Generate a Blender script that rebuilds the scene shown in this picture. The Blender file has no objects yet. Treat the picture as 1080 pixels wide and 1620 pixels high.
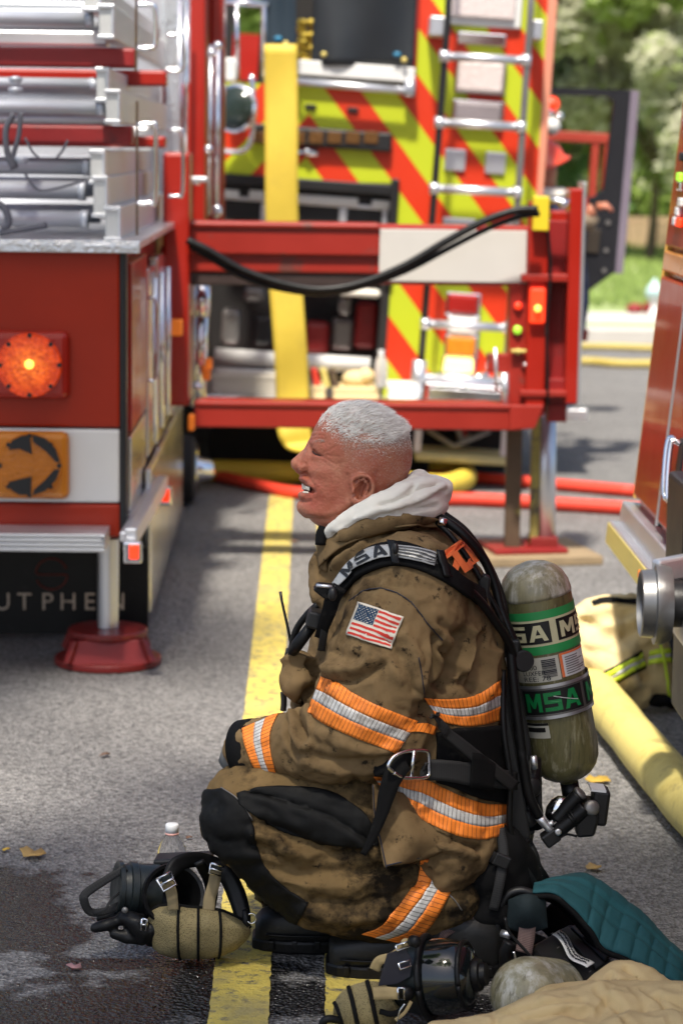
import bpy, bmesh, math, random
import numpy as np
from mathutils import Vector, Matrix, noise
from mathutils.bvhtree import BVHTree
random.seed(7)
S = bpy.context.scene
COL = S.collection

# ------------------------------------------------------------------ camera
H = 1.45
FPX = 3825.0                                   # 85 mm lens on a 36 mm tall frame, in photo pixels
PITCH, YAW, ROLL = 0.1492, 0.0148, 0.013
CAM = Vector((0, 0, H))
cp, sp, cy, sy = math.cos(PITCH), math.sin(PITCH), math.cos(YAW), math.sin(YAW)
FW = Vector((sy * cp, cy * cp, -sp))
R0 = Vector((cy, -sy, 0))
U0 = R0.cross(FW)
RT = R0 * math.cos(ROLL) + U0 * math.sin(ROLL)
UP = U0 * math.cos(ROLL) - R0 * math.sin(ROLL)
cam = bpy.data.cameras.new('camera')
camo = bpy.data.objects.new('camera', cam)
COL.objects.link(camo)
m = Matrix.Identity(4)
for i in range(3):
    m[i][0], m[i][1], m[i][2], m[i][3] = RT[i], UP[i], -FW[i], CAM[i]
camo.matrix_world = m
cam.sensor_fit = 'VERTICAL'; cam.sensor_height = 36.0; cam.sensor_width = 24.0; cam.lens = 85.0
cam.clip_start = 0.1; cam.clip_end = 500
cam.dof.use_dof = True; cam.dof.focus_distance = 4.30; cam.dof.aperture_fstop = 4.6
S.camera = camo

# ------------------------------------------------------------------ world, sun, exposure
SUN_EL, SUN_AZ = math.radians(62), math.radians(192)     # azimuth from +Y towards +X
w = bpy.data.worlds.new('World'); S.world = w; w.use_nodes = True
nt = w.node_tree; bg = nt.nodes['Background']
sky = nt.nodes.new('ShaderNodeTexSky'); sky.sky_type = 'NISHITA'; sky.sun_disc = False
sky.sun_elevation = SUN_EL; sky.sun_rotation = SUN_AZ; sky.air_density = 1.0; sky.dust_density = 3.0
nt.links.new(sky.outputs[0], bg.inputs[0]); bg.inputs[1].default_value = 0.056
sl = bpy.data.lights.new('sun', 'SUN'); sl.energy = 2.4; sl.angle = math.radians(3.5); sl.color = (1.0, 0.93, 0.82)
so = bpy.data.objects.new('sun', sl); COL.objects.link(so)
SDIR = Vector((math.sin(SUN_AZ) * math.cos(SUN_EL), math.cos(SUN_AZ) * math.cos(SUN_EL), math.sin(SUN_EL)))
so.rotation_euler = SDIR.to_track_quat('Z', 'Y').to_euler()
S.view_settings.view_transform = 'Standard'; S.view_settings.look = 'None'
S.view_settings.exposure = 1.75; S.view_settings.gamma = 1.0; S.view_settings.use_curve_mapping = False
S.render.engine = 'CYCLES'
S.cycles.use_denoising = True
S.cycles.max_bounces = 8; S.cycles.transparent_max_bounces = 12
S.cycles.sample_clamp_indirect = 6.0

# ------------------------------------------------------------------ pixel <-> place
def ray(px, py):
    return FW + RT * ((px - 540.0) / FPX) - UP * ((py - 810.0) / FPX)
def P(px, py, Y):                               # the point seen at a photo pixel, at distance Y down the road
    d = ray(px, py); return CAM + d * (Y / d.y)
def G(px, py, z=0.0):                           # the point of the ground (height z) seen at a photo pixel
    d = ray(px, py); return CAM + d * ((z - H) / d.z)
def PX(p):                                      # where a place is seen
    v = Vector(p) - CAM; k = v.dot(FW)
    return 540 + FPX * v.dot(RT) / k, 810 - FPX * v.dot(UP) / k
def V(*a): return Vector(a)
def lerp(a, b, t): return a + (b - a) * t
def interp(xs, ys, x): return float(np.interp(x, xs, ys))

# ------------------------------------------------------------------ objects
def rootloc(o):
    while o.parent: o = o.parent
    return o.location.copy()
def tag(o, label=None, cat=None, group=None, kind=None):
    if label: o['label'] = label
    if cat: o['category'] = cat
    if group: o['group'] = group
    if kind: o['kind'] = kind
    return o
def thing(name, label, cat, loc=(0, 0, 0), group=None):
    o = bpy.data.objects.new(name, None); COL.objects.link(o); o.location = loc
    o.empty_display_size = 0.1
    return tag(o, label, cat, group)
def link(name, me, mats, parent=None, smooth=True, bevel=0.0, solid=0.0, subsurf=0, auto=None):
    o = bpy.data.objects.new(name, me); COL.objects.link(o)
    if mats is not None:
        for mm in (mats if isinstance(mats, (list, tuple)) else [mats]): me.materials.append(mm)
    if parent is not None: o.parent = parent
    if smooth:
        for p in me.polygons: p.use_smooth = True
    if solid:
        md = o.modifiers.new('solid', 'SOLIDIFY'); md.thickness = solid; md.offset = 1.0
    if subsurf:
        md = o.modifiers.new('sub', 'SUBSURF'); md.levels = subsurf; md.render_levels = subsurf
    if bevel:
        md = o.modifiers.new('bevel', 'BEVEL'); md.width = bevel; md.segments = 2; md.limit_method = 'ANGLE'; md.angle_limit = 0.6
        md.harden_normals = False
    return o
class MB:
    """collects shapes (world coordinates) into one mesh"""
    def __init__(s): s.v = []; s.f = []; s.m = []; s.uv = []; s.mi = 0
    def add(s, vs, fs, uvs=None):
        b = len(s.v); s.v += [Vector(x) for x in vs]
        for k, f in enumerate(fs):
            s.f.append([b + i for i in f]); s.m.append(s.mi); s.uv.append(uvs[k] if uvs else None)
        return s
    def box(s, c, d, ax=None):                   # centre, full sizes, optional three axes
        c = Vector(c); X, Y, Z = ax if ax else (V(1, 0, 0), V(0, 1, 0), V(0, 0, 1))
        vs = [c + X * (i * d[0] / 2) + Y * (j * d[1] / 2) + Z * (k * d[2] / 2) for i in (-1, 1) for j in (-1, 1) for k in (-1, 1)]
        return s.add(vs, [(0, 1, 3, 2), (4, 6, 7, 5), (0, 4, 5, 1), (2, 3, 7, 6), (0, 2, 6, 4), (1, 5, 7, 3)])
    def bar(s, a, b, w, h, up=(0, 0, 1)):
        a, b = Vector(a), Vector(b); Z = (b - a); L = Z.length; Z = Z / L
        X = Z.cross(Vector(up))
        if X.length < 1e-5: X = Z.cross(V(0, 1, 0))
        X.normalize(); Y = X.cross(Z)
        return s.box((a + b) / 2, (w, h, L), (X, Y, Z))
    def tube(s, pts, r, n=12, cap=True, flat=1.0, up=None):
        pts = [Vector(p) for p in pts]; N = len(pts)
        rs = r if isinstance(r, (list, tuple)) else [r] * N
        vs = []; prev = None
        for i, p in enumerate(pts):
            t = (pts[min(i + 1, N - 1)] - pts[max(i - 1, 0)]).normalized()
            if prev is None:
                a = Vector(up) if up else (V(0, 0, 1) if abs(t.z) < .9 else V(0, 1, 0))
                X = (a - t * a.dot(t)).normalized()
            else:
                X = (prev - t * prev.dot(t)).normalized()
            prev = X; Y = t.cross(X)
            for k in range(n):
                q = 2 * math.pi * k / n
                vs.append(p + X * (math.cos(q) * rs[i]) + Y * (math.sin(q) * rs[i] * flat))
        fs = [(i * n + k, i * n + (k + 1) % n, (i + 1) * n + (k + 1) % n, (i + 1) * n + k) for i in range(N - 1) for k in range(n)]
        if cap: fs += [tuple(reversed(range(n))), tuple((N - 1) * n + k for k in range(n))]
        return s.add(vs, fs)
    def lathe(s, o, axis, prof, n=32, ref=None):  # prof: (distance along axis, radius)
        o = Vector(o); Z = Vector(axis).normalized()
        X = Vector(ref) if ref else (V(0, 0, 1) if abs(Z.z) < .9 else V(1, 0, 0))
        X = (X - Z * X.dot(Z)).normalized(); Y = Z.cross(X)
        vs = [o + Z * h + (X * math.cos(2 * math.pi * k / n) + Y * math.sin(2 * math.pi * k / n)) * max(r, 1e-5) for h, r in prof for k in range(n)]
        N = len(prof)
        fs = [(i * n + k, i * n + (k + 1) % n, (i + 1) * n + (k + 1) % n, (i + 1) * n + k) for i in range(N - 1) for k in range(n)]
        fs += [tuple(reversed(range(n))), tuple((N - 1) * n + k for k in range(n))]
        return s.add(vs, fs)
    def ball(s, c, r, nu=16, nv=10, ax=None):
        c = Vector(c); r = r if isinstance(r, (list, tuple)) else (r, r, r)
        X, Y, Z = ax if ax else (V(1, 0, 0), V(0, 1, 0), V(0, 0, 1))
        vs = []
        for j in range(nv + 1):
            a = math.pi * j / nv
            for k in range(nu):
                q = 2 * math.pi * k / nu; sa = max(math.sin(a), 1e-3)
                vs.append(c + X * (r[0] * sa * math.cos(q)) + Y * (r[1] * sa * math.sin(q)) + Z * (r[2] * math.cos(a)))
        fs = [(j * nu + k, (j + 1) * nu + k, (j + 1) * nu + (k + 1) % nu, j * nu + (k + 1) % nu) for j in range(nv) for k in range(nu)]
        fs += [tuple(range(nu)), tuple(reversed([nv * nu + k for k in range(nu)]))]
        return s.add(vs, fs)
    def prism(s, poly, d):                       # polygon of points pushed along vector d
        n = len(poly); poly = [Vector(p) for p in poly]; d = Vector(d)
        vs = poly + [p + d for p in poly]
        fs = [tuple(range(n)), tuple(reversed(range(n, 2 * n)))] + [(i, i + n, (i + 1) % n + n, (i + 1) % n) for i in range(n)]
        return s.add(vs, fs)
    def grid(s, fn, nu, nv, uv=False):
        vs = [fn(i / nu, j / nv) for i in range(nu + 1) for j in range(nv + 1)]
        fs = []; us = []
        for i in range(nu):
            for j in range(nv):
                fs.append((i * (nv + 1) + j, (i + 1) * (nv + 1) + j, (i + 1) * (nv + 1) + j + 1, i * (nv + 1) + j + 1))
                us.append(((i / nu, j / nv), ((i + 1) / nu, j / nv), ((i + 1) / nu, (j + 1) / nv), (i / nu, (j + 1) / nv)))
        return s.add(vs, fs, us if uv else None)
    def loft(s, rings, n=48):
        """rings: (front point, back point, half width vector, k, q): egg shaped sections"""
        vs = []; N = len(rings)
        for (a, b, w, k, q) in rings:
            a, b = Vector(a), Vector(b)
            for i in range(n):
                t = 2 * math.pi * i / n
                u = (1 - math.cos(t)) / 2
                qq = q if not isinstance(q, tuple) else q[0] + (q[1] - q[0]) * u
                d = max(math.sin(math.pi * min(u, 1) ** k), 0) ** qq
                vs.append(a.lerp(b, u) + Vector(w) * (d if t <= math.pi else -d))
        fs = [(i * n + k, i * n + (k + 1) % n, (i + 1) * n + (k + 1) % n, (i + 1) * n + k) for i in range(N - 1) for k in range(n)]
        fs += [tuple(reversed(range(n))), tuple((N - 1) * n + k for k in range(n))]
        return s.add(vs, fs)
    def mesh(s, off=V(0, 0, 0)):
        me = bpy.data.meshes.new('mesh')
        me.from_pydata([tuple(v - off) for v in s.v], [], s.f)
        me.polygons.foreach_set('material_index', s.m)
        if any(u is not None for u in s.uv):
            ul = me.uv_layers.new(name='UVMap'); k = 0
            for f, u in zip(s.f, s.uv):
                for i in range(len(f)):
                    ul.data[k].uv = u[i] if u else (0, 0); k += 1
        bm = bmesh.new(); bm.from_mesh(me)
        if not any(u is not None for u in s.uv):
            bmesh.ops.recalc_face_normals(bm, faces=bm.faces)
        bm.to_mesh(me); bm.free(); me.update()
        return me
    def build(s, name, mats, parent=None, smooth=False, **kw):
        off = rootloc(parent) if parent is not None else V(0, 0, 0)
        return link(name, s.mesh(off), mats, parent, smooth, **kw)
    def build_at(s, name, mats, loc, label, cat, group=None, smooth=False, **kw):
        o = link(name, s.mesh(Vector(loc)), mats, None, smooth, **kw); o.location = loc
        return tag(o, label, cat, group)
def autosmooth(o, ang=0.7):
    me = o.data
    bm = bmesh.new(); bm.from_mesh(me)
    for e in bm.edges:
        e.smooth = not (len(e.link_faces) == 2 and e.calc_face_angle(0) > ang)
    for f in bm.faces: f.smooth = True
    bm.to_mesh(me); bm.free()
    return o
def struct(mb, name, mats, smooth=False, **kw):
    return tag(mb.build(name, mats, None, smooth, **kw), kind='structure')
def copy_tree(o, parent=None):
    c = o.copy(); COL.objects.link(c)
    if parent is not None: c.parent = parent
    for ch in list(o.children): copy_tree(ch, c)
    return c
def curve(pts, n=8):                             # smooth polyline through points (Catmull-Rom)
    pts = [Vector(p) for p in pts]; out = []
    q = [pts[0] * 2 - pts[1]] + pts + [pts[-1] * 2 - pts[-2]]
    for i in range(1, len(q) - 2):
        for k in range(n):
            t = k / n; a, b, c, d = q[i - 1], q[i], q[i + 1], q[i + 2]
            out.append(0.5 * ((2 * b) + (c - a) * t + (2 * a - 5 * b + 4 * c - d) * t * t + (3 * b - a - 3 * c + d) * t ** 3))
    out.append(pts[-1]); return out
def curve2(pts, n=8):
    return [(p.x, p.y) for p in curve([V(a, b, 0) for a, b in pts], n)]
def resample(pts, n):                            # 2D polyline at n+1 even steps
    a = np.array(pts, float); d = np.r_[0, np.cumsum(np.hypot(*np.diff(a, axis=0).T))]
    t = np.linspace(0, d[-1], n + 1)
    return np.c_[np.interp(t, d, a[:, 0]), np.interp(t, d, a[:, 1])]
def voxel(mb, size, iters=2, fac=0.5):           # union of overlapping shapes as one skin
    me = mb.mesh(); o = bpy.data.objects.new('tmp', me); COL.objects.link(o)
    md = o.modifiers.new('r', 'REMESH'); md.mode = 'VOXEL'; md.voxel_size = size; md.use_smooth_shade = True
    if iters:
        ms = o.modifiers.new('s', 'SMOOTH'); ms.iterations = iters; ms.factor = fac
    dg = bpy.context.evaluated_depsgraph_get()
    r = bpy.data.meshes.new_from_object(o.evaluated_get(dg))
    bpy.data.objects.remove(o); bpy.data.meshes.remove(me)
    r.materials.clear()
    return r
def coords(me):
    a = np.empty(len(me.vertices) * 3, 'f'); me.vertices.foreach_get('co', a); return a.reshape(-1, 3)
def normals(me):
    a = np.empty(len(me.vertices) * 3, 'f'); me.vertex_normals.foreach_get('vector', a); return a.reshape(-1, 3)
def setco(me, a):
    me.vertices.foreach_set('co', np.asarray(a, 'f').ravel()); me.update()
def pxs(a):                                      # numpy: where places are seen
    v = a - np.array(CAM); k = v @ np.array(FW)
    return np.c_[540 + FPX * (v @ np.array(RT)) / k, 810 - FPX * (v @ np.array(UP)) / k]
def relax(me, weight, it=20):                    # even out a patch of a skin; weight per vertex 0..1
    co = coords(me).astype(float); ed = np.empty(len(me.edges) * 2, 'i'); me.edges.foreach_get('vertices', ed); ed = ed.reshape(-1, 2)
    ed = ed[(weight[ed[:, 0]] > 0) | (weight[ed[:, 1]] > 0)]; n = len(co)
    deg = np.bincount(ed.ravel(), minlength=n).astype(float); deg[deg == 0] = 1
    for _ in range(it):
        acc = np.stack([np.bincount(ed[:, 0], co[ed[:, 1], k], n) + np.bincount(ed[:, 1], co[ed[:, 0], k], n) for k in range(3)], 1)
        co += (acc / deg[:, None] - co) * (.6 * weight)[:, None]
    setco(me, co)
def seg_dist(p, poly):                           # distance of 2D points to a polyline
    best = np.full(len(p), 1e9)
    for (a, b) in zip(poly[:-1], poly[1:]):
        a = np.array(a, float); b = np.array(b, float); d = b - a
        t = np.clip(((p - a) @ d) / max(d @ d, 1e-9), 0, 1)
        best = np.minimum(best, np.hypot(*(p - a - t[:, None] * d).T))
    return best
def crease(me, lines, ymax=None):
    """folds pressed into (depth<0) or raised out of (depth>0) a skin: (photo polyline, depth m, half width px)"""
    co = coords(me); no = normals(me); p = pxs(co); vis = np.clip(-no[:, 1] * 2.0 + 0.4, 0, 1)
    if ymax is not None: vis = vis * (co[:, 1] < ymax)
    dis = np.zeros(len(co))
    for poly, dep, wd in lines:
        a = np.array(poly)
        sel = (p[:, 0] > a[:, 0].min() - 3 * wd) & (p[:, 0] < a[:, 0].max() + 3 * wd) & (p[:, 1] > a[:, 1].min() - 3 * wd) & (p[:, 1] < a[:, 1].max() + 3 * wd)
        if not sel.any(): continue
        d = seg_dist(p[sel], poly)
        dis[sel] += dep * np.exp(-(d / wd) ** 2)
    setco(me, co + no * (dis * vis)[:, None])
def rumple(me, amp, scale, stretch=(1, 1, 1), seed=0.0, ridged=False, where=None):
    co = coords(me); no = normals(me); out = np.empty(len(co))
    for i, c in enumerate(co):
        q = Vector((c[0] * scale * stretch[0] + seed, c[1] * scale * stretch[1], c[2] * scale * stretch[2] + seed))
        if ridged: q = q + Vector((noise.noise(q * .7 + Vector((9, 0, 0))), noise.noise(q * .7), noise.noise(q * .7 + Vector((0, 7, 0))))) * .6
        n = noise.noise(q)
        out[i] = (0.35 - abs(n) * 1.6) if ridged else n
    if where is not None: out = out * where(co)
    setco(me, co + no * (out * amp)[:, None])
def bvh(me_obj):
    me = me_obj.data; off = rootloc(me_obj)
    return BVHTree.FromPolygons([tuple(v.co + off) for v in me.vertices], [tuple(p.vertices) for p in me.polygons])
def onto(tree, px, py, lift=0.003, Y=4.28):      # lay a photo point on a skin
    d = ray(px, py).normalized()
    h, n, _, _ = tree.ray_cast(CAM, d)
    if h is None:
        q = P(px, py, Y); h, n, _, _ = tree.find_nearest(q)
        if n.dot(d) > 0.3: n = -n
        return h + n * lift
    if n.dot(d) > 0: n = -n
    nn = (n * 0.7 - d * 0.3).normalized()
    return h + nn * lift
def onto_band(tree, up, lo, nu, nv, lift, rows=None, mb=None, Y=4.28):
    """a strip laid on a skin between two photo polylines; rows gives (share of the width, material index)"""
    mb = mb or MB(); A = resample(up, nu); B = resample(lo, nu)
    rows = rows or [(1.0, 0)]; t0 = 0
    for sh, mi in rows:
        mb.mi = mi; k = max(1, round(nv * sh))
        def fn(u, v, t0=t0, sh=sh):
            i = int(round(u * nu)); q = A[i] + (B[i] - A[i]) * (t0 + v * sh)
            return onto(tree, q[0], q[1], lift, Y)
        mb.grid(fn, nu, k, uv=True); t0 += sh
    return mb
# ------------------------------------------------------------------ materials
def _n(nt, t, **k):
    n = nt.nodes.new(t)
    for a, b in k.items(): setattr(n, a, b)
    return n
def mat(name, col, rough=.5, metal=0., var=.12, vs=6., col2=None, thr=(.55, .7), ds=9., bump=0., bs=60., coat=0., emit=None, es=0.,
        trans=0., sss=0., spec=.5, rvar=.12, stretch=None, sheen=0., ior=1.45, col3=None, thr3=(.62, .68), ds3=45.):
    M = bpy.data.materials.new(name); M.use_nodes = True; nt = M.node_tree; L = nt.links.new
    b = nt.nodes['Principled BSDF']
    tc = _n(nt, 'ShaderNodeTexCoord'); src = tc.outputs['Object']
    if stretch:
        mp = _n(nt, 'ShaderNodeMapping'); mp.inputs['Scale'].default_value = stretch; L(src, mp.inputs[0]); src = mp.outputs[0]
    nz = _n(nt, 'ShaderNodeTexNoise'); nz.inputs['Scale'].default_value = vs; nz.inputs['Detail'].default_value = 5; nz.inputs['Roughness'].default_value = .6
    L(src, nz.inputs['Vector'])
    mx = _n(nt, 'ShaderNodeMix', data_type='RGBA')
    c = Vector(col); mx.inputs[6].default_value = (*[max(x * (1 - var * 1.6), 0) for x in c], 1); mx.inputs[7].default_value = (*[x * (1 + var * 1.6) for x in c], 1)
    L(nz.outputs[0], mx.inputs[0]); out = mx.outputs[2]
    if col2:
        n2 = _n(nt, 'ShaderNodeTexNoise'); n2.inputs['Scale'].default_value = ds; n2.inputs['Detail'].default_value = 8; n2.inputs['Roughness'].default_value = .68
        mp2 = _n(nt, 'ShaderNodeMapping'); mp2.inputs['Location'].default_value = (3.1, 1.7, 5.3); L(src, mp2.inputs[0]); L(mp2.outputs[0], n2.inputs['Vector'])
        rp = _n(nt, 'ShaderNodeMapRange'); rp.inputs[1].default_value = thr[0]; rp.inputs[2].default_value = thr[1]; L(n2.outputs[0], rp.inputs[0])
        m2 = _n(nt, 'ShaderNodeMix', data_type='RGBA'); L(rp.outputs[0], m2.inputs[0]); L(out, m2.inputs[6]); m2.inputs[7].default_value = (*col2, 1); out = m2.outputs[2]
    if col3:
        n4 = _n(nt, 'ShaderNodeTexNoise'); n4.inputs['Scale'].default_value = ds3; n4.inputs['Detail'].default_value = 6; n4.inputs['Roughness'].default_value = .7; L(src, n4.inputs['Vector'])
        r4 = _n(nt, 'ShaderNodeMapRange'); r4.inputs[1].default_value = thr3[0]; r4.inputs[2].default_value = thr3[1]; L(n4.outputs[0], r4.inputs[0])
        m4 = _n(nt, 'ShaderNodeMix', data_type='RGBA'); L(r4.outputs[0], m4.inputs[0]); L(out, m4.inputs[6]); m4.inputs[7].default_value = (*col3, 1); out = m4.outputs[2]
    L(out, b.inputs['Base Color'])
    rr = _n(nt, 'ShaderNodeMapRange'); rr.inputs[3].default_value = max(rough - rvar, .03); rr.inputs[4].default_value = min(rough + rvar, 1); L(nz.outputs[0], rr.inputs[0]); L(rr.outputs[0], b.inputs['Roughness'])
    b.inputs['Metallic'].default_value = metal; b.inputs['Coat Weight'].default_value = coat; b.inputs['Coat Roughness'].default_value = .06
    b.inputs['Specular IOR Level'].default_value = spec; b.inputs['Transmission Weight'].default_value = trans; b.inputs['IOR'].default_value = ior
    b.inputs['Sheen Weight'].default_value = sheen
    if sss: b.inputs['Subsurface Weight'].default_value = sss; b.inputs['Subsurface Radius'].default_value = (.012, .004, .002); b.inputs['Subsurface Scale'].default_value = 1.0
    if emit: b.inputs['Emission Color'].default_value = (*emit, 1); b.inputs['Emission Strength'].default_value = es
    if bump:
        n3 = _n(nt, 'ShaderNodeTexNoise'); n3.inputs['Scale'].default_value = bs; n3.inputs['Detail'].default_value = 3; L(src, n3.inputs['Vector'])
        bp = _n(nt, 'ShaderNodeBump'); bp.inputs['Strength'].default_value = min(bump, 1); bp.inputs['Distance'].default_value = .004 if bump <= 1 else .004 * bump
        L(n3.outputs[0], bp.inputs['Height']); L(bp.outputs[0], b.inputs['Normal'])
    return M
def bsdf(M): return M.node_tree.nodes['Principled BSDF']
def uvlines(name, base, dark, rough=.55, duty=.2, **k):
    """woven trim: fine dark lines across a strip (lines where fract(u) is small)"""
    M = mat(name, base, rough, **k); nt = M.node_tree; L = nt.links.new; b = bsdf(M)
    src = b.inputs['Base Color'].links[0].from_socket
    uv = _n(nt, 'ShaderNodeTexCoord'); sx = _n(nt, 'ShaderNodeSeparateXYZ'); L(uv.outputs['UV'], sx.inputs[0])
    fr = _n(nt, 'ShaderNodeMath', operation='FRACT'); L(sx.outputs[0], fr.inputs[0])
    lt = _n(nt, 'ShaderNodeMath', operation='LESS_THAN'); lt.inputs[1].default_value = duty; L(fr.outputs[0], lt.inputs[0])
    mx = _n(nt, 'ShaderNodeMix', data_type='RGBA'); L(lt.outputs[0], mx.inputs[0]); L(src, mx.inputs[6]); mx.inputs[7].default_value = (*dark, 1)
    L(mx.outputs[2], b.inputs['Base Color']); return M
def weave(M, s=900., st=.25):                     # add cloth grain to a material
    nt = M.node_tree; L = nt.links.new; b = bsdf(M); tc = _n(nt, 'ShaderNodeTexCoord')
    hs = []
    for d in ('X', 'Z'):
        wv = _n(nt, 'ShaderNodeTexWave', bands_direction=d); wv.inputs['Scale'].default_value = s / 6.28; wv.inputs['Distortion'].default_value = 1.5; L(tc.outputs['Object'], wv.inputs[0]); hs.append(wv.outputs[1])
    ad = _n(nt, 'ShaderNodeMath', operation='ADD'); L(hs[0], ad.inputs[0]); L(hs[1], ad.inputs[1])
    bp = _n(nt, 'ShaderNodeBump'); bp.inputs['Strength'].default_value = st; bp.inputs['Distance'].default_value = .001; L(ad.outputs[0], bp.inputs['Height'])
    if b.inputs['Normal'].links: L(b.inputs['Normal'].links[0].from_socket, bp.inputs['Normal'])
    L(bp.outputs[0], b.inputs['Normal']); return M

RED = (.30, .012, .005)
m_red = mat('red_paint', RED, .32, var=.06, coat=.25, col2=(.30, .02, .012), thr=(.62, .85), ds=4)
m_redrear = mat('rear_red_paint', (.30, .020, .005), .40, var=.08, coat=.06, spec=.3, col2=(.24, .019, .006), thr=(.6, .8), ds=5)
m_redworn = mat('worn_red_paint', (.26, .015, .008), .42, var=.12, coat=.15, col2=(.12, .035, .028), thr=(.60, .68), ds=7)
m_reddark = mat('dark_red_steel', (.22, .012, .012), .45, var=.2, col2=(.07, .02, .02), thr=(.55, .7), ds=12)
m_white = mat('white_paint', (.62, .62, .60), .4, var=.04, coat=.2)
m_grey = mat('light_grey_reflective', (.50, .48, .45), .5, var=.05)
m_chrome = mat('chrome', (.82, .82, .84), .12, 1., var=.03, rvar=.05)
m_alu = mat('brushed_aluminium', (.66, .67, .70), .36, .85, var=.08, vs=4, bump=.1, bs=200)
m_steel = mat('stainless_panel', (.72, .71, .69), .22, 1., var=.05, rvar=.08)
m_diamond = mat('tread_plate', (.70, .70, .71), .3, .9, var=.1, bump=1.2, bs=70)
m_black = mat('black_plastic', (.010, .010, .011), .45, var=.2)
m_rubber = mat('black_rubber', (.006, .006, .0065), .42, spec=.3, var=.3, vs=14, col2=(.035, .035, .036), thr=(.6, .8), ds=20, bump=.12, bs=120)
m_tyre = mat('tyre_rubber', (.018, .018, .019), .8, var=.2, bump=.3, bs=60)
m_blackcloth = weave(mat('black_cloth', (.006, .006, .0065), .8, spec=.15, var=.35, vs=16, col2=(.03, .028, .024), thr=(.58, .75), ds=22, bump=.3, bs=40), 1300, .3)
m_web = uvlines('black_webbing', (.012, .012, .013), (.022, .022, .022), .7, .3)
m_vinyl = mat('black_vinyl_cover', (.014, .017, .021), .45, var=.3, vs=3, bump=.4, bs=5)
m_asphalt = None
COATC = (.200, .132, .064)
m_coat = weave(mat('tan_turnout_cloth', COATC, .85, var=.30, vs=7, col2=(.050, .031, .015), thr=(.50, .70), ds=9, bump=.5, bs=38, spec=.15, col3=(.028, .020, .012), thr3=(.59, .67), ds3=36), 1250, .5)
m_pants = weave(mat('soiled_turnout_cloth', (.160, .104, .045), .85, var=.40, vs=8, col2=(.018, .013, .008), thr=(.44, .58), ds=9, bump=.6, bs=36, spec=.15, col3=(.02, .014, .009), thr3=(.60, .67), ds3=40), 1250, .35)
m_tan = weave(mat('pale_tan_cloth', (.62, .46, .23), .85, var=.14, vs=6, col2=(.34, .22, .08), thr=(.58, .8), ds=7, bump=.25, bs=30), 1200, .2)
m_tan2 = weave(mat('cream_turnout_cloth', (.66, .52, .27), .85, var=.14, vs=6, col2=(.40, .26, .07), thr=(.55, .75), ds=7, bump=.3, bs=25), 1200, .2)
m_hood = weave(mat('off_white_knit', (.80, .76, .67), .9, var=.06, bump=.3, bs=60, sheen=.3), 1500, .3)
m_orange = uvlines('orange_trim', (.92, .25, .030), (.36, .08, .014), .6, .16, var=.12, vs=12, col2=(.35, .10, .03), thr=(.53, .72), ds=22)
m_silver = uvlines('silver_trim', (.56, .55, .53), (.14, .13, .12), .45, .18, var=.10, vs=12, col2=(.16, .13, .10), thr=(.52, .72), ds=22)
m_lime = mat('lime_trim', (.62, .80, .05), .5, var=.1)
m_limesilver = mat('silver_stripe', (.55, .55, .53), .4, var=.1)
m_orangeletter = mat('orange_lettering', (.85, .19, .06), .5, var=.12, col2=(.45, .1, .04), thr=(.62, .75), ds=30)
m_skin = None
m_hair = mat('white_hair', (.90, .87, .82), .6, var=.15, vs=60)
m_stubble = mat('grey_stubble', (.50, .41, .35), .7, var=.2, vs=60)
m_teeth = mat('teeth', (.75, .70, .60), .25, var=.05)
m_mouth = mat('mouth_inside', (.08, .012, .01), .5)
m_eye = mat('eye', (.05, .035, .03), .15)
m_yhose = mat('yellow_hose_jacket', (.60, .44, .05), .6, var=.10, vs=5, col2=(.50, .36, .05), thr=(.55, .75), ds=6, bump=.25, bs=220)
m_yhose2 = mat('pale_yellow_hose_jacket', (.66, .54, .17), .6, var=.08, vs=5, col2=(.50, .38, .08), thr=(.55, .75), ds=5, bump=.5, bs=300, col3=(.40, .31, .10), thr3=(.55, .70), ds3=11)
m_rhose = mat('red_hose_jacket', (.62, .045, .022), .55, var=.12, bump=.25, bs=200)
m_yellow = mat('yellow_plastic', (.66, .50, .02), .5, var=.08)
m_gold = mat('gold_stripe', (.62, .50, .14), .4, .1, var=.15)
m_wood = mat('wood_cribbing', (.26, .19, .11), .8, var=.25, vs=9, stretch=(1, 6, 6), bump=.3, bs=30)
m_jacktape = mat('yellow_marked_steel', (.30, .25, .07), .5, .3, var=.3, col2=(.07, .06, .05), thr=(.5, .6), ds=14)
m_brownpost = mat('weathered_steel_post', (.10, .065, .04), .6, .3, var=.3, col2=(.28, .24, .06), thr=(.60, .70), ds=10)
m_lensred = mat('red_lens', (.62, .03, .01), .15, var=.2, vs=60, bump=.6, bs=90, emit=(1., .09, .006), es=.75)
m_lenscore = mat('lit_bulb', (1., .35, .06), .2, emit=(1., .32, .05), es=1.4)
m_lensdull = mat('dark_red_lens', (.30, .015, .012), .2, var=.2, bump=.3, bs=90)
m_lensamber = mat('amber_lens', (.52, .17, .012), .22, var=.2, vs=40, bump=.6, bs=90, emit=(1., .35, .02), es=.05)
m_litamber = mat('lit_amber_lens', (1., .62, .2), .3, emit=(1., .50, .14), es=1.3)
m_litred = mat('lit_red_lens', (.9, .05, .02), .3, emit=(1., .04, .005), es=.34)
m_orangelens = mat('orange_marker_lens', (.80, .20, .02), .25, emit=(1., .22, .02), es=.05)
m_clearlens = mat('clear_lamp_lens', (.60, .52, .50), .15, var=.25, vs=90, bump=.8, bs=60)
m_greenled = mat('green_indicator', (.3, .7, .05), .3, emit=(.45, 1., .05), es=.18)
m_teal = weave(mat('teal_padded_cloth', (.012, .082, .098), .8, var=.25, vs=8, bump=.3, bs=50), 1300, .3)
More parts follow.
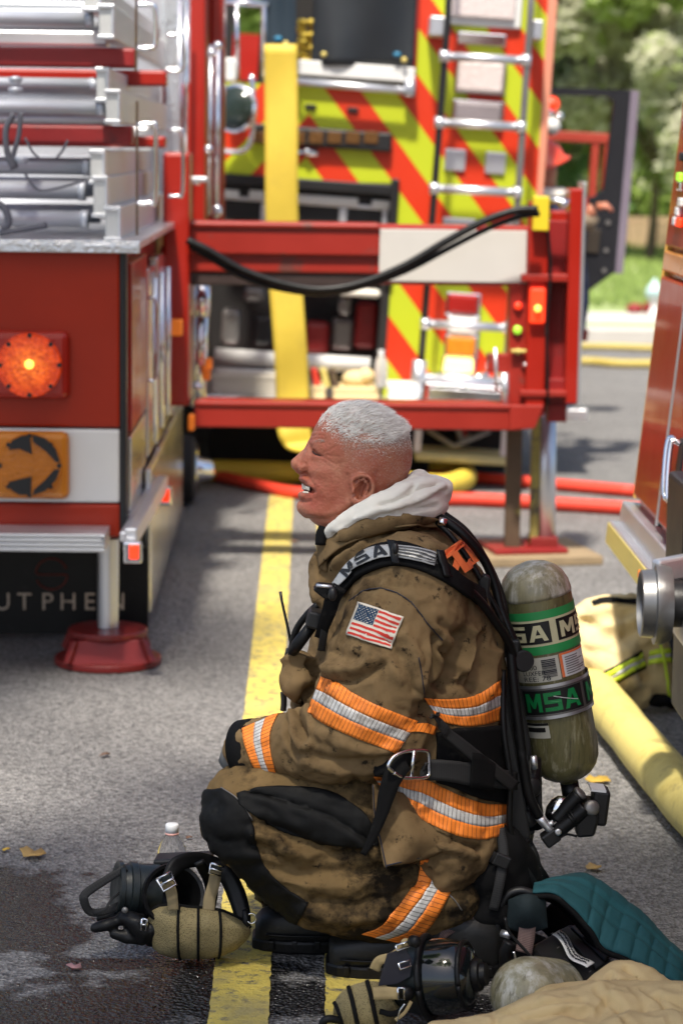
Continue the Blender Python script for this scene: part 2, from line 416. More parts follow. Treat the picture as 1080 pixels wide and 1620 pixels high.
m_tealdark = weave(mat('dark_teal_cloth', (.008, .018, .022), .8, var=.25, vs=8, bump=.3, bs=50), 1300, .3)
m_pinkweb = uvlines('dusty_mauve_webbing', (.13, .085, .080), (.06, .035, .034), .8, .35)
m_net = mat('tan_mesh_net', (.30, .24, .12), .85, var=.2, bump=.0)
m_tape = mat('white_label_tape', (.72, .72, .72), .5, var=.04)
m_ink = mat('black_ink', (.02, .02, .03), .6)
m_bottle = mat('clear_bottle_plastic', (.95, .96, .97), .06, trans=1., var=.0, ior=1.12)
m_cap = mat('white_cap', (.75, .76, .77), .4)
m_cyl = None
m_lblcream = mat('cream_label_band', (.62, .58, .36), .45, var=.08, col2=(.42, .38, .22), thr=(.6, .75), ds=24)
m_lblgreen = mat('green_label_band', (.03, .30, .085), .4, var=.08)
m_lblgreen2 = mat('green_letter', (.01, .22, .06), .4, var=.08)
m_lblblack = mat('black_label', (.012, .012, .012), .45, var=.1)
m_lblwhite = mat('pale_label', (.55, .53, .45), .5, var=.08, col2=(.36, .33, .26), thr=(.6, .75), ds=30)
m_strapmetal = mat('grey_metal_band', (.22, .21, .20), .4, .6, var=.15)
m_silverlabel = mat('silver_strap_label', (.45, .45, .44), .4, .2, var=.1, col2=(.14, .14, .14), thr=(.6, .7), ds=40)
m_flagred = mat('flag_red', (.55, .035, .022), .75, var=.12, vs=60)
m_flagwhite = mat('flag_white', (.66, .60, .50), .75, var=.06, vs=40)
m_flagblue = mat('flag_blue', (.012, .040, .085), .75, var=.12, vs=60)
m_navy = mat('navy_cloth', (.012, .018, .05), .8)
m_helmet = mat('red_helmet_shell', (.72, .07, .03), .35, coat=.3)
m_fence = mat('weathered_fence_board', (.42, .30, .18), .85, var=.18, vs=3, stretch=(1, 1, .15))
m_trunk = mat('tree_bark', (.10, .075, .05), .9, var=.3, vs=10, bump=.6, bs=20)
m_leafgreen = mat('leaf_green', (.42, .52, .17), .6, var=.35, vs=1.2, trans=0.)
m_leafpale = mat('pale_blossom_leaf', (.60, .60, .45), .6, var=.25, vs=1.5)
m_leafdark = mat('leaf_dark', (.26, .37, .10), .6, var=.35, vs=1.5)
m_leafblue = mat('leaf_bluegreen', (.30, .47, .25), .6, var=.3, vs=1.5)
for q in (m_leafgreen, m_leafpale, m_leafdark, m_leafblue):          # thin leaves let light through
    nt = q.node_tree; tr = _n(nt, 'ShaderNodeBsdfTranslucent'); ms = _n(nt, 'ShaderNodeMixShader'); ms.inputs[0].default_value = .65
    nt.links.new(bsdf(q).inputs['Base Color'].links[0].from_socket, tr.inputs[0]); out = nt.nodes['Material Output']
    nt.links.new(bsdf(q).outputs[0], ms.inputs[1]); nt.links.new(tr.outputs[0], ms.inputs[2]); nt.links.new(ms.outputs[0], out.inputs[0])
m_grass = mat('lawn_grass', (.25, .31, .12), .9, var=.3, vs=1.0, col2=(.34, .44, .16), thr=(.5, .7), ds=.6)
m_concrete = mat('concrete_kerb', (.48, .46, .42), .85, var=.12, vs=4)
m_hydrant = mat('pale_blue_paint', (.42, .58, .58), .5)

# chevron livery: printed stripes in panel coordinates (uv in metres, x from the middle of the truck)
def chevron(name, period=.368, slope=1.18):
    M = mat(name, (.5, .5, .5), .42, var=.0, coat=.15); nt = M.node_tree; L = nt.links.new; b = bsdf(M)
    uv = _n(nt, 'ShaderNodeTexCoord'); sx = _n(nt, 'ShaderNodeSeparateXYZ'); L(uv.outputs['UV'], sx.inputs[0])
    ab = _n(nt, 'ShaderNodeMath', operation='ABSOLUTE'); L(sx.outputs[0], ab.inputs[0])
    mu = _n(nt, 'ShaderNodeMath', operation='MULTIPLY_ADD'); L(ab.outputs[0], mu.inputs[0]); mu.inputs[1].default_value = slope; L(sx.outputs[1], mu.inputs[2])
    dv = _n(nt, 'ShaderNodeMath', operation='DIVIDE'); L(mu.outputs[0], dv.inputs[0]); dv.inputs[1].default_value = -period
    fr = _n(nt, 'ShaderNodeMath', operation='FRACT'); L(dv.outputs[0], fr.inputs[0])
    lt = _n(nt, 'ShaderNodeMath', operation='LESS_THAN'); L(fr.outputs[0], lt.inputs[0]); lt.inputs[1].default_value = .5
    mx = _n(nt, 'ShaderNodeMix', data_type='RGBA'); L(lt.outputs[0], mx.inputs[0]); mx.inputs[6].default_value = (.42, .48, .016, 1); mx.inputs[7].default_value = (.54, .030, .005, 1)
    L(mx.outputs[2], b.inputs['Base Color']); return M
m_chev = chevron('chevron_livery')

def skin():
    M = mat('skin', (.43, .185, .108), .40, var=.12, vs=30, col2=(.38, .105, .058), thr=(.42, .72), ds=14, bump=.3, bs=230, sss=.12, spec=.5, col3=(.36, .085, .05), thr3=(.45, .66), ds3=7)
    return M
m_skin = skin()
def cylmat():
    M = mat('scuffed_composite_cylinder', (.15, .135, .058), .38, var=.45, vs=26, col2=(.42, .39, .26), thr=(.53, .72), ds=34, col3=(.05, .045, .022), thr3=(.56, .68), ds3=16, stretch=(2.2, 2.2, .35), coat=.25, bump=.15, bs=60)
    return M
m_cyl = cylmat()
m_cyltop = mat('scuffed_pale_cylinder', (.27, .245, .15), .35, var=.5, vs=26, col2=(.55, .53, .46), thr=(.46, .64), ds=30, col3=(.09, .08, .045), thr3=(.58, .68), ds3=18, stretch=(1.6, 1.6, .5), coat=.25)

def lamp_lens(name, centre, col, glow, r, es):
    """moulded lens with a bulb behind it: brightest over the bulb"""
    M = mat(name, col, .15, var=.25, vs=70, bump=.8, bs=110); nt = M.node_tree; L = nt.links.new; b = bsdf(M)
    tc = _n(nt, 'ShaderNodeTexCoord'); ds = _n(nt, 'ShaderNodeVectorMath', operation='DISTANCE'); L(tc.outputs['Object'], ds.inputs[0]); ds.inputs[1].default_value = centre
    mr = _n(nt, 'ShaderNodeMapRange'); mr.inputs[1].default_value = r; mr.inputs[2].default_value = 0; mr.inputs[3].default_value = .25; mr.inputs[4].default_value = 1.0; L(ds.outputs['Value'], mr.inputs[0])
    vo = _n(nt, 'ShaderNodeTexVoronoi'); vo.inputs['Scale'].default_value = 130; L(tc.outputs['Object'], vo.inputs['Vector']); sc = _n(nt, 'ShaderNodeSeparateColor'); L(vo.outputs['Color'], sc.inputs[0])
    mm = _n(nt, 'ShaderNodeMath', operation='MULTIPLY_ADD'); L(sc.outputs[0], mm.inputs[0]); mm.inputs[1].default_value = .9; mm.inputs[2].default_value = .35
    m2 = _n(nt, 'ShaderNodeMath', operation='MULTIPLY'); L(mr.outputs[0], m2.inputs[0]); L(mm.outputs[0], m2.inputs[1]); m3 = _n(nt, 'ShaderNodeMath', operation='MULTIPLY'); L(m2.outputs[0], m3.inputs[0]); m3.inputs[1].default_value = es * .30
    cm = _n(nt, 'ShaderNodeMix', data_type='RGBA'); L(mr.outputs[0], cm.inputs[0]); cm.inputs[6].default_value = (1, .02, .0, 1); cm.inputs[7].default_value = (*glow, 1)
    L(cm.outputs[2], b.inputs['Emission Color']); L(m3.outputs[0], b.inputs['Emission Strength']); return M
# ------------------------------------------------------------------ the road and what lies beyond
def asphalt(wet):
    M = bpy.data.materials.new('asphalt'); M.use_nodes = True; nt = M.node_tree; L = nt.links.new; b = bsdf(M)
    tc = _n(nt, 'ShaderNodeTexCoord'); ob = tc.outputs['Object']
    vo = _n(nt, 'ShaderNodeTexVoronoi'); vo.inputs['Scale'].default_value = 130; L(ob, vo.inputs['Vector'])
    nz = _n(nt, 'ShaderNodeTexNoise'); nz.inputs['Scale'].default_value = 60; nz.inputs['Detail'].default_value = 4; L(ob, nz.inputs['Vector'])
    big = _n(nt, 'ShaderNodeTexNoise'); big.inputs['Scale'].default_value = 1.3; big.inputs['Detail'].default_value = 4; L(ob, big.inputs['Vector'])
    r1 = _n(nt, 'ShaderNodeValToRGB'); e = r1.color_ramp.elements; e[0].position = .2; e[0].color = (.072, .070, .069, 1); e[1].position = .85; e[1].color = (.33, .318, .305, 1)
    hs = _n(nt, 'ShaderNodeSeparateColor'); L(vo.outputs['Color'], hs.inputs[0])
    av = _n(nt, 'ShaderNodeMath', operation='MULTIPLY_ADD'); L(hs.outputs[0], av.inputs[0]); av.inputs[1].default_value = .55; 
    sc = _n(nt, 'ShaderNodeMath', operation='MULTIPLY'); L(nz.outputs[0], sc.inputs[0]); sc.inputs[1].default_value = .5; L(sc.outputs[0], av.inputs[2])
    L(av.outputs[0], r1.inputs[0])
    mb = _n(nt, 'ShaderNodeMix', data_type='RGBA'); mb.blend_type = 'MULTIPLY'; mb.inputs[0].default_value = .8
    rb = _n(nt, 'ShaderNodeMapRange'); rb.inputs[3].default_value = .55; rb.inputs[4].default_value = 1.35; L(big.outputs[0], rb.inputs[0])
    L(r1.outputs[0], mb.inputs[6]); L(rb.outputs[0], mb.inputs[7]); col = mb.outputs[2]
    # wet ground: a puddle shape round a few spilled places
    sx = _n(nt, 'ShaderNodeSeparateXYZ'); L(ob, sx.inputs[0])
    wn = _n(nt, 'ShaderNodeTexNoise'); wn.inputs['Scale'].default_value = 8.0; wn.inputs['Detail'].default_value = 6; wn.inputs['Roughness'].default_value = .65; L(ob, wn.inputs['Vector'])
    acc = None
    for (x, y, rx, ry) in wet:
        dx = _n(nt, 'ShaderNodeMath', operation='SUBTRACT'); L(sx.outputs[0], dx.inputs[0]); dx.inputs[1].default_value = x
        dx2 = _n(nt, 'ShaderNodeMath', operation='DIVIDE'); L(dx.outputs[0], dx2.inputs[0]); dx2.inputs[1].default_value = rx
        dy = _n(nt, 'ShaderNodeMath', operation='SUBTRACT'); L(sx.outputs[1], dy.inputs[0]); dy.inputs[1].default_value = y
        dy2 = _n(nt, 'ShaderNodeMath', operation='DIVIDE'); L(dy.outputs[0], dy2.inputs[0]); dy2.inputs[1].default_value = ry
        cb = _n(nt, 'ShaderNodeCombineXYZ'); L(dx2.outputs[0], cb.inputs[0]); L(dy2.outputs[0], cb.inputs[1])
        ln = _n(nt, 'ShaderNodeVectorMath', operation='LENGTH'); L(cb.outputs[0], ln.inputs[0])
        iv = _n(nt, 'ShaderNodeMath', operation='SUBTRACT'); iv.inputs[0].default_value = 1.0; L(ln.outputs['Value'], iv.inputs[1])
        if acc is None: acc = iv.outputs[0]
        else:
            mxx = _n(nt, 'ShaderNodeMath', operation='MAXIMUM'); L(acc, mxx.inputs[0]); L(iv.outputs[0], mxx.inputs[1]); acc = mxx.outputs[0]
    ws = _n(nt, 'ShaderNodeMath', operation='MULTIPLY_ADD'); L(wn.outputs[0], ws.inputs[0]); ws.inputs[1].default_value = 2.2; L(acc, ws.inputs[2])
    wr = _n(nt, 'ShaderNodeMapRange'); wr.inputs[1].default_value = 1.16; wr.inputs[2].default_value = 1.42; L(ws.outputs[0], wr.inputs[0]); wm = wr.outputs[0]
    dk = _n(nt, 'ShaderNodeMix', data_type='RGBA'); dk.blend_type = 'MULTIPLY'; L(wm, dk.inputs[0]); L(col, dk.inputs[6]); dk.inputs[7].default_value = (.13, .13, .14, 1)
    L(dk.outputs[2], b.inputs['Base Color'])
    ro = _n(nt, 'ShaderNodeMapRange'); ro.inputs[3].default_value = .62; ro.inputs[4].default_value = .13; L(wm, ro.inputs[0]); L(ro.outputs[0], b.inputs['Roughness'])
    bp = _n(nt, 'ShaderNodeBump'); bp.inputs['Distance'].default_value = .010; bp.inputs['Strength'].default_value = .9
    hh = _n(nt, 'ShaderNodeMath', operation='ADD'); L(vo.outputs['Distance'], hh.inputs[0]); L(nz.outputs[0], hh.inputs[1]); L(hh.outputs[0], bp.inputs['Height']); L(bp.outputs[0], b.inputs['Normal'])
    return M
gx = lambda a, b: G(a, b)
g1, g2, g3 = G(40, 1440), G(215, 1590), G(330, 1530)
m_asphalt = asphalt([(g1.x - .05, g1.y, .20, .34), (G(20, 1470).x, G(20, 1470).y, .16, .2), (g2.x, g2.y, .26, .18), (g3.x, g3.y, .2, .12), (G(190, 1525).x, G(190, 1525).y, .22, .05), (G(560, 1590).x, 4.0, .3, .12), (G(110, 1600).x, G(110, 1600).y, .3, .12),])
KERB = G(980, 546).y                                  # where the far kerb crosses
mb = MB()
mb.add([(-30, -6, 0), (30, -6, 0), (30, KERB, 0), (-30, KERB, 0)], [(0, 1, 2, 3)])
struct(mb, 'road', m_asphalt)
mb = MB(); mb.box((0, KERB + .09, .06), (60, .18, .14)); struct(mb, 'kerb', m_concrete, bevel=.02)
mb = MB()
mb.add([(-60, KERB + .18, .10), (60, KERB + .18, .10), (60, 120, .10), (-60, 120, .10)], [(0, 1, 2, 3)])
struct(mb, 'lawn', m_grass)
mb = MB(); y0 = KERB + .9
mb.add([(-60, y0, .105), (60, y0, .105), (60, y0 + 1.3, .105), (-60, y0 + 1.3, .105)], [(0, 1, 2, 3)])
struct(mb, 'pavement', m_concrete)
# tall grass tufts on the lawn
random.seed(3); mb = MB()
for i in range(5000):
    y = random.uniform(y0 + 2, 42); x = random.uniform(.08, .20) * y + random.uniform(-.4, .6); h = random.uniform(.04, .12); a = random.uniform(0, 3.14)
    d = V(math.cos(a), math.sin(a), 0) * .04
    mb.add([V(x, y, .1) - d, V(x, y, .1) + d, V(x + random.uniform(-.05, .05), y, .1 + h)], [(0, 1, 2)])
tag(mb.build('grass', m_leafgreen), kind='stuff')

# double yellow line: thick worn paint, broken by the aggregate
m_line = mat('yellow_road_paint', (.62, .49, .11), .6, var=.22, vs=7, col2=(.15, .135, .10), thr=(.51, .62), ds=42, bump=1., bs=100, col3=(.40, .33, .14), thr3=(.5, .7), ds3=4)
nt = m_line.node_tree
xl0, xl1 = G(330, 1610).x, G(425, 1610).x
def line(x0, x1, z, seed):
    random.seed(seed); mb = MB(); n = 700
    ys = [3.2 + (16 - 3.2) * (i / n) ** 1.4 for i in range(n + 1)]
    L = [(x0 + noise.noise(V(y * 9, seed, 0)) * .003 + noise.noise(V(y * 40, seed, 3)) * .003, y) for y in ys]; R = [(x1 + noise.noise(V(y * 9, seed, 7)) * .003 + noise.noise(V(y * 40, seed, 11)) * .003, y) for y in ys]
    for i in range(n):
        mb.add([(*L[i], z), (*R[i], z), (*R[i + 1], z), (*L[i + 1], z)], [(0, 1, 2, 3)])
    return mb
struct(line(xl0, xl1, .004, 1), 'yellow_line', m_line)
xr0 = G(515, 1610).x
struct(line(xr0, xr0 + (xl1 - xl0), .004, 2), 'yellow_line', m_line)

# fence behind the lawn
fy = 34.5
zf = P(980, 355, fy).z
f = thing('wooden_fence', 'brown wooden board fence behind the lawn and the blossoming tree', 'fence', (4.6, fy, 0))
bx = None
for i in range(46):
    x = 2.2 + i * .15
    if bx is None:
        mb = MB(); mb.box((x, fy, zf / 2 + .05), (.14, .02, zf - .1)); bx = mb.build('board', m_fence, f); bx0 = x
    else:
        o = bx.copy(); COL.objects.link(o); o.parent = f; o.location.x += x - bx0; o.location.z += random.uniform(-.015, .015)
for z in (.5, zf - .4):
    mb = MB(); mb.box((5.8, fy + .04, z), (7, .04, .09)); mb.build('rail', m_fence, f)

# trees: trunk, limbs and a crown of leaf clusters
def tree(name, label, x, y, h, th, r, mats, n, seed, zc=None, leaf=.10, flat=1.0, group=None, tr=.10):
    rn = random.Random(seed)
    t = thing(name, label, 'tree', (x, y, 0.1), group)
    mb = MB(); top = V(x + rn.uniform(-.2, .2), y, th)
    mb.tube(curve([V(x, y, .08), V(x + .04, y, th * .5), top, V(x, y, th + r * .6)], 5), [tr * (1 - .75 * i / 15) for i in range(16)], 9)
    cz = zc if zc else th + r * .6; cen = V(x, y, cz)
    limbs = []
    for k in range(9):
        a = k * 2.4; e = cen + V(math.cos(a) * r * .7, math.sin(a) * r * .7, rn.uniform(-.3, .6) * r * flat)
        mid = top.lerp(e, .5) + V(0, 0, .15 * r); mb.tube(curve([top, mid, e], 4), [tr * .45 * (1 - .8 * i / 8) for i in range(9)], 6); limbs.append(e)
    mb.build('trunk', m_trunk, t, True)
    cl = [cen + V(rn.gauss(0, .5) * r, rn.gauss(0, .5) * r, rn.gauss(0, .45) * r * flat) for _ in range(46)] + limbs
    mb = MB(); rs = [rn.uniform(.14, .34) * r for _ in cl]; ms = [rn.choices(range(len(mats)), [m[1] for m in mats])[0] for _ in cl]
    for i in range(n):
        k = rn.randrange(len(cl)); d = V(rn.gauss(0, 1), rn.gauss(0, 1), rn.gauss(0, .8)); d.normalize(); p = cl[k] + d * (rs[k] * rn.random() ** .4)
        a = V(rn.gauss(0, 1), rn.gauss(0, 1), rn.gauss(0, .6)).normalized(); b = a.orthogonal().normalized(); s = leaf * rn.uniform(.6, 1.5)
        mb.mi = ms[k] if rn.random() < .7 else rn.choices(range(len(mats)), [m[1] for m in mats])[0]
        mb.add([p - a * s, p + b * s * .55, p + a * s, p - b * s * .55], [(0, 1, 2, 3)])
    me = mb.mesh(rootloc(t)); o = link('crown', me, [m[0] for m in mats], t, False)
    return t
pT = G(1026, 412, .1)
tree('blossoming_tree', 'small tree with pale white blossom standing in front of the board fence', pT.x, pT.y, 5, 1.15, 1.75, [(m_leafpale, 9), (m_leafgreen, 3)], 44000, 5, zc=2.45, leaf=.10, tr=.075)
tree('blossoming_tree', 'pale green blossoming tree seen through the black cab door', pT.x - 2.0, pT.y + 1.5, 5, 1.1, 1.9, [(m_leafblue, 4), (m_leafpale, 4), (m_leafgreen, 2)], 36000, 6, zc=2.3, leaf=.085, tr=.08)
tree('green_tree', 'tall bright green tree rising above the blossom at the top of the picture', 5.4, 40, 9, 3, 4.2, [(m_leafgreen, 5), (m_leafpale, 4)], 30000, 8, zc=6.8, leaf=.18, tr=.16)
tree('green_tree', 'dense green tree far behind the fence on the right', 10.0, 47, 10, 2.5, 4.8, [(m_leafgreen, 4), (m_leafpale, 3)], 24000, 9, zc=5.5, leaf=.22, tr=.2)
tree('dark_green_tree', 'dense dark green tree behind the chevron fire engine', -2.5, 44, 10, 2.5, 4.8, [(m_leafdark, 3), (m_leafgreen, 4)], 14000, 10, zc=5.0, leaf=.2, tr=.2)
tree('hedge_shrub', 'bushy green shrub growing low behind the board fence', 5.2, 38, 4, .5, 2.3, [(m_leafgreen, 3), (m_leafblue, 3), (m_leafpale, 2)], 12000, 11, zc=1.9, leaf=.13, tr=.06)
tree('hedge_shrub', 'pale leafy shrub growing behind the fence at the right edge', 8.6, 38.5, 4, .5, 2.4, [(m_leafgreen, 3), (m_leafpale, 3)], 12000, 12, zc=2.2, leaf=.13, tr=.06)


# street tree behind the camera: its boughs shade the near part of the road
def canopy(x, y, blobs, label, seed):
    rn = random.Random(seed); t = thing('street_tree', label, 'tree', (x, y, 0)); mb = MB(); mc = sum((b[0] for b in blobs), V(0, 0, 0)) / len(blobs); fork = V(lerp(x, mc.x, .3), lerp(y, mc.y, .3), 4.6)
    mb.tube(curve([V(x, y, -.05), V(x - .1, y, 2), fork], 6), [.22 * (1 - .6 * i / 12) for i in range(13)], 10); leaves = MB()
    for c, r, ry, rz, n in blobs:
        mb.tube(curve([fork, (fork + c) / 2 + V(0, 0, .5), c], 5), [.085 * (1 - .7 * i / 10) for i in range(11)], 8); cl = []
        for k in range(9):
            e = c + V(rn.gauss(0, .5) * r, rn.gauss(0, .5) * ry, rn.gauss(0, .5) * rz); mb.tube(curve([c, (c + e) / 2 + V(0, 0, .1), e], 4), [.035 * (1 - .8 * i / 8) for i in range(9)], 6); cl.append(e)
        cl += [c + V(rn.gauss(0, .48) * r, rn.gauss(0, .48) * ry, rn.gauss(0, .5) * rz) for _ in range(40)]
        for i in range(n):
            p = rn.choice(cl) + V(rn.gauss(0, .2), rn.gauss(0, .2), rn.gauss(0, .15)); a = V(rn.gauss(0, 1), rn.gauss(0, 1), rn.gauss(0, .5)).normalized(); b = a.orthogonal().normalized(); s_ = rn.uniform(.05, .11)
            leaves.mi = 0 if rn.random() < .6 else 1; leaves.add([p - a * s_, p + b * s_ * .5, p + a * s_, p - b * s_ * .5], [(0, 1, 2, 3)])
    mb.build('trunk', m_trunk, t, True); link('crown', leaves.mesh(rootloc(t)), [m_leafgreen, m_leafdark], t, False)
TREE_S = V(math.sin(SUN_AZ) / math.tan(SUN_EL), math.cos(SUN_AZ) / math.tan(SUN_EL), 1)
canopy(4.6, -3.0, [(V(.1, 3.1, .3) + TREE_S * 6.2, 2.2, 1.7, .45, 5600), (V(-1.75, 6.5, .75) + TREE_S * 5.6, 1.3, .7, .5, 5200)], 'leafy street tree behind the camera with its boughs over the near road', 31)
# ------------------------------------------------------------------ helpers for vehicle faces
def hit(px, py, o, n):
    d = ray(px, py); return CAM + d * ((Vector(o) - CAM).dot(n) / d.dot(n))
class Face:
    """an upright plane facing the camera at distance Y, leaning sideways with its vehicle"""
    def __init__(s, Y, lean=0.0):
        s.Y = Y; s.X = V(math.cos(lean), 0, -math.sin(lean)); s.Z = V(math.sin(lean), 0, math.cos(lean)); s.ax = (s.X, V(0, 1, 0), s.Z)
        s.k = FPX / Y
    def at(s, px, py, dY=0): return P(px, py, s.Y + dY)
    def box(s, mb, x0, y0, x1, y1, dep, dY=0):     # front face covers the rectangle, body reaches back by dep
        c = s.at((x0 + x1) / 2, (y0 + y1) / 2, dY); k = FPX / (s.Y + dY)
        return mb.box(c + V(0, dep / 2, 0), (abs(x1 - x0) / k, dep, abs(y1 - y0) / k), s.ax)
    def quad(s, pts, dY=0): return [s.at(a, b, dY) for a, b in pts]
    def prism(s, mb, pts, dep, dY=0): return mb.prism(s.quad(pts, dY), V(0, dep, 0))
    def tube(s, mb, pts, rpx, dY=0, n=12, sm=0):
        q = [s.at(a, b, dY) for a, b in pts]
        return mb.tube(curve(q, sm) if sm else q, rpx / s.k, n)
def text_mesh(body, size, ext=.001, space=1.0, bold=0.0):
    c = bpy.data.curves.new('lettering', 'FONT'); c.body = body; c.size = size; c.extrude = ext; c.align_x = 'CENTER'; c.align_y = 'CENTER'; c.space_character = space; c.offset = bold
    o = bpy.data.objects.new('lettering', c); COL.objects.link(o)
    me = bpy.data.meshes.new_from_object(o.evaluated_get(bpy.context.evaluated_depsgraph_get()))
    bpy.data.objects.remove(o); return me
BLOCK = {'M': [[(0, 0), (0, 1), (.27, 1), (.5, .52), (.73, 1), (1, 1), (1, 0), (.77, 0), (.77, .60), (.58, .2), (.42, .2), (.23, .60), (.23, 0)]],
         'S': [[(0, 0), (1, 0), (1, .21), (0, .21)], [(.76, .21), (1, .21), (1, .40), (.76, .40)], [(0, .40), (1, .40), (1, .60), (0, .60)], [(0, .60), (.24, .60), (.24, .79), (0, .79)], [(0, .79), (1, .79), (1, 1), (0, 1)]],
         'R': [[(0, 0), (.26, 0), (.26, 1), (0, 1)], [(.26, .79), (1, .79), (1, 1), (.26, 1)], [(.74, .55), (1, .55), (1, .79), (.74, .79)], [(.26, .34), (1, .34), (1, .55), (.26, .55)], [(.42, .34), (.70, .34), (1, 0), (.70, 0)]],
         'A': [[(0, 0), (.32, 1), (.5, 1), (.5, .76), (.24, 0)], [(1, 0), (.76, 0), (.5, .76), (.5, 1), (.68, 1)], [(.318, .215), (.682, .215), (.618, .40), (.382, .40)]]}
def block_mesh(body, gap=.16):
    bm = bmesh.new()
    for i, ch in enumerate(body):
        for poly in BLOCK[ch]:
            bm.faces.new([bm.verts.new((i * (1 + gap) + x, y, 0)) for x, y in poly])
    bmesh.ops.triangulate(bm, faces=bm.faces); bmesh.ops.subdivide_edges(bm, edges=bm.edges, cuts=2)
    me = bpy.data.meshes.new('block'); bm.to_mesh(me); bm.free(); return me
def text_on(name, body, size, M, centre, X, Z, parent, ext=.001, sx=1.0, space=1.0, slant=0.0):
    """flat lettering: X runs along the line, Z is up the letters"""
    me = text_mesh(body, size, ext, space); X = Vector(X).normalized(); Z = Vector(Z).normalized(); N = X.cross(Z); off = rootloc(parent)
    for v in me.vertices:
        a, b, c = v.co; v.co = Vector(centre) + X * (a * sx + slant * b) + Z * b + N * c - off
    me.materials.clear()
    return link(name, me, M, parent, False)

# ================================================================== aerial ladder truck on the left
LT = thing('ladder_truck', 'red aerial ladder truck at the left edge, its stabilizer beam pulled out', 'fire truck', (-1.6, 6.6, 0))
F = Face(6.6)
SX = P(197, 388, 6.6).x                                       # its kerb-side plane
def side(px, py, dx=0.0): return hit(px, py, V(SX + dx, 0, 0), V(1, 0, 0))
zt, zb = F.at(190, 390).z, F.at(190, 850).z
X0 = -2.75
mb = MB(); mb.box(((X0 + SX - .012) / 2, 9.85, (zt + zb) / 2 - .004), (SX - X0 - .03, 6.3, zt - zb - .02)); mb.build('body', m_red, LT, bevel=.01)
def rear(name, y0, y1, M, dep=.07, bev=.008, x1=190):
    mb = MB(); za, zc = F.at(190, y0).z, F.at(190, y1).z; xr = F.at(x1, y0).x
    mb.box(((X0 + xr) / 2, 6.60 + dep / 2, (za + zc) / 2), (xr - X0, dep, za - zc)); return mb.build(name, M, LT, bevel=bev)
rear('rear_panel', 391, 677, m_redrear); rear('white_stripe_panel', 679.5, 796, m_white, .06); rear('lower_panel', 798, 850, m_redrear)
mb = MB(); mb.box((SX - .004, 6.63, (zt + zb) / 2), (.018, .06, zt - zb - .03)); mb.build('corner_gap', m_black, LT, bevel=.004)  # black strip stands in for the shaded gap at the corner
# deck
mb = MB(); mb.box(((X0 + SX) / 2 + .02, 8.55, zt + .006), (SX - X0 + .05, 3.96, .022)); mb.build('deck_plate', m_diamond, LT, bevel=.004)
mb = MB(); mb.box(((X0 + SX) / 2 + .02, 6.575, zt - .004), (SX - X0 + .05, .012, .026)); mb.build('deck_edge', m_diamond, LT, bevel=.003)
# lamps
def disc(face, mb, cx, cy, r, dep, dY, n=40): return mb.lathe(face.at(cx, cy, dY), (0, -1, 0), [(-dep, r / face.k), (0, r / face.k * .96)], n)
def rear_lamp(cy, Mh, Ml, kind):
    mb = MB(); F.box(mb, -14, cy - 54, 109, cy + 54, .05, -.035); h = mb.build('tail_lamp', Mh, LT, bevel=.018)
    if kind == 'arrow': h['label'] = 'amber turn lamp with a black arrow mask'
    else: h['label'] = 'lit round red tail lamp'
    mb = MB(); k = F.k
    prof = [(-.01, 51 / k), (.004, 51 / k)] + [(.006 + .010 * math.cos(a), r / k) for a, r in [(.3, 49), (.4, 40), (.35, 39), (.25, 30), (.2, 29), (.12, 20), (.1, 19), (.05, 11)]]
    mb.lathe(F.at(47, cy, -.040), (0, -1, 0), prof, 48); ln = mb.build('lens', Ml, h, True); autosmooth(ln, .5)
    if kind == 'lit':
        mb = MB(); mb.ball(F.at(47, cy - 2, -.052), (8 / k, .012, 8 / k)); mb.build('bulb', m_lenscore, ln and h, True)
    for q in range(8):
        a = q * math.pi / 4; mb = MB(); disc(F, mb, 47 + 47 * math.cos(a), cy + 47 * math.sin(a), 4, .006, -.058, 10); mb.build('screw', m_black, h)
    if kind == 'arrow':
        polys = [[(52, -49), (72, -43), (88, -27), (95, -6), (88, -6), (74, -22), (52, -38)], [(52, 47), (72, 40), (89, 22), (95, 6), (86, 6), (72, 22), (54, 38)],
                 [(14, -25), (19, -40), (33, -47), (47, -49), (51, -18), (31, -27)], [(13, 26), (50, 17), (49, 46), (31, 46), (19, 39)]]
        for pl in polys:
            mb = MB(); F.prism(mb, [(a, cy + b) for a, b in pl], .01, -.064); mb.build('arrow_mask', m_black, h)
lc = F.at(47, 578, -.05) - rootloc(LT)
rear_lamp(578, m_red, lamp_lens('lit_red_lens_glass', lc, (.55, .03, .008), (1., .30, .03), 52 / F.k, 1.0), 'lit'); rear_lamp(737, m_orangelens and mat('amber_housing', (.50, .17, .012), .3, var=.1), mat('dark_amber_lens', (.27, .085, .006), .22, var=.3, vs=40, bump=.8, bs=110, emit=(1., .3, .02), es=.03), 'arrow')
# step
mb = MB()
for i in range(4):
    y = 843 + i * 7.4; F.box(mb, -330, y, 169, y + 6.4, .16 + .004 * (i % 2), -.17)
F.box(mb, -330, 844, 168, 871, .15, -.155)
st = mb.build('rear_step', m_alu, LT, bevel=.002)
mb = MB(); disc(F, mb, 163, 852, 4, .006, -.178, 12); mb.build('bolt', m_chrome, st)
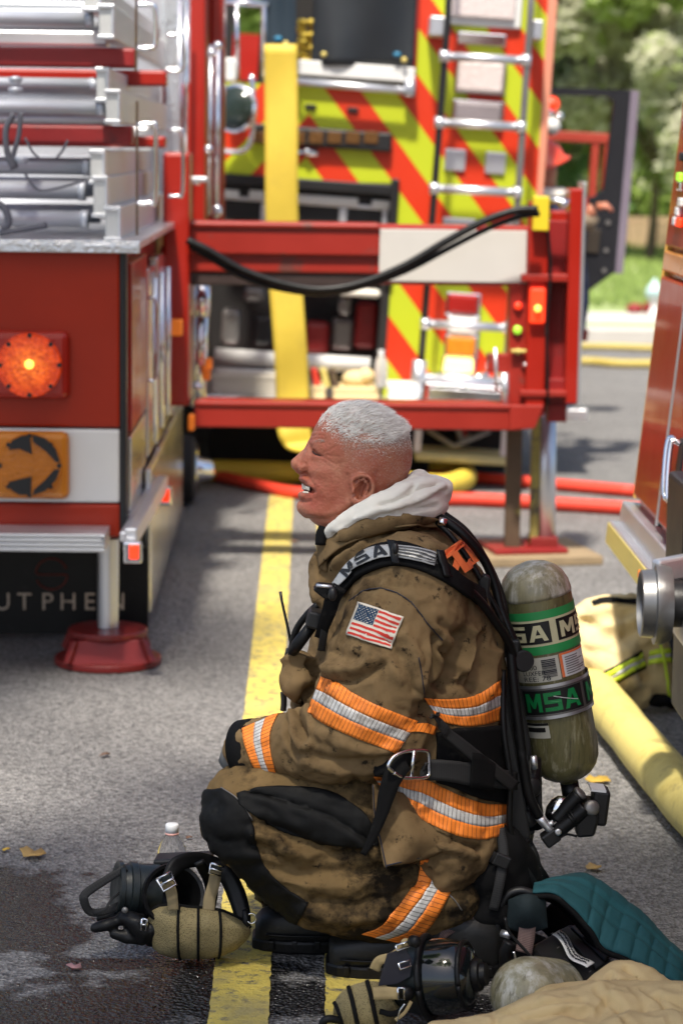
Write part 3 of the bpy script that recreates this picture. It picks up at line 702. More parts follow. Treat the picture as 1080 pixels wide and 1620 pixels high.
# mud flap with lettering
FM = Face(7.0); mb = MB(); FM.box(mb, -300, 862, 238, 1004, .012); fl = mb.build('mud_flap', m_rubber, LT)
m_dullred = mat('faded_red_print', (.16, .03, .02), .6); m_letter = mat('pale_lettering', (.50, .42, .33), .6, var=.15, col2=(.1, .08, .06), thr=(.55, .7), ds=30)
for ch, cx in zip('SUTPHEN', (-32, 4, 39, 75, 108, 142, 184)):
    text_on('letter', ch, 40 / FM.k, m_letter, FM.at(cx, 953, -.003), (1, 0, 0), (0, 0, 1), fl, .001, 1.0)
mb = MB(); c = lambda a, r=25: FM.at(82 + r * math.cos(a), 908 - r * math.sin(a) * .98, -.002)
pts = [c(a) for a in np.linspace(.35, math.pi * .97, 14)] + [FM.at(62, 909, -.002), FM.at(100, 909, -.002)] + [c(a) for a in np.linspace(-.05, -math.pi * .88, 14)]
mb.tube(pts, 4.6 / FM.k, 8, flat=.3, up=(0, 1, 0)); mb.build('emblem', m_dullred, fl, True)
# rear stabilizer with its red foot
m_foot = mat('foot_red_paint', (.17, .011, .009), .45, var=.2, coat=.15, col2=(.10, .02, .018), thr=(.62, .72), ds=14)
FJ = Face(6.72); k = FJ.k
mb = MB(); a, b = FJ.at(172, 852), FJ.at(171, 992); mb.tube([a, b], 17 / k, 28); jl = mb.build('stabilizer_leg', m_alu, LT, True); autosmooth(jl)
ft = FJ.at(171, 994); gz = 0.0
mb = MB(); mb.lathe(V(ft.x, ft.y, ft.z), (0, 0, 1), [(-.018, 62 / k), (-.016, 64 / k), (0, 64 / k), (.002, 62 / k)], 40)
mb.box((ft.x, ft.y, .012), (.01, .01, .01))
bz = .012
mb.lathe(V(ft.x, ft.y, .002), (0, 0, 1), [(0, 86 / k), (.018, 86 / k), (.02, 84 / k)], 44)
mb.build('foot', m_foot, jl, bevel=.003); mb = MB()
A_b = [V(ft.x + 94 / k * math.cos(a), ft.y + 94 / k * math.sin(a), .02) for a in (math.radians(t_) for t_ in (-128, -38, 52, 142))]
A_t = [V(ft.x + 76 / k * math.cos(a), ft.y + 76 / k * math.sin(a), ft.z - .016) for a in (math.radians(t_) for t_ in (-128, -38, 52, 142))]
for i in range(4):
    j = (i + 1) % 4; c_ = V(ft.x, ft.y, .1); cen = (A_b[i] + A_b[j] + A_t[i] + A_t[j]) / 4; n = (V(ft.x, ft.y, cen.z) - cen).normalized()
    mb.prism([A_b[i], A_b[j], A_t[j], A_t[i]], n * .012)
ribs_ = []
for i in range(4):
    rb_ = MB(); ribs_.append(rb_); rb_.bar(A_b[i] + V(0, 0, .002), A_t[i] - V(0, 0, .002), .020, .020)
mb.build('foot_web', m_reddark, jl, bevel=.002); [q.build('foot_rib', m_foot, jl, bevel=.003) for q in ribs_]  # web in dark red: shade of the recesses between ribs put into colour
mb = MB(); mb.tube([FJ.at(160, 1034, -.06), FJ.at(160, 1034, -.03)], 6 / k, 12); mb.build('pin', m_black, jl)
# kerb side: door, stainless panels, rub rail with lamps
def sbox(mb, Ya, Yb, za, zb2, dx, th=.03): return mb.box((SX + dx - th / 2, (Ya + Yb) / 2, (za + zb2) / 2), (th, Yb - Ya, abs(zb2 - za)))
mb = MB(); sbox(mb, 6.72, 7.34, .66, zt - .05, .012); d0 = mb.build('compartment_door', m_red, LT, bevel=.006)
mb = MB(); mb.tube(curve([V(SX + .02, 7.28, .75), V(SX + .045, 7.28, .77), V(SX + .045, 7.28, .98), V(SX + .02, 7.28, 1.0)], 5), .006, 8); mb.build('handle', m_chrome, d0, True)
mb = MB(); sbox(mb, 6.72, 7.34, .42, .645, .010); mb.build('lower_door', m_steel, LT, bevel=.006)
ya = [7.40, 7.74, 8.10, 8.62, 9.06, 9.5, 9.98]
for i in range(6):
    mb = MB(); sbox(mb, ya[i], ya[i + 1] - .025, .50, 1.08 + .02 * (i % 2), .014 + .006 * (i % 2)); dd = mb.build('compartment_door', m_steel, LT, bevel=.006)
    mb = MB(); mb.tube([V(SX + .03, ya[i] + .05, .55), V(SX + .03, ya[i] + .05, 1.05)], .009, 8); mb.build('hinge', m_chrome, dd, True)
for i in range(4):
    Ya = 7.2 + i * .52; mb = MB(); sbox(mb, Ya, Ya + .49, .05, .49, .035 - .004 * i, .02); mb.build('skirt_panel', m_steel, LT, bevel=.006)
mb = MB(); a, b = side(207, 850, .03), side(257, 748, .055); b.z = a.z + .01
mb.bar(a, b, .035, .05); mb.bar(a + V(-.02, 0, 0), b + V(-.03, 0, 0), .02, .03); rr = mb.build('rub_rail', m_alu, LT, bevel=.006)
for q in (a, b):
    mb = MB(); mb.box(q + V(.008, -.03, -.035), (.05, .03, .06)); lb = mb.build('marker_lamp', m_chrome, LT, bevel=.006)
    mb = MB(); mb.box(q + V(.012, -.048, -.032), (.026, .012, .04)); mb.build('lens', m_litred, lb, bevel=.004)
# outrigger housing post, marker lamp, polished tube, wheel
mb = MB(); mb.box((SX + .05, 8.36, 1.00), (.09, .22, .86)); mb.build('outrigger_housing', m_red, LT, bevel=.012)
for (cx, cy2, w, hh, Y) in ((280, 518, 18, 26, 8.1), (330, 575, 12, 18, 8.55), (327, 592, 12, 20, 8.6), (303, 668, 10, 26, 8.2)):
    p = P(cx, cy2, Y); mb = MB(); mb.box(p, (w * Y / FPX, .03, hh * Y / FPX)); mb.build('marker_lens', m_orangelens, LT, bevel=.006)
mb = MB(); mb.tube([P(320, 452, 8.62), P(314, 640, 8.62)], .026, 18); mb.tube([P(320, 452, 8.62), P(318, 500, 8.62)], .031, 18); mb.build('grab_tube', m_chrome, LT, True)
for (cx, cy2, r) in ((312, 612, 9), (316, 640, 7)):
    mb = MB(); mb.ball(P(cx, cy2, 8.56), r * 8.56 / FPX); mb.build('chrome_cap', m_chrome, LT, True)
wc = P(300, 742, 9.8); r = wc.z - .005
mb = MB(); mb.lathe(wc + V(-.30, 0, 0), (1, 0, 0), [(0, r * .7), (.02, r * .95), (.06, r), (.27, r), (.315, r * .95), (.33, r * .72)], 40); wh = mb.build('wheel', m_tyre, LT, True); autosmooth(wh)
mb = MB(); mb.lathe(wc + V(.03, 0, 0), (1, 0, 0), [(-.02, r * .70), (.005, r * .66), (-.03, r * .5), (.01, r * .34), (.06, r * .28), (.075, r * .1)], 32); mb.build('hub', m_chrome, wh, True)
# upper works along the side: red pillars and chrome rails beside the ladder
mb = MB(); mb.box((SX + .03, 9.35, 1.75), (.16, .5, 1.2)); mb.build('turntable_pillar', m_red, LT, bevel=.01)
mb = MB(); mb.box((SX + .135, 9.7, 1.75), (.05, .3, 1.2)); mb.build('turntable_pillar', m_red, LT, bevel=.01)
for (xa, ya_, xb, yb, Y, rr_) in ((285, 0, 283, 350, 9.1, 5), (322, 0, 318, 345, 9.15, 4), (346, 70, 342, 345, 9.0, 4), (334, 72, 331, 340, 9.0, 3), (296, 0, 293, 280, 9.0, 3)):
    mb = MB(); mb.tube([P(xa, ya_, Y), P(xb, yb, Y)], rr_ * Y / FPX, 10); mb.build('grab_rail', m_chrome, LT, True)
for (cx, cy2) in ((345, 72), (335, 84), (345, 335), (330, 236), (344, 330), (312, 286)):
    mb = MB(); mb.ball(P(cx, cy2, 8.95), 7 * 8.95 / FPX, 12, 8); mb.build('rail_fitting', m_chrome, LT, True)
mb = MB(); mb.box(P(312, 284, 8.9), (.075, .05, .02)); mb.build('bracket_plate', m_alu, LT, bevel=.004)
# nested ladder sections on the deck
m_rung = mat('ladder_rung_aluminium', (.50, .52, .57), .45, .45, var=.08, vs=5)
m_rail = mat('ladder_rail_aluminium', (.58, .58, .56), .42, .5, var=.06, vs=3)
LD = thing('aerial_ladder', 'nested silver aerial ladder sections with round rungs lying on the ladder truck deck', 'ladder', (-1.2, 6.8, 1.2))
def beam(x0, y0, x1, y1, Y, L):
    FF = Face(Y); mb = MB(); FF.box(mb, x0, y0, x1, y1, L); o = mb.build('rail', m_rail, LD, bevel=.004)
    mb = MB(); FF.box(mb, x0 - 3, y0 - 2, x1 + 1, y0 + 5, .05, -.01); FF.box(mb, x0 - 3, y1 - 5, x1 + 1, y1 + 2, .05, -.01); FF.box(mb, x1 - 4, y0 + 5, x1 + 1, y1 - 5, .05, -.008); mb.build('end_bracket', m_alu, o, bevel=.003)
for b in ((157, 8, 180, 60, 6.72, 2.7), (153, 108, 172, 160, 6.80, 2.3), (168, 143, 190, 194, 6.72, 2.5), (143, 238, 166, 290, 6.85, 2.3), (148, 280, 170, 342, 6.78, 2.4), (167, 328, 191, 380, 6.72, 2.5), (133, -30, 160, 16, 6.8, 2.6)):
    beam(*b)
for (y0, y1, x1, Y) in ((19, 41, 148, 6.86), (124, 142, 154, 6.9), (160, 182, 166, 6.83), (251, 277, 143, 6.95), (287, 316, 136, 6.9), (334, 360, 140, 6.83)):
    a, b = P(-330, (y0 + y1) / 2 - 6, Y), P(x1, (y0 + y1) / 2, Y); a.z = b.z
    mb = MB(); mb.tube([a, b], (y1 - y0) / 2 * Y / FPX, 20); mb.tube([b + V(-.02, 0, 0), b], (y1 - y0) / 1.8 * Y / FPX, 20); mb.build('rung', m_rung, LD, True)
    for j in range(1, 5):                                       # further rungs behind
        mb = MB(); mb.tube([a + V(0, .4 * j, 0), b + V(0, .4 * j, 0)], (y1 - y0) / 2 * Y / FPX, 14); mb.build('rung', m_rung, LD, True)
for (y0, y1, x1, Y, Mx) in ((46, 70, 165, 7.0, m_alu), (73, 103, 209, 6.9, m_reddark), (108, 132, 258, 7.5, m_red), (184, 196, 170, 7.05, m_alu), (196, 226, 205, 6.9, m_reddark), (212, 230, 257, 7.5, m_red), (0, 16, 140, 7.1, m_alu)):
    FF = Face(Y); mb = MB(); FF.box(mb, -330, y0, x1, y1, .10); mb.build('cross_beam', Mx, LD, bevel=.008)
FF = Face(8.9); mb = MB(); FF.box(mb, -330, 200, 262, 352, .03); mb.build('tread_panel', m_diamond, LD, bevel=.004)
FF = Face(9.1); mb = MB(); FF.box(mb, 254, -140, 302, 128, .05); FF.box(mb, 262, 110, 284, 350, .05, -.1); mb.build('upright_panel', m_diamond, LD, bevel=.004)
FF = Face(9.6); mb = MB(); FF.box(mb, -330, -160, 262, 200, .03); mb.build('back_panel', m_alu, LD, bevel=.004)
def uhandle(x0, x1, y0, y1, Y, r=4):
    mb = MB(); q = lambda a, b: P(a, b, Y)
    mb.tube(curve([q(x0, y0), q(x1 - 8, y0), q(x1, y0 + 8), q(x1, y1 - 8), q(x1 - 8, y1), q(x0, y1)], 5), r * Y / FPX, 12); mb.build('handle', m_chrome, LD, True)
uhandle(217, 246, 8, 76, 6.75); uhandle(217, 246, 197, 321, 6.75); uhandle(264, 290, 56, 112, 7.6, 3); uhandle(266, 289, 206, 310, 7.6, 3)
mb = MB(); mb.tube([P(216, -20, 6.8), P(215, 112, 6.8)], 2 * 6.8 / FPX, 8); mb.build('rod', m_brownpost, LD); mb = MB(); mb.tube([P(217, 160, 6.8), P(217, 372, 6.8)], 2 * 6.8 / FPX, 8); mb.build('rod', m_brownpost, LD)
for pts, r in (([(22, 180), (10, 205), (12, 240), (22, 268)], 5), ([(34, 178), (30, 215), (22, 245), (26, 266)], 4), ([(-10, 318), (8, 330), (14, 352), (4, 362)], 6), ([(40, 218), (52, 240), (62, 250)], 2), ([(108, 222), (98, 240), (90, 250)], 2), ([(40, 275), (60, 300), (90, 298), (135, 285)], 2), ([(0, 368), (40, 362), (75, 356)], 5)):
    mb = MB(); mb.tube(curve([P(a, b, 6.75) for a, b in pts], 6), r * 6.75 / FPX, 8); mb.build('cable', mat('grey_cable', (.10, .10, .12), .5) if 'grey_cable' not in bpy.data.materials else bpy.data.materials['grey_cable'], LD, True)
for (cx, cy2) in ((25, 126), (25, 143), (35, 252)):
    mb = MB(); mb.lathe(P(cx, cy2, 6.74), (0, 0, 1), [(-.012, .012), (0, .02), (.006, .02), (.01, .006)], 16); mb.build('knob', m_rung, LD, True)

# ---- the outrigger frame pulled out to the right
FO = Face(8.35); k = FO.k
mb = MB(); FO.box(mb, 300, 355, 600, 404, .14); FO.box(mb, 300, 352, 600, 362, .16, -.012); FO.box(mb, 300, 400, 598, 432, .12, .02); og = mb.build('outrigger', m_redworn, LT, bevel=.008)
mb = MB(); FO.box(mb, 300, 431, 598, 452, .11, .03); mb.build('dark_underside', mat('dark_steel', (.035, .022, .02), .5, var=.3), og, bevel=.004)  # lower part of the beam in a darker steel colour
mb = MB(); FO.box(mb, 596, 357, 838, 451, .10, .02); mb.build('outer_beam', m_red, og, bevel=.006)
mb = MB(); FO.box(mb, 600, 364, 832, 446, .012, .006); mb.build('grey_plate', m_grey, og, bevel=.002)
mb = MB(); FO.box(mb, 306, 640, 822, 679, .13, .0); FO.box(mb, 306, 637, 822, 646, .14, -.008); mb.build('lower_beam', m_redworn, og, bevel=.006)
mb = MB(); FO.box(mb, 804, 448, 832, 640, .12, .01); mb.build('control_post', m_redworn, og, bevel=.005)
mb = MB(); FO.box(mb, 834, 320, 864, 660, .10, -.02); FO.box(mb, 868, 335, 896, 640, .10, .10); FO.box(mb, 897, 300, 917, 640, .16, -.02); mb.build('jack_guide', m_red, og, bevel=.006)
mb = MB(); FO.box(mb, 862, 350, 898, 655, .04, .09); FO.box(mb, 866, 600, 896, 655, .06, .03); mb.build('guide_recess', m_reddark, og, bevel=.003)
mb = MB(); FO.box(mb, 917, 290, 922, 645, .17, -.02); mb.build('guide_edge', m_gold and m_alu, og, bevel=.002)
mb = MB(); FO.box(mb, 824, 434, 898, 446, .13, -.03); mb.build('clamp_band', m_redworn, og, bevel=.004)
mb = MB(); FO.box(mb, 822, 618, 896, 628, .13, -.03); mb.build('clamp_band', m_redworn, og, bevel=.004)
mb = MB(); FO.prism(mb, [(806, 641), (860, 641), (846, 678), (806, 681)], .1, -.032); mb.build('gusset', m_redworn, og, bevel=.004)
mb = MB(); FO.box(mb, 866, 640, 896, 668, .1, .02); mb.build('lower_bracket', m_reddark, og, bevel=.003)
mb = MB(); FO.box(mb, 838, 456, 862, 512, .03, -.05); lp = mb.build('warning_lamp', m_litred, og, bevel=.008)
mb = MB(); mb.ball(FO.at(850, 488, -.06), .012); mb.build('bulb', m_lenscore, lp, True) if False else mb.build('bulb', m_lenscore, og, True)
for cx, cy2, rr_, Mx in ((819, 484, 6, m_litred), (818, 522, 7, m_greenled), (819, 556, 5, m_gold), (830, 577, 4, m_alu)):
    mb = MB(); mb.lathe(FO.at(cx, cy2, .008), (0, -1, 0), [(0, (rr_ + 3) / k), (.006, (rr_ + 3) / k)], 18); o = mb.build('bezel', m_reddark, og)
    mb = MB(); mb.ball(FO.at(cx, cy2, .0), (rr_ / k, .012, rr_ / k)); mb.build('indicator', Mx, og, True)
mb = MB(); FO.box(mb, 808, 553, 832, 558, .02, -.02); mb.build('switch', m_gold, og, bevel=.003)
mb = MB(); FO.box(mb, 770, 560, 806, 590, .06, .02); mb.build('side_bracket', m_redworn, og, bevel=.004)
mb = MB(); mb.tube([FO.at(783, 550, .01), FO.at(785, 620, .01)], 3 / k, 8); mb.tube([FO.at(797, 590, .01), FO.at(799, 640, .01)], 7 / k, 10); mb.build('vertical_rod', m_alu, og, True)
pb = G(815, 888); yj = pb.y
FB = Face(yj)
mb = MB(); FB.box(mb, 800, 672, 824, 878, .055); FB.box(mb, 795, 868, 829, 880, .075, -.01); mb.build('drop_post', m_brownpost, og, bevel=.003)
a, b = FB.at(862, 655), FB.at(861, 862)
mb = MB(); mb.tube([a + V(.006, .05, 0), b + V(.006, .05, 0)], 17 / FB.k, 24); mb.build('jack_leg', m_alu, og, True)
mb = MB(); mb.box((a + b) / 2 + V(-.033, .04, 0), (.028, .05, a.z - b.z)); mb.build('marked_bar', m_jacktape, og, bevel=.002)
mb = MB(); FB.box(mb, 838, 850, 882, 886, .12, 0); mb.lathe(FB.at(836, 868, .06), (-1, 0, 0), [(0, .03), (.012, .04), (.02, .04)], 18); mb.build('jack_foot', m_foot, og, bevel=.004)
mb = MB(); c = FB.at(825, 884, .06); mb.box((c.x, c.y + .02, .042), (.27, .26, .018), (V(.98, .2, 0), V(-.2, .98, 0), V(0, 0, 1))); mb.build('foot_plate', m_reddark, og, bevel=.004)
mb = MB(); mb.box((c.x + .03, c.y + .04, .017), (.42, .42, .032), (V(.98, .2, 0), V(-.2, .98, 0), V(0, 0, 1))); mb.build_at('cribbing_board', m_wood, (c.x, c.y, 0), 'square wooden board laid under the outrigger foot', 'board', bevel=.004)
# cable loop and its yellow clamp
cb = [(296, 380), (330, 396), (380, 425), (440, 447), (505, 458), (570, 448), (640, 420), (705, 382), (765, 350), (815, 333), (850, 331)]
mb = MB()
mb.tube(curve([FO.at(a, b, -.13) for a, b in cb], 6), 6.0 / k, 10); mb.build('hydraulic_hose', m_rubber, LT, True)
mb = MB(); mb.tube(curve([FO.at(a + 3, b + 9 + 4 * math.sin(i), -.12) for i, (a, b) in enumerate(cb)], 6), 4.5 / k, 10); mb.build('hydraulic_hose', m_rubber, LT, True)
mb = MB(); FO.box(mb, 843, 311, 868, 365, .06, -.07); mb.build('yellow_clamp', m_yellow, og, bevel=.004)
mb = MB(); mb.tube([FO.at(866, 318, -.02), FO.at(900, 318, -.02)], 5 / k, 10); mb.ball(FO.at(890, 322, -.03), 9 / k, 10, 8); mb.build('pipe_fitting', m_chrome, og, True)
mb = MB(); mb.tube(curve([FO.at(866, 365, -.03), FO.at(870, 430, -.03), FO.at(864, 520, -.03), FO.at(866, 640, -.03)], 6), 2.5 / k, 8); mb.build('thin_cable', m_rubber, og, True)

# ================================================================== fire engine with the chevron rear
CY, LEAN = 10.6, .056
E = thing('fire_engine', 'fire engine seen from behind with red and lime chevron stripes across its rear', 'fire truck', (.2, CY, 0))
F = Face(CY, LEAN); k = F.k; O0 = F.at(489, 180.5)
def cuv(p): d = p - O0; return (d.dot(F.X), d.dot(F.Z))
def chev(pts, dY=0.0, dep=.04, name='rear_panel'):
    q = F.quad(pts, dY); mb = MB(); n = len(q)
    bk = [p + V(0, dep, 0) for p in q]
    uvs = [[cuv(p) for p in q]]
    mb.add(q + bk, [tuple(range(n))] + [(i, (i + 1) % n, (i + 1) % n + n, i + n) for i in range(n)], uvs + [[cuv(q[i]), cuv(q[(i + 1) % n]), cuv(q[(i + 1) % n]), cuv(q[i])] for i in range(n)])
    return mb.build(name, m_chev, E)
chev([(345, 130), (345, 283), (624, 290), (604, 660), (836, 660), (856, 330), (892, -160), (668, -160), (654, 138)])
mb = MB(); mb.box((.0, CY + 3.3, 1.1), (2.0, 6.4, 1.6)); 
mb = MB()                                                  # body shell behind: side walls, floor, roof kept hollow
c = F.at(880, 200); c = V(c.x, 0, 1.3)
mb.box((c.x - .30, CY + 3.2, 1.45), (.03, 6.2, 2.6), F.ax); mb.box((-1.45, CY + 3.2, 1.45), (.03, 6.2, 2.6), F.ax)
mb.box((-.2, CY + 6.2, 1.2), (2.5, .03, 2.0), F.ax); mb.box((-.2, CY + 3.2, .35), (2.5, 6.2, .05), F.ax); mb.box((-.2, CY + 3.4, 1.72), (2.4, 5.9, .05), F.ax)
mb.build('body_shell', m_red, E)
mb = MB(); F.prism(mb, [(876, -160), (893, -160), (856, 345), (846, 345)], .06, -.012); mb.build('corner_trim', mat('copper_pink_edge', (.62, .25, .16), .35), E, bevel=.004)
mb = MB(); F.prism(mb, [(664, -160), (672, -160), (658, 112), (652, 112)], .05, -.012); mb.build('opening_trim', m_red, E)
# hose bed opening: dark inside, folded hose, vinyl covers, rails
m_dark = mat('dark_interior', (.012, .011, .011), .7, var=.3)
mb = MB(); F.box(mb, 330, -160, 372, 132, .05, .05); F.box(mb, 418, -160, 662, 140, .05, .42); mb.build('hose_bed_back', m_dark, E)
def cloth(x0, x1, y0, y1, dY, name, M, amp=.02, fq=3.0, skew=0):
    mb = MB()
    def fn(u, v):
        p = F.at(x0 + (x1 - x0) * u - skew * v, y0 + (y1 - y0) * v, dY)
        return p + V(0, amp * (math.sin(u * fq * 2 + v * 2.2 + .6) * (.4 + .6 * v) + .4 * math.sin(u * 11 - v * 4)), 0)
    mb.grid(fn, 26, 20); return mb.build(name, M, E, True, solid=.006)
cloth(505, 668, -160, 104, -.05, 'vinyl_cover', m_vinyl, .022, 3.2, 14)
cloth(420, 470, -160, 80, -.14, 'cover_flap', mat('navy_vinyl', (.016, .028, .040), .42, var=.2), .008, 1.5, 3)
for cx, cy2, Mx in ((440, 61, 0), (452, 69, 1), (512, 86, 1), (628, 86, 0), (639, 95, 1)):
    mb = MB(); mb.ball(F.at(cx, cy2, -.16 if cx < 470 else -.085), (6 / k, .01, 4 / k) if Mx == 0 else (4.5 / k,) * 3, 10, 8); mb.build('fastener', mat('blue_tab', (.02, .18, .32), .4) if Mx == 0 else m_gold, E, True)
random.seed(4)
for i in range(7):
    for j in range(2):
        y = 30 + i * 10.2; x = 471 + j * 16 + random.uniform(-2, 2); mb = MB(); F.box(mb, x, y, x + 15, y + 8.5, .3, random.uniform(0, .05)); mb.build('hose_fold', m_yhose, E, bevel=.01)
mb = MB(); F.box(mb, 470, 101, 655, 124, .08, -.06); mb.build('bed_sill', m_white, E, bevel=.006)
mb = MB(); F.tube(mb, [(470, 129), (655, 145)], 6, -.09); F.box(mb, 640, 126, 656, 152, .06, -.10); mb.build('sill_rail', m_alu, E, True)
# mirror, lamp on a bracket at the left
mb = MB(); fr = [(374, 6), (418, 10), (417, 128), (376, 128), (374, 6)]
mb.tube([F.at(a, b, -.15) for a, b in fr], 4 / k, 8); mb.tube([F.at(350, 2, -.15), F.at(425, 6, -.15)], 5 / k, 8); mb.build('mirror_frame', m_chrome, E, True)
sp_ = F.at(374, 172, -.2); ax_ = V(-.45, -.85, .1).normalized()
mb = MB(); mb.lathe(sp_, ax_, [(-.09, .02), (-.06, .07), (0, .102), (.012, .106), (.02, .1)], 28); lo = mb.build('work_lamp', m_chrome, E, True)
mb = MB(); mb.lathe(sp_ + ax_ * .012, ax_, [(0, .094), (.012, .09), (.02, .02)], 24); mb.build('lens', mat('dark_lamp_glass', (.02, .03, .025), .1), lo, True)
mb = MB(); mb.tube(curve([F.at(398, 118, -.18), F.at(400, 150, -.2), F.at(402, 180, -.2), F.at(396, 225, -.2), F.at(380, 240, -.2), F.at(352, 238, -.18)], 5), 4 / k, 10)
mb.ball(F.at(398, 172, -.2), 8 / k); mb.ball(F.at(398, 186, -.21), 7 / k); mb.build('lamp_bracket', m_chrome, E, True)
mb = MB(); F.box(mb, 354, 92, 374, 128, .08, -.16); mb.build('bracket_block', m_white, E, bevel=.01)
# traffic bar, latches, lower black panel
mb = MB(); F.box(mb, 396, 203, 618, 233, .05, -.045); tb = mb.build('traffic_bar', m_black, E, bevel=.01)
for i in range(7):
    mb = MB(); F.box(mb, 402 + i * 29, 208, 424 + i * 29, 227, .02, -.052); mb.build('lens', mat('dim_amber_lens', (.10, .045, .012), .25, var=.3, vs=40) if i == 0 else bpy.data.materials['dim_amber_lens'], tb, bevel=.003)
for cx, cy2 in ((491, 169), (558, 174)):
    mb = MB(); F.box(mb, cx - 9, cy2 - 4, cx + 9, cy2 + 4, .02, -.012); mb.build('latch', m_black, E, bevel=.003)
mb = MB(); F.box(mb, 470, 236, 502, 246, .04, -.03); mb.ball(F.at(486, 240, -.03), 6 / k); mb.build('door_handle', m_chrome, E, True)
mb = MB(); F.box(mb, 340, 283, 624, 300, .12, -.02); F.box(mb, 340, 300, 624, 352, .1, .05); F.box(mb, 613, 284, 626, 452, .06, -.025); mb.build('rear_locker', m_black, E, bevel=.006)
for x0, x1, y in ((350, 378, 306), (394, 418, 307), (470, 566, 316), (588, 622, 323)):
    mb = MB(); F.box(mb, x0, y - 6, x1, y + 6, .03, .015); mb.build('locker_strip', m_white, E, bevel=.005)
mb = MB(); F.box(mb, 345, 318, 618, 324, .02, .04); F.box(mb, 412, 322, 420, 360, .02, .035); F.box(mb, 536, 330, 548, 360, .02, .035); F.box(mb, 604, 330, 612, 360, .02, .035); mb.build('locker_frame', m_alu, E, bevel=.003)
# rear compartment below
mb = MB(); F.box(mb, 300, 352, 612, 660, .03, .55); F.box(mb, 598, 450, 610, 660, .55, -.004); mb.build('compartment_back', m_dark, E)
for x0, y0, x1, y1, Mx, d in ((350, 490, 380, 545, m_strapmetal, .3), (400, 500, 432, 548, m_black, .25), (482, 510, 520, 560, m_reddark, .35), (524, 505, 560, 555, m_strapmetal, .4), (562, 480, 596, 552, m_reddark, .3), (385, 455, 418, 478, m_strapmetal, .3), (536, 458, 602, 470, m_hood, .1), (536, 470, 556, 500, m_strapmetal, .2)):
    mb = MB(); F.box(mb, x0, y0, x1, y1, .15, d); mb.build('stowed_gear', Mx, E, bevel=.02)
mb = MB(); F.tube(mb, [(340, 563), (462, 571), (585, 578)], 13, -.05, 16); mb.build('tailboard_tube', m_white, E, True)
mb = MB(); F.tube(mb, [(338, 590), (458, 596)], 9, -.1, 12); mb.build('tailboard_tube', m_white, E, True)
mb = MB(); F.box(mb, 300, 640, 830, 662, .7, -.45); mb.build('tailboard', m_diamond, E, bevel=.006)
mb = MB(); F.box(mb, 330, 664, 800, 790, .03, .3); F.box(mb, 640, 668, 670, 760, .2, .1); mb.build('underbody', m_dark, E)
FS = Face(CY - .3, LEAN); mb = MB(); FS.box(mb, 655, 717, 800, 731, .22); FS.tube(mb, [(657, 722), (800, 730)], 7, -.01); st2 = mb.build('folding_step', m_gold and mat('yellowed_step_grip', (.50, .44, .22), .6, var=.2, bump=.6, bs=120), E, bevel=.004)
mb = MB(); FS.tube(mb, [(676, 680), (718, 706), (775, 682)], 4, .0); FS.tube(mb, [(722, 676), (730, 696), (745, 690)], 5, .05); mb.build('tow_bracket', m_strapmetal, E, True)
mb = MB(); FS.box(mb, 655, 680, 666, 715, .03); FS.box(mb, 792, 680, 804, 722, .03); mb.build('step_hanger', m_alu, E)
# ladder up the right of the rear
FLd = Face(CY - .22, LEAN); kl = FLd.k
for x0, x1, Mx, yy in ((708, 661, m_black, 636), (838, 797, m_strapmetal, 620)):
    mb = MB(); FLd.tube(mb, [(x0 + 8, -160), (x0, 30), ((x0 + x1) / 2, 330), (x1, yy)], 5.5, 0, 12); mb.build('ladder_rail', Mx, E, True)
for y, xa, xb in ((92, 702, 832), (197, 694, 824), (301, 686, 818), (515, 672, 804), (600, 664, 798)):
    mb = MB(); FLd.tube(mb, [(xa, y - 3), (xb, y + 4)], 7, 0, 12); FLd.tube(mb, [(xa - 7, y - 3.4), (xa + 8, y - 2.6)], 10, -.0, 12); FLd.tube(mb, [(xb - 8, y + 3.6), (xb + 7, y + 4.2)], 10, -.0, 12); mb.build('ladder_rung', m_alu, E, True)
mb = MB(); F.box(mb, 680, 26, 704, 56, .2, -.2); mb.build('ladder_bracket', m_alu, E, bevel=.006); mb = MB(); F.box(mb, 842, 32, 858, 62, .2, -.2); mb.build('ladder_bracket', m_alu, E, bevel=.006)
mb = MB(); FLd.tube(mb, [(664, 570), (658, 632)], 12, 0); mb.build('ladder_foot', m_alu, E, True)
# lamps and plates between the ladder rails
def plate(x0, y0, x1, y1, M, name, d=.03, bev=.008, dY=None, par=None):
    mb = MB(); F.box(mb, x0, y0, x1, y1, d, -d + .004 if dY is None else dY); return mb.build(name, M, par or E, bevel=bev)
plate(707, -60, 826, 40, m_white, 'scene_lamp_frame'); sc_ = plate(716, -50, 816, 28, m_clearlens, 'scene_lamp', .02, .01, -.045)
plate(724, 52, 800, 72, m_chrome, 'chrome_strip', .03)
for (x0, y0, x1, y1, Mx, lab) in ((724, 97, 796, 146, m_clearlens, 'clear warning lamp'), (719, 162, 792, 196, mat('grey_lamp_lens', (.22, .19, .2), .25, var=.2, bump=.6, bs=60), 'grey warning lamp'),
                                  (708, 466, 756, 498, m_lensdull, 'dark red brake lamp'), (710, 501, 755, 530, m_white, 'white reversing lamp'), (706, 533, 752, 564, m_lensamber, 'amber indicator lamp'), (702, 567, 748, 594, m_litamber, 'lit amber lamp')):
    b0 = plate(x0 - 4, y0 - 3, x1 + 4, y1 + 3, m_chrome, 'warning_lamp', .035); b0['label'] = lab; plate(x0, y0, x1, y1, Mx, 'lens', .04, .014, -.048, b0)
for q in ((703, 236, 736, 270), (767, 241, 799, 275), (700, 345, 752, 358), (798, 350, 810, 362)): plate(*q, m_alu, 'small_plate', .02, .006)
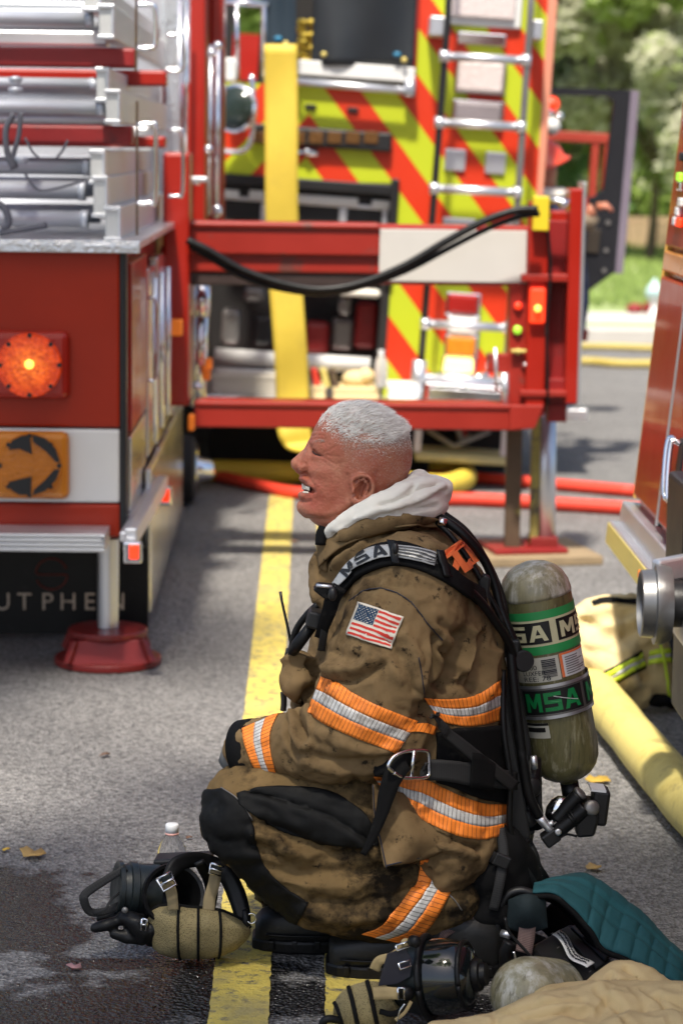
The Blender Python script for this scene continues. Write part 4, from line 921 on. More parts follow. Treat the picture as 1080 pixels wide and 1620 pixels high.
mb = MB(); F.box(mb, 672, 606, 800, 612, .3, -.3); F.box(mb, 676, 616, 795, 640, .2, -.25); mb.build('step_plate', m_chrome, E, bevel=.006)
mb = MB(); F.tube(mb, [(690, 594), (722, 600), (760, 596)], 8, -.1); F.tube(mb, [(740, 604), (772, 592)], 6, -.15); mb.build('lamp_guard', m_chrome, E, True)
# open black cab door with its window and the red rack behind it
FD = Face(11.2, .085); m_door = mat('black_door_trim', (.007, .007, .010), .5, var=.15)
out = [(862, 137), (997, 143), (972, 430), (936, 456), (905, 478), (862, 478)]; inn = [(864, 150), (960, 152), (971, 160), (955, 300), (940, 312), (864, 312)]
def ring(mb, A, B, dep):
    a = [FD.at(*p) for p in A]; b = [FD.at(*p) for p in B]; n = len(A); d = V(0, dep, 0)
    vs = a + b + [p + d for p in a] + [p + d for p in b]
    fs = []
    for i in range(n):
        j = (i + 1) % n; fs += [(i, j, n + j, n + i), (2 * n + i, 3 * n + i, 3 * n + j, 2 * n + j), (i, 2 * n + i, 2 * n + j, j), (n + i, n + j, 3 * n + j, 3 * n + i)]
    mb.add(vs, fs)
mb = MB(); ring(mb, out, inn, .07); dr = mb.build('cab_door', m_door, E)
mb = MB(); mb.bar(FD.at(1000, 143, .02), FD.at(974, 432, .02), .02, .06); mb.build('door_edge', mat('lilac_door_edge', (.18, .15, .19), .4), dr)
for cx, cy2 in ((961, 352), (958, 396), (955, 428), (923, 464)):
    mb = MB(); mb.lathe(FD.at(cx, cy2, -.004), (0, -1, 0), [(0, 4 / FD.k), (.004, 4 / FD.k)], 12); mb.build('rivet', m_strapmetal, dr)
mb = MB(); FD.box(mb, 918, 362, 948, 400, .02, -.012); mb.build('data_plate', mat('dark_brown_plate', (.03, .022, .015), .5, var=.3), dr, bevel=.004)
FR = Face(13.0, .04); mb = MB(); FR.box(mb, 860, 209, 965, 225, .08); FR.box(mb, 932, 226, 944, 345, .06, .006); FR.box(mb, 952, 226, 970, 345, .06, .006); FR.box(mb, 858, 330, 960, 346, .08)
mb.build('red_rack', mat('dull_red_rack', (.32, .035, .018), .5), E, bevel=.006)
mb = MB(); F.box(mb, 908, 470, 928, 540, .1, 1.2); mb.build('white_red_panel', m_white, E, bevel=.01)
mb = MB(); FD.box(mb, 912, 452, 932, 474, .2, .3); FD.box(mb, 908, 520, 930, 540, .2, .3); mb.build('cab_step', m_red, E, bevel=.01)
for cx, cy2, r, Mx in ((872, 165, 12, m_litred), (866, 178, 10, m_chrome), (884, 184, 7, m_chrome), (872, 200, 14, m_white)):
    mb = MB(); mb.ball(P(cx, cy2, 11.6), r * 11.6 / FPX, 12, 8); mb.build('mirror_lamp', Mx, E, True)

# wheels of the engine, hidden low behind the outrigger
for x in (-.75, .72):
    mb = MB(); mb.lathe((x - .14, CY + 1.5, .48), (1, 0, 0), [(0, .34), (.02, .46), (.05, .48), (.23, .48), (.26, .46), (.28, .34)], 36); mb.build('wheel', m_tyre, E, True)

# ================================================================== engine at the right edge
RT0 = P(997, 800, 6.2); RL = .095
RTk = thing('pump_truck', 'red pump truck cut off by the right edge, with a chrome inlet', 'fire truck', (RT0.x + 1.2, 4.5, 0))
RX, RZ = V(math.cos(RL), 0, -math.sin(RL)), V(math.sin(RL), 0, math.cos(RL)); RAX = (RX, V(0, 1, 0), RZ)
def rp(px, py, off=0.0): return hit(px, py, RT0 + RX * off, RX)
def rloc(p): d = p - RT0; return d.y, d.dot(RZ)
def rbox(mb, ya, yb, za, zb2, x0, x1): return mb.box(RT0 + V(0, 1, 0) * ((ya + yb) / 2) + RZ * ((za + zb2) / 2) + RX * ((x0 + x1) / 2), (abs(x1 - x0), abs(yb - ya), abs(zb2 - za)), RAX)
yh, zh = rloc(rp(1058, 680)); 
mb = MB(); rbox(mb, -3.2, -.012, .0, 1.9, .02, 2.2); mb.build('body', m_red, RTk, bevel=.01)
zmid = rloc(rp(1030, 430))[1]; zt2 = rloc(rp(1050, 395))[1]
ydoor = rloc(rp(1058, 680))[0]
mb = MB(); rbox(mb, ydoor + .012, -.02, .03, zmid, .0, .03); mb.build('side_panel', m_red, RTk, bevel=.008)
mb = MB(); rbox(mb, ydoor + .012, -.02, zmid + .012, zt2, .0, .03); mb.build('corner_panel', mat('orange_yellow_panel', (.60, .22, .04), .3, coat=.4), RTk, bevel=.006)
mb = MB(); rbox(mb, ydoor + .012, -.02, zt2 + .01, 1.9, .0, .03); mb.build('upper_panel', m_red, RTk, bevel=.006)
mb = MB(); rbox(mb, -1.6, ydoor - .02, .03, .78, -.004, .03); pd = mb.build('locker_door', m_red, RTk, bevel=.008)
mb = MB(); rbox(mb, -1.6, ydoor - .02, .80, 1.9, -.004, .03); mb.build('locker_door', m_red, RTk, bevel=.008)
mb = MB(); rbox(mb, ydoor - .018, ydoor + .010, .02, 1.6, .0, .02); mb.build('door_hinge', m_black, RTk)
mb = MB(); rbox(mb, ydoor - .008, ydoor + .000, .02, 1.6, -.006, .0); mb.build('hinge_pin', m_alu, RTk)
h0, h1 = rp(1066, 700, -.02), rp(1060, 785, -.02)
mb = MB(); c = (h0 + h1) / 2; mb.box(c + RX * .018, (.012, .07, (h0 - h1).length * 1.15), RAX); hd = mb.build('door_handle', m_black, RTk, bevel=.02)
mb = MB(); mb.tube(curve([h0 + RX * .01, h0 + V(0, .02, 0) - RX * .012, h1 + V(0, .02, 0) - RX * .012, h1 + RX * .01], 5), .007, 10); mb.tube(curve([h0 + RX * .01 + V(0, -.03, 0), h0 + V(0, -.03, 0) - RX * .012, h1 + V(0, -.03, 0) - RX * .012, h1 + RX * .01 + V(0, -.03, 0)], 5), .006, 10); mb.build('grip', m_chrome, hd, True)
mb = MB(); rbox(mb, -.004, .012, .02, 1.25, .004, .03); mb.build('edge_strip', mat('gold_edge_strip', (.55, .30, .06), .3), RTk, bevel=.004)
for (cx, cy2, Mx) in ((1074, 280, m_greenled), (1075, 295, m_chrome), (1076, 320, m_white), (1072, 335, m_tape), (1068, 350, m_tape), (1073, 352, m_litred), (1078, 248, m_black)):
    mb = MB(); p = rp(cx, cy2, -.006); mb.box(p, (.012, .05, .022), RAX); mb.build('small_fitting', Mx, RTk, bevel=.004)
a, b = rp(1004, 806, 0), rp(1066, 880, 0)
mb = MB(); rbox(mb, -1.4, .04, -.055, .005, -.02, .2); mb.build('running_board', m_alu, RTk, bevel=.006)
mb = MB(); rbox(mb, -1.4, .05, -.115, -.050, -.045, .15); gs = mb.build('step_rail', m_alu, RTk, bevel=.006)
mb = MB(); rbox(mb, -.72, .045, -.108, -.056, -.048, -.043); mb.build('gold_stripe', m_gold, gs)
mb = MB(); rbox(mb, -.62, -.59, -.09, -.07, -.052, -.046); mb.build('reflector', m_orangelens, gs, bevel=.003)
# inlet
ic = P(1044, 955, 5.0); kk = FPX / 5.0
mb = MB(); mb.lathe(ic, (-1, .03, 0), [(-.02, 60 / kk), (.0, 66 / kk), (.014, 66 / kk), (.016, 56 / kk), (.042, 54 / kk), (.044, 50 / kk), (.03, 46 / kk), (.03, 5 / kk)], 48); inl = mb.build('suction_inlet', mat('dull_cast_metal', (.22, .22, .22), .36, .7, var=.12), RTk, True); autosmooth(inl, .5)
mb = MB(); mb.lathe(ic + V(.01, 0, 0), (1, 0, 0), [(0, 38 / kk), (.02, 38 / kk), (.2, 38 / kk), (.3, 38 / kk)], 32); mb.build('inlet_pipe', m_black, inl, True)
mb = MB(); mb.lathe(ic + V(-.030, 0, 0), (-1, .03, 0), [(0, 46 / kk), (.003, 45 / kk)], 32); mb.build('inlet_screen', m_black, inl)
mb = MB(); q = P(1075, 905, 5.1); mb.box(q + V(.06, .1, .06), (.12, .25, .26)); mb.build('pump_panel', m_black, RTk, bevel=.01)
mb = MB(); q = P(1062, 905, 5.0); mb.bar(q + V(-.035, 0, .0), q + V(.06, .05, .01), .03, .05); mb.build('inlet_lug', m_alu, RTk, bevel=.006)
mb = MB(); q = P(1110, 1060, 5.05); mb.box(q, (.1, .2, .2)); mb.build('mud_flap', m_black, RTk, bevel=.01)
for y in (-2.2,):
    mb = MB(); mb.lathe((RT0.x + .15, RT0.y + y, .48), (1, 0, 0), [(0, .34), (.02, .46), (.05, .48), (.25, .48), (.28, .34)], 32); mb.build('wheel', m_tyre, RTk, True)

# ================================================================== hoses and small things between the trucks
def hose(pts, rpx, M, label, name='fire_hose', z=None, n=16, sm=8, flat=1.0):
    Q = []
    for a, b in pts:
        g = G(a, b); Q.append(g)
    r = rpx * (Q[len(Q) // 2].y) / FPX
    Q = [V(q.x, q.y, r * flat + .002) for q in Q]
    c = curve(Q, sm); mb = MB(); mb.tube(c, [r * (1 + .06 * noise.noise(V(p.x * 5, p.y * 5, 2))) for p in c], n, up=(0, 0, 1))
    if flat != 1.0:
        for v in mb.v: v.z = .002 + (v.z - .002) * flat
        for v in mb.v: pass
    return mb.build_at(name, M, (0, 0, 0), label, 'hose', None, True)
hose([(200, 766), (330, 762), (420, 764), (480, 766), (560, 770), (640, 782), (700, 786), (734, 776), (728, 764), (690, 757)], 18, m_yhose, 'fat yellow fire hose lying across the road behind the firefighter head')
hose([(250, 752), (330, 760), (400, 776), (470, 790), (560, 790), (640, 770), (700, 764), (800, 770), (1010, 788)], 10, m_rhose, 'upper red fire hose crossing the road behind the outrigger foot')
hose([(560, 812), (640, 808), (710, 801), (800, 804), (900, 810), (1090, 822)], 11, m_rhose, 'lower red fire hose crossing the road behind the outrigger foot')
hose([(850, 556), (940, 553), (1040, 556), (1200, 560)], 7, mat('olive_yellow_hose', (.42, .33, .08), .6), 'far yellow hose lying along the kerb', flat=.8)
hose([(850, 578), (930, 578), (1000, 582), (1200, 580)], 9, bpy.data.materials['olive_yellow_hose'], 'yellow hose lying on the road just before the kerb hose', flat=.8)
hose([(900, 492), (945, 491), (990, 486)], 4, m_yellow, 'thin yellow hose leading to the hydrant on the lawn')
# large supply hose in front, beside the cylinder
hose([(850, 1010), (900, 1075), (945, 1135), (1000, 1205), (1060, 1280), (1160, 1400), (1260, 1540), (1420, 1800)], 42, m_yhose2, 'large pale yellow supply hose lying on the asphalt right of the firefighter', n=28, sm=10)
# strap of flat yellow hose hanging down the back of the engine
mb = MB(); cl = [(444, 70), (445, 200), (446, 350), (452, 455), (460, 560), (463, 640), (466, 685), (476, 704), (500, 712), (540, 716)]
cc = curve2(cl, 8); wd = 26
mb.grid(lambda u, v: P(cc[int(round(u * (len(cc) - 1)))][0] + (v - .5) * 2 * wd, cc[int(round(u * (len(cc) - 1)))][1], 10.02 - .25 * max(0, u - .62) + .012 * math.sin(u * 26 + v)), len(cc) - 1, 6)
o = mb.build_at('hanging_hose', m_yhose, (0, 10, 0), 'flat yellow hose hanging straight down the back of the chevron engine', 'hose', None, True, solid=.012)
# clutter on the tailboard
def small(name, label, cat, parts, loc):
    t = thing(name, label, cat, loc)
    for nm, mbx, Mx, bev in parts: mbx.build(nm, Mx, t, bevel=bev)
    return t
FT_ = Face(10.3)
b = FT_.at(602, 612); mb = MB(); q = lambda y: (FT_.at(602, y) - b).z
mb.lathe(b, (0, 0, 1), [(0, .026), (q(585), .028), (q(572), .026), (q(562), .012), (q(560), .011)], 18)
t = thing('water_bottle', 'small clear bottle standing on the tailboard of the chevron engine', 'bottle', b); mb.build('bottle', mat('milky_bottle', (.75, .75, .72), .15, trans=.5), t, True)
mb = MB(); mb.lathe(b + V(0, 0, q(561)), (0, 0, 1), [(0, .013), (.02, .013)], 14); mb.build('cap', m_cap, t)
for nm, lab, x0, y0, x1, y1, Mx in (('metal_case', 'long beige metal case lying on the left of the tailboard', 335, 597, 436, 637, mat('beige_case', (.50, .46, .38), .5)), ('box', 'beige box under the books on the tailboard', 490, 613, 515, 640, m_tan2),
                                 ('box', 'pale box beside the bottle on the tailboard', 527, 616, 600, 640, m_tan2), ('box', 'whitish box right of the bottle on the tailboard', 614, 612, 660, 638, m_hood)):
    mb = MB(); FT_.box(mb, x0, y0, x1, y1, .2); c = FT_.at((x0 + x1) / 2, y1); t = thing(nm, lab, 'box', c); mb.build('case', Mx, t, bevel=.008)
    mb = MB(); FT_.box(mb, x0 - 1, y0 - 3, x1 + 1, y0 + 5, .205, -.003); mb.build('lid', Mx, t, bevel=.004)
for i, (x, Mx, lab) in enumerate(((484, m_strapmetal, 'grey flat tool leaning on the tailboard'), (497, m_rhose, 'red flat tool leaning on the tailboard'), (512, m_gold, 'gold flat tool leaning on the tailboard'), (526, m_brownpost, 'brown flat tool leaning on the tailboard'))):
    mb = MB(); mb.prism([FT_.at(x, 612), FT_.at(x + 11, 613), FT_.at(x + 4, 585), FT_.at(x - 6, 584)], V(0, .1, 0)); mb.build_at('hand_tool', Mx, FT_.at(x, 612), lab, 'tool', bevel=.003)
mb = MB(); mb.ball(FT_.at(562, 600, .1), (.06, .05, .04)); mb.ball(FT_.at(578, 595, .1), (.04, .05, .035)); mb.build_at('cloth_bundle', m_tan2, FT_.at(565, 612), 'crumpled pale cloth bundle on the tailboard', 'cloth', None, True)
# hydrant on the far lawn
hp = G(1033, 503, .1); t = thing('fire_hydrant', 'pale blue and white hydrant on the far lawn beside the right truck', 'hydrant', hp)
s = hp.y / FPX; mb = MB(); mb.lathe(hp, (0, 0, 1), [(0, 13 * s), (6 * s, 13 * s), (6 * s, 8 * s), (30 * s, 8 * s), (31 * s, 10 * s), (34 * s, 10 * s)], 20); mb.build('barrel', m_white, t, True)
mb = MB(); mb.lathe(hp + V(0, 0, 33 * s), (0, 0, 1), [(0, 14 * s), (10 * s, 14 * s), (18 * s, 10 * s), (24 * s, 4 * s), (29 * s, 3 * s)], 20); mb.build('bonnet', m_hydrant, t, True)
mb = MB(); mb.tube([hp + V(-16 * s, 0, 18 * s), hp + V(16 * s, 0, 18 * s)], 6 * s, 14); mb.build('outlet', m_reddark, t, True)
p = G(1003, 496, .1); mb = MB(); mb.ball(p + V(0, 0, 8 * s), (14 * s, 12 * s, 9 * s)); mb.ball(p + V(.12, 0, 5 * s), (10 * s, 9 * s, 7 * s)); mb.build_at('gear_bag', m_reddark, p, 'dark reddish bag lying on the lawn beside the hydrant', 'bag', None, True)
# ================================================================== the crouching firefighter
YM = 4.28; KM = FPX / YM
def M_(px, py, dy=0.0): return P(px, py, YM + dy)
def R_(px): return px / KM
def chain(mb, pts, n=20, sm=5):                   # pts: (px, py, dy, radius m)
    a = curve([M_(p[0], p[1], p[2]) for p in pts], sm); N = len(a) - 1
    idx = np.linspace(0, len(pts) - 1, N + 1)
    rs = [float(np.interp(i, range(len(pts)), [p[3] for p in pts])) for i in idx]
    mb.tube(a, rs, n); mb.ball(a[0], rs[0], n, 10); mb.ball(a[-1], rs[-1], n, 10)
def slabs(mb, rows, n=56):                        # rows: (front xy, back xy, half width, k, q, dy)
    mb.loft([(M_(*a, d), M_(*b, d), V(0, w_, 0), k, q) for a, b, w_, k, q, d in rows], n)
gp = G(560, 1500)
MAN = thing('person', 'crouching firefighter in tan turnout gear with orange trim looking up to the left', 'person', (gp.x, YM, 0))

# ---------------------------------------------------------------- skin: head, neck, torso, arms, hands, legs as one body
mb = MB()
ys = [639, 644, 651, 660, 671, 684, 698, 712, 726, 742, 758, 772, 786, 798, 808, 816, 824, 833, 845, 870, 900]
xf = [553, 532, 517, 507, 500, 493.5, 488, 491, 491.5, 488, 483.5, 481.5, 479, 476.5, 477, 483, 493, 505, 518, 524, 526]
xb = [572, 592, 608, 621, 634, 643.5, 649.5, 652, 652, 649, 643, 635, 626, 620, 616, 614, 614, 616, 620, 632, 645]
wd = [.012, .032, .050, .061, .0685, .073, .0755, .0765, .0765, .0755, .0735, .071, .067, .062, .0575, .056, .057, .058, .060, .064, .066]
slabs(mb, [((a, y), (b, y), w_, 1.2, (.36, .58), 0) for y, a, b, w_ in zip(ys, xf, xb, wd)], 72)
# jaw: broad, squared at the angle, chin in front
for sg in (-1, 1):
    chain(mb, [(489, 803, sg * .010, .0165), (505, 807, sg * .030, .017), (535, 803, sg * .046, .017), (556, 788, sg * .056, .015)], 12)
    chain(mb, [(500, 703, sg * .012, .008), (506, 700, sg * .025, .008), (517, 702, sg * .040, .008)], 12)           # brow
    chain(mb, [(502, 744, sg * .020, .018), (520, 747, sg * .040, .0175), (545, 744, sg * .052, .012)], 12)           # cheek bone
    chain(mb, [(499, 764, sg * .020, .017), (512, 774, sg * .034, .018), (530, 786, sg * .046, .015)], 12)           # smiling cheek
    chain(mb, [(492, 711, sg * .009, .0085), (488, 724, sg * .0115, .0100), (485, 738, sg * .013, .0100)], 12)
    mb.ball(M_(480.5, 740.5, sg * .013), (.0105, .0085, .0085), 14, 8)                                               # nostril wing
    chain(mb, [(477, 757, sg * .004, .0055), (482, 757.5, sg * .014, .0055), (489.5, 763, sg * .023, .0050), (494, 772, sg * .028, .0045)], 10)   # upper lip
    chain(mb, [(476.5, 783, sg * .003, .0068), (481, 784.5, sg * .013, .0066), (489, 783, sg * .022, .0052), (494.5, 776, sg * .028, .0045)], 10)  # lower lip
    # eyelids
    chain(mb, [(496, 711, sg * .024, .0045), (501, 710, sg * .031, .0055), (509, 713, sg * .038, .0045)], 10)
    chain(mb, [(496, 722, sg * .024, .0040), (501, 724, sg * .031, .0050), (508, 721, sg * .037, .0040)], 10)
chain(mb, [(483, 802, 0, .0160), (489, 805, 0, .018)], 14)
chain(mb, [(494.5, 703, 0, .0105), (487.5, 713.5, 0, .0088), (478.5, 723, 0, .0095), (469.5, 733, 0, .0112)], 14)   # nose bridge
chain(mb, [(469, 734.5, 0, .0106), (478, 742, 0, .0115), (488, 744, 0, .014)], 14)
chain(mb, [(484, 750, 0, .010), (483, 757, 0, .010)], 12)
# ears
def ear(sg):
    b = -.0705 * sg * -1
    E_ = [(560, 776), (556.5, 766), (560, 757.5), (568, 752.6), (578, 752.4), (586, 757), (590, 766), (589, 776), (584.5, 784), (577, 790), (569, 795), (561.5, 795), (557, 790)]
    n = len(E_)
    q = curve([M_(a, c, sg * (.073 + .016 * min(max((a - 558) / 30, 0), 1))) for a, c in E_], 4)
    mb.tube(q, [.0036 if i < len(q) * .75 else .0046 for i in range(len(q))], 10)
    mb.ball(M_(564, 790.5, sg * .076), (.0075, .0045, .0078), 12, 8)
    cbowl = [M_(a, c, sg * (.070 + .010 * min(max((a - 560) / 28, 0), 1))) for a, c in E_]
    mb.prism(cbowl, V(0, -sg * .008, 0))
    mb.tube(curve([M_(566, 762, sg * .080), M_(575, 760, sg * .083), (M_(582, 768, sg * .085)), M_(580, 779, sg * .083), M_(572, 786, sg * .080)], 4), .0027, 8)   # antihelix
    mb.ball(M_(558.5, 777, sg * .077), (.0035, .004, .0060), 10, 6)
ear(-1); ear(1)
# neck, torso and limbs under the clothes
chain(mb, [(585, 770, 0, .060), (590, 840, 0, .064), (605, 900, 0, .07)], 24)
chain(mb, [(610, 905, 0, .09), (640, 980, 0, .135), (660, 1090, 0, .14), (690, 1220, 0, .14), (705, 1300, 0, .13)], 24)
for sg, hx in ((-1, 0), (1, 18)):
    chain(mb, [(640, 950, sg * .12, .075), (625, 1040, sg * .19, .058), (600, 1140, sg * .21, .05), (500, 1175, sg * .18, .042), (400 + hx, 1190, sg * .085, .028)], 16)
    chain(mb, [(700, 1290, sg * .09, .095), (560, 1285, sg * .13, .075), (400, 1285, sg * .13, .055), (520, 1370, sg * .13, .055), (680, 1440, sg * .13, .040)], 16)
# hands: palm, four curled fingers, thumb
def hand(px, py, dy, sg):
    w_ = M_(px, py, dy); d = V(-.45, .12 * -sg, -.88).normalized(); s_ = V(.15, .97, -.15 * sg).normalized(); s_ = (s_ - d * s_.dot(d)).normalized(); n_ = d.cross(s_)
    mb.tube([w_ - d * .03, w_, w_ + d * .04, w_ + d * .085], [.024, .026, .030, .026], 16, flat=.55, up=s_)
    for i, (o, L) in enumerate(((-.030, .070), (-.010, .080), (.010, .076), (.029, .058))):
        a = w_ + d * .08 + s_ * o; c1 = a + d * L * .45 + n_ * .006; c2 = c1 + (d * .75 + n_ * .66) * L * .32; c3 = c2 + (d * .35 + n_ * .93) * L * .25
        mb.tube([a - d * .02, a, c1, c2, c3], [.0095, .0095, .0088, .008, .0068], 10); mb.ball(c3, .0068, 10, 6)
    a = w_ + d * .02 - s_ * .024; t1 = a + (d * .7 - s_ * .7) * .035; t2 = t1 + (d * .95 - s_ * .25 + n_ * .2) * .032
    mb.tube([a, t1, t2], [.013, .0105, .0085], 10); mb.ball(t2, .0085, 10, 6)
hand(378, 1203, -.085, -1); hand(396, 1205, .085, 1)
me = voxel(mb, .0021, 5, .5)
pq = pxs(coords(me))
def blob(cx, cy_, rx, ry): return np.clip(1.6 * (1 - np.hypot((pq[:, 0] - cx) / rx, (pq[:, 1] - cy_) / ry)), 0, 1)
relax(me, np.maximum.reduce([blob(522, 768, 34, 46), blob(515, 800, 36, 18), blob(512, 735, 26, 22), blob(520, 705, 26, 16)]), 60)
crease(me, [
    ([(494, 712), (497.5, 717.5), (502, 719.8), (509, 722)], -.0036, 2.0), ([(477, 771), (483, 772.5), (489, 775), (493, 778)], -.009, 2.8),                       # the squinting eye
    ([(492, 708), (496, 712), (498, 717)], -.0010, 3.6),
    ([(511, 716), (522, 712), (531, 706)], -.0009, 1.5), ([(511, 719), (524, 721), (536, 722)], -.0009, 1.5), ([(510, 723), (521, 729), (531, 735)], -.0009, 1.5),
    ([(506, 727), (514, 731), (522, 739)], -.0007, 1.7),
    ([(482, 748), (489, 757), (496, 767), (498, 778)], -.0018, 2.6),    # smile fold
    ([(503, 772), (506, 782), (505, 792)], -.0010, 2.6),
    
    ([(491, 690), (500, 688), (512, 689)], -.0012, 1.6), ([(493, 683), (503, 681), (516, 682)], -.0010, 1.6), ([(490.5, 696), (500, 693), (514, 695)], -.0012, 1.6),
    ([(556, 713), (576, 710), (600, 708), (617, 705)], -.0010, 1.8),                # furrow over the ear
    ([(536, 735), (540, 760), (536, 790), (520, 806)], -.0018, 8),                  # hollow of the cheek
    ([(549, 752), (550, 772), (551, 792)], -.0025, 3.0),
    ([(595, 748), (597, 772), (588, 798)], -.0025, 4.0),                            # behind the ear
    ([(490, 820), (515, 822), (545, 812), (565, 800)], -.0022, 4), ([(515, 833), (545, 832), (575, 815)], -.0016, 3), ([(528, 845), (560, 840), (590, 815)], -.0014, 3),
    ([(575, 764), (570, 774), (567, 783)], -.0110, 4.6), ([(562, 762), (572, 757), (583, 762), (585, 774), (578, 784)], -.0035, 1.8),                            # ear hollow
    ([(478, 792), (482, 794), (490, 793)], -.0028, 2.5),
    ([(516, 700), (522, 690), (528, 684)], -.0022, 7),                              # temple
    ([(474, 741), (478, 744), (483, 741)], -.0014, 1.3), ([(483, 733), (485.5, 738), (485, 744)], -.0018, 1.6),
])
rumple(me, .0004, 60, seed=3)
rumple(me, .0005, 240, seed=9)
off = rootloc(MAN); co = coords(me); setco(me, co - np.array(off))
BODY = link('body', me, m_skin, MAN)
bt = bvh(BODY)
# eye, mouth, teeth
mb = MB(); mb.ball(M_(502.5, 718, -.0150), .0092, 16, 10); mb.ball(M_(502.5, 718, .0150), .0092, 16, 10); mb.build('eyeball', m_eye, BODY, True)
mb = MB(); mb.tube(curve([onto(bt, a, b, .0004) for a, b in ((494.5, 713.5), (497.5, 717.5), (502, 719.6), (507.5, 721))], 5), .0014, 6); mb.build('lash_line', mat('dark_lash', (.05, .022, .016), .6), BODY, True)
def on_mouth(x, y, l): return onto(bt, x, y, l)
mb = MB(); mb.grid(lambda u, v: on_mouth(478 + 15 * u, 767 + 4 * u + 9 * v, .0012), 8, 6); mb.build('mouth', m_mouth, BODY, True)
for i in range(6):
    t = i / 6; x = 477.6 + 12.5 * t
    a0 = on_mouth(x, 765.8 + 4.6 * t, .0008); b0 = on_mouth(x + .3, 775.0 + 2.4 * t, .0024); a1 = on_mouth(x + 2.0, 765.8 + 4.6 * (t + .16), .0008); b1 = on_mouth(x + 2.3, 775.0 + 2.4 * (t + .16), .0024); mb = MB()
    mb.grid(lambda u, v: (a0.lerp(b0, v)).lerp(a1.lerp(b1, v), u) + V(0, -.0010 * math.sin(math.pi * u) - .0008 * math.sin(math.pi * v), 0), 4, 4); mb.build('tooth', m_teeth, BODY, True, solid=.001)
for i in range(4):
    t = i / 4; x = 479.5 + 9 * t
    a0 = on_mouth(x, 777.4 + t, .0006); b0 = on_mouth(x, 780 + .4 * t, -.0002); a1 = on_mouth(x + 2, 777.4 + t, .0006); b1 = on_mouth(x + 2, 780 + .4 * t, -.0002); mb = MB()
    mb.grid(lambda u, v: (a0.lerp(b0, v)).lerp(a1.lerp(b1, v), u), 2, 2); mb.build('tooth', m_teeth, BODY, True, solid=.001)
# hair: cropped white strands on top, fading into grey stubble at the sides
hl = [(503, 677), (511, 680), (518, 682), (532, 688), (552, 694), (575, 699), (600, 700), (622, 698), (640, 690), (652, 684)]
hx, hy = zip(*hl)
me = BODY.data; co = coords(me) + np.array(off); no = normals(me); pp = pxs(co)
front = np.interp(pp[:, 1], [640, 650, 660, 670, 678, 690], [540, 520, 509, 504, 503, 512])
top = np.interp(pp[:, 0], hx, hy)
d_in = top - pp[:, 1]
head = (pp[:, 1] < 790) & (pp[:, 0] > 500) & (co[:, 2] > P(600, 800, YM).z)
T = np.where(head & (d_in > -3) & (pp[:, 0] > front - .5))[0]
rn = random.Random(11); mb = MB()
def strand(p, n, L, w_, back, jit):
    d = (n * .55 + back + V(rn.gauss(0, jit), rn.gauss(0, jit), rn.gauss(0, jit))).normalized(); s_ = d.cross(V(rn.gauss(0, 1), rn.gauss(0, 1), rn.gauss(0, 1))).normalized() * w_ / 2
    q = p + d * L * .55; e = p + (d * .8 + back * .5).normalized() * L
    mb.add([p - s_, p + s_, q + s_ * .8, q - s_ * .8, e], [(0, 1, 2, 3), (3, 2, 4)])
for _ in range(19000):
    i = T[rn.randrange(len(T))]; f = min(max((d_in[i] + 3) / 16, 0), 1)
    if rn.random() > f * .8 + .25: continue
    p = Vector(co[i]) - Vector(no[i]) * .001 + V(rn.gauss(0, .0012), rn.gauss(0, .0012), rn.gauss(0, .0012))
    clump = noise.noise(Vector(co[i]) * 75); bk = V(.75 + .25 * clump, .7 * noise.noise(Vector(co[i]) * 55 + V(5, 5, 5)), .05 + .55 * clump)
    strand(p, Vector(no[i]), (.004 + .011 * f) * rn.uniform(.6, 1.25), .0008, bk, .14)
T3 = np.where(head & (d_in <= 6) & (d_in > -26) & (pp[:, 0] > np.interp(pp[:, 1], [670, 690, 720, 790], [506, 522, 545, 600])))[0]
for _ in range(9000):
    i = T3[rn.randrange(len(T3))]; f = float(np.exp((d_in[i] - 6) / 12.0))
    if rn.random() > f: continue
    strand(Vector(co[i]) - Vector(no[i]) * .0004, Vector(no[i]), .0016 + .0050 * f, .0006, V(.6, 0, -.3), .2)
mb.build('hair', m_hair, BODY)
mb = MB()
T2 = np.where(head & (d_in <= 3) & (pp[:, 0] > np.interp(pp[:, 1], [690, 740, 760, 790], [535, 552, 596, 606])) & ~((pp[:, 0] < 592) & (pp[:, 1] > 748)))[0]
for _ in range(17000):
    i = T2[rn.randrange(len(T2))]; f = np.exp(d_in[i] / 34.0)
    if rn.random() > f * 1.1 + .10: continue
    strand(Vector(co[i]) - Vector(no[i]) * .0004, Vector(no[i]), .0012 + .0026 * f, .00045, V(.4, 0, -.35), .12)
mb.build('stubble', m_stubble, BODY)
mb = MB()                                          # eyebrow
for _ in range(130):
    t = rn.random(); q = onto(bt, 492 + 20 * t + rn.gauss(0, .6), 700.5 - 3 * math.sin(t * 2.6) + rn.gauss(0, 1.2), .0); strand(q, V(-.4, -.8, .2), .005, .0004, V(.8, -.1, .15), .15)
mb.build('eyebrow', m_stubble, BODY)

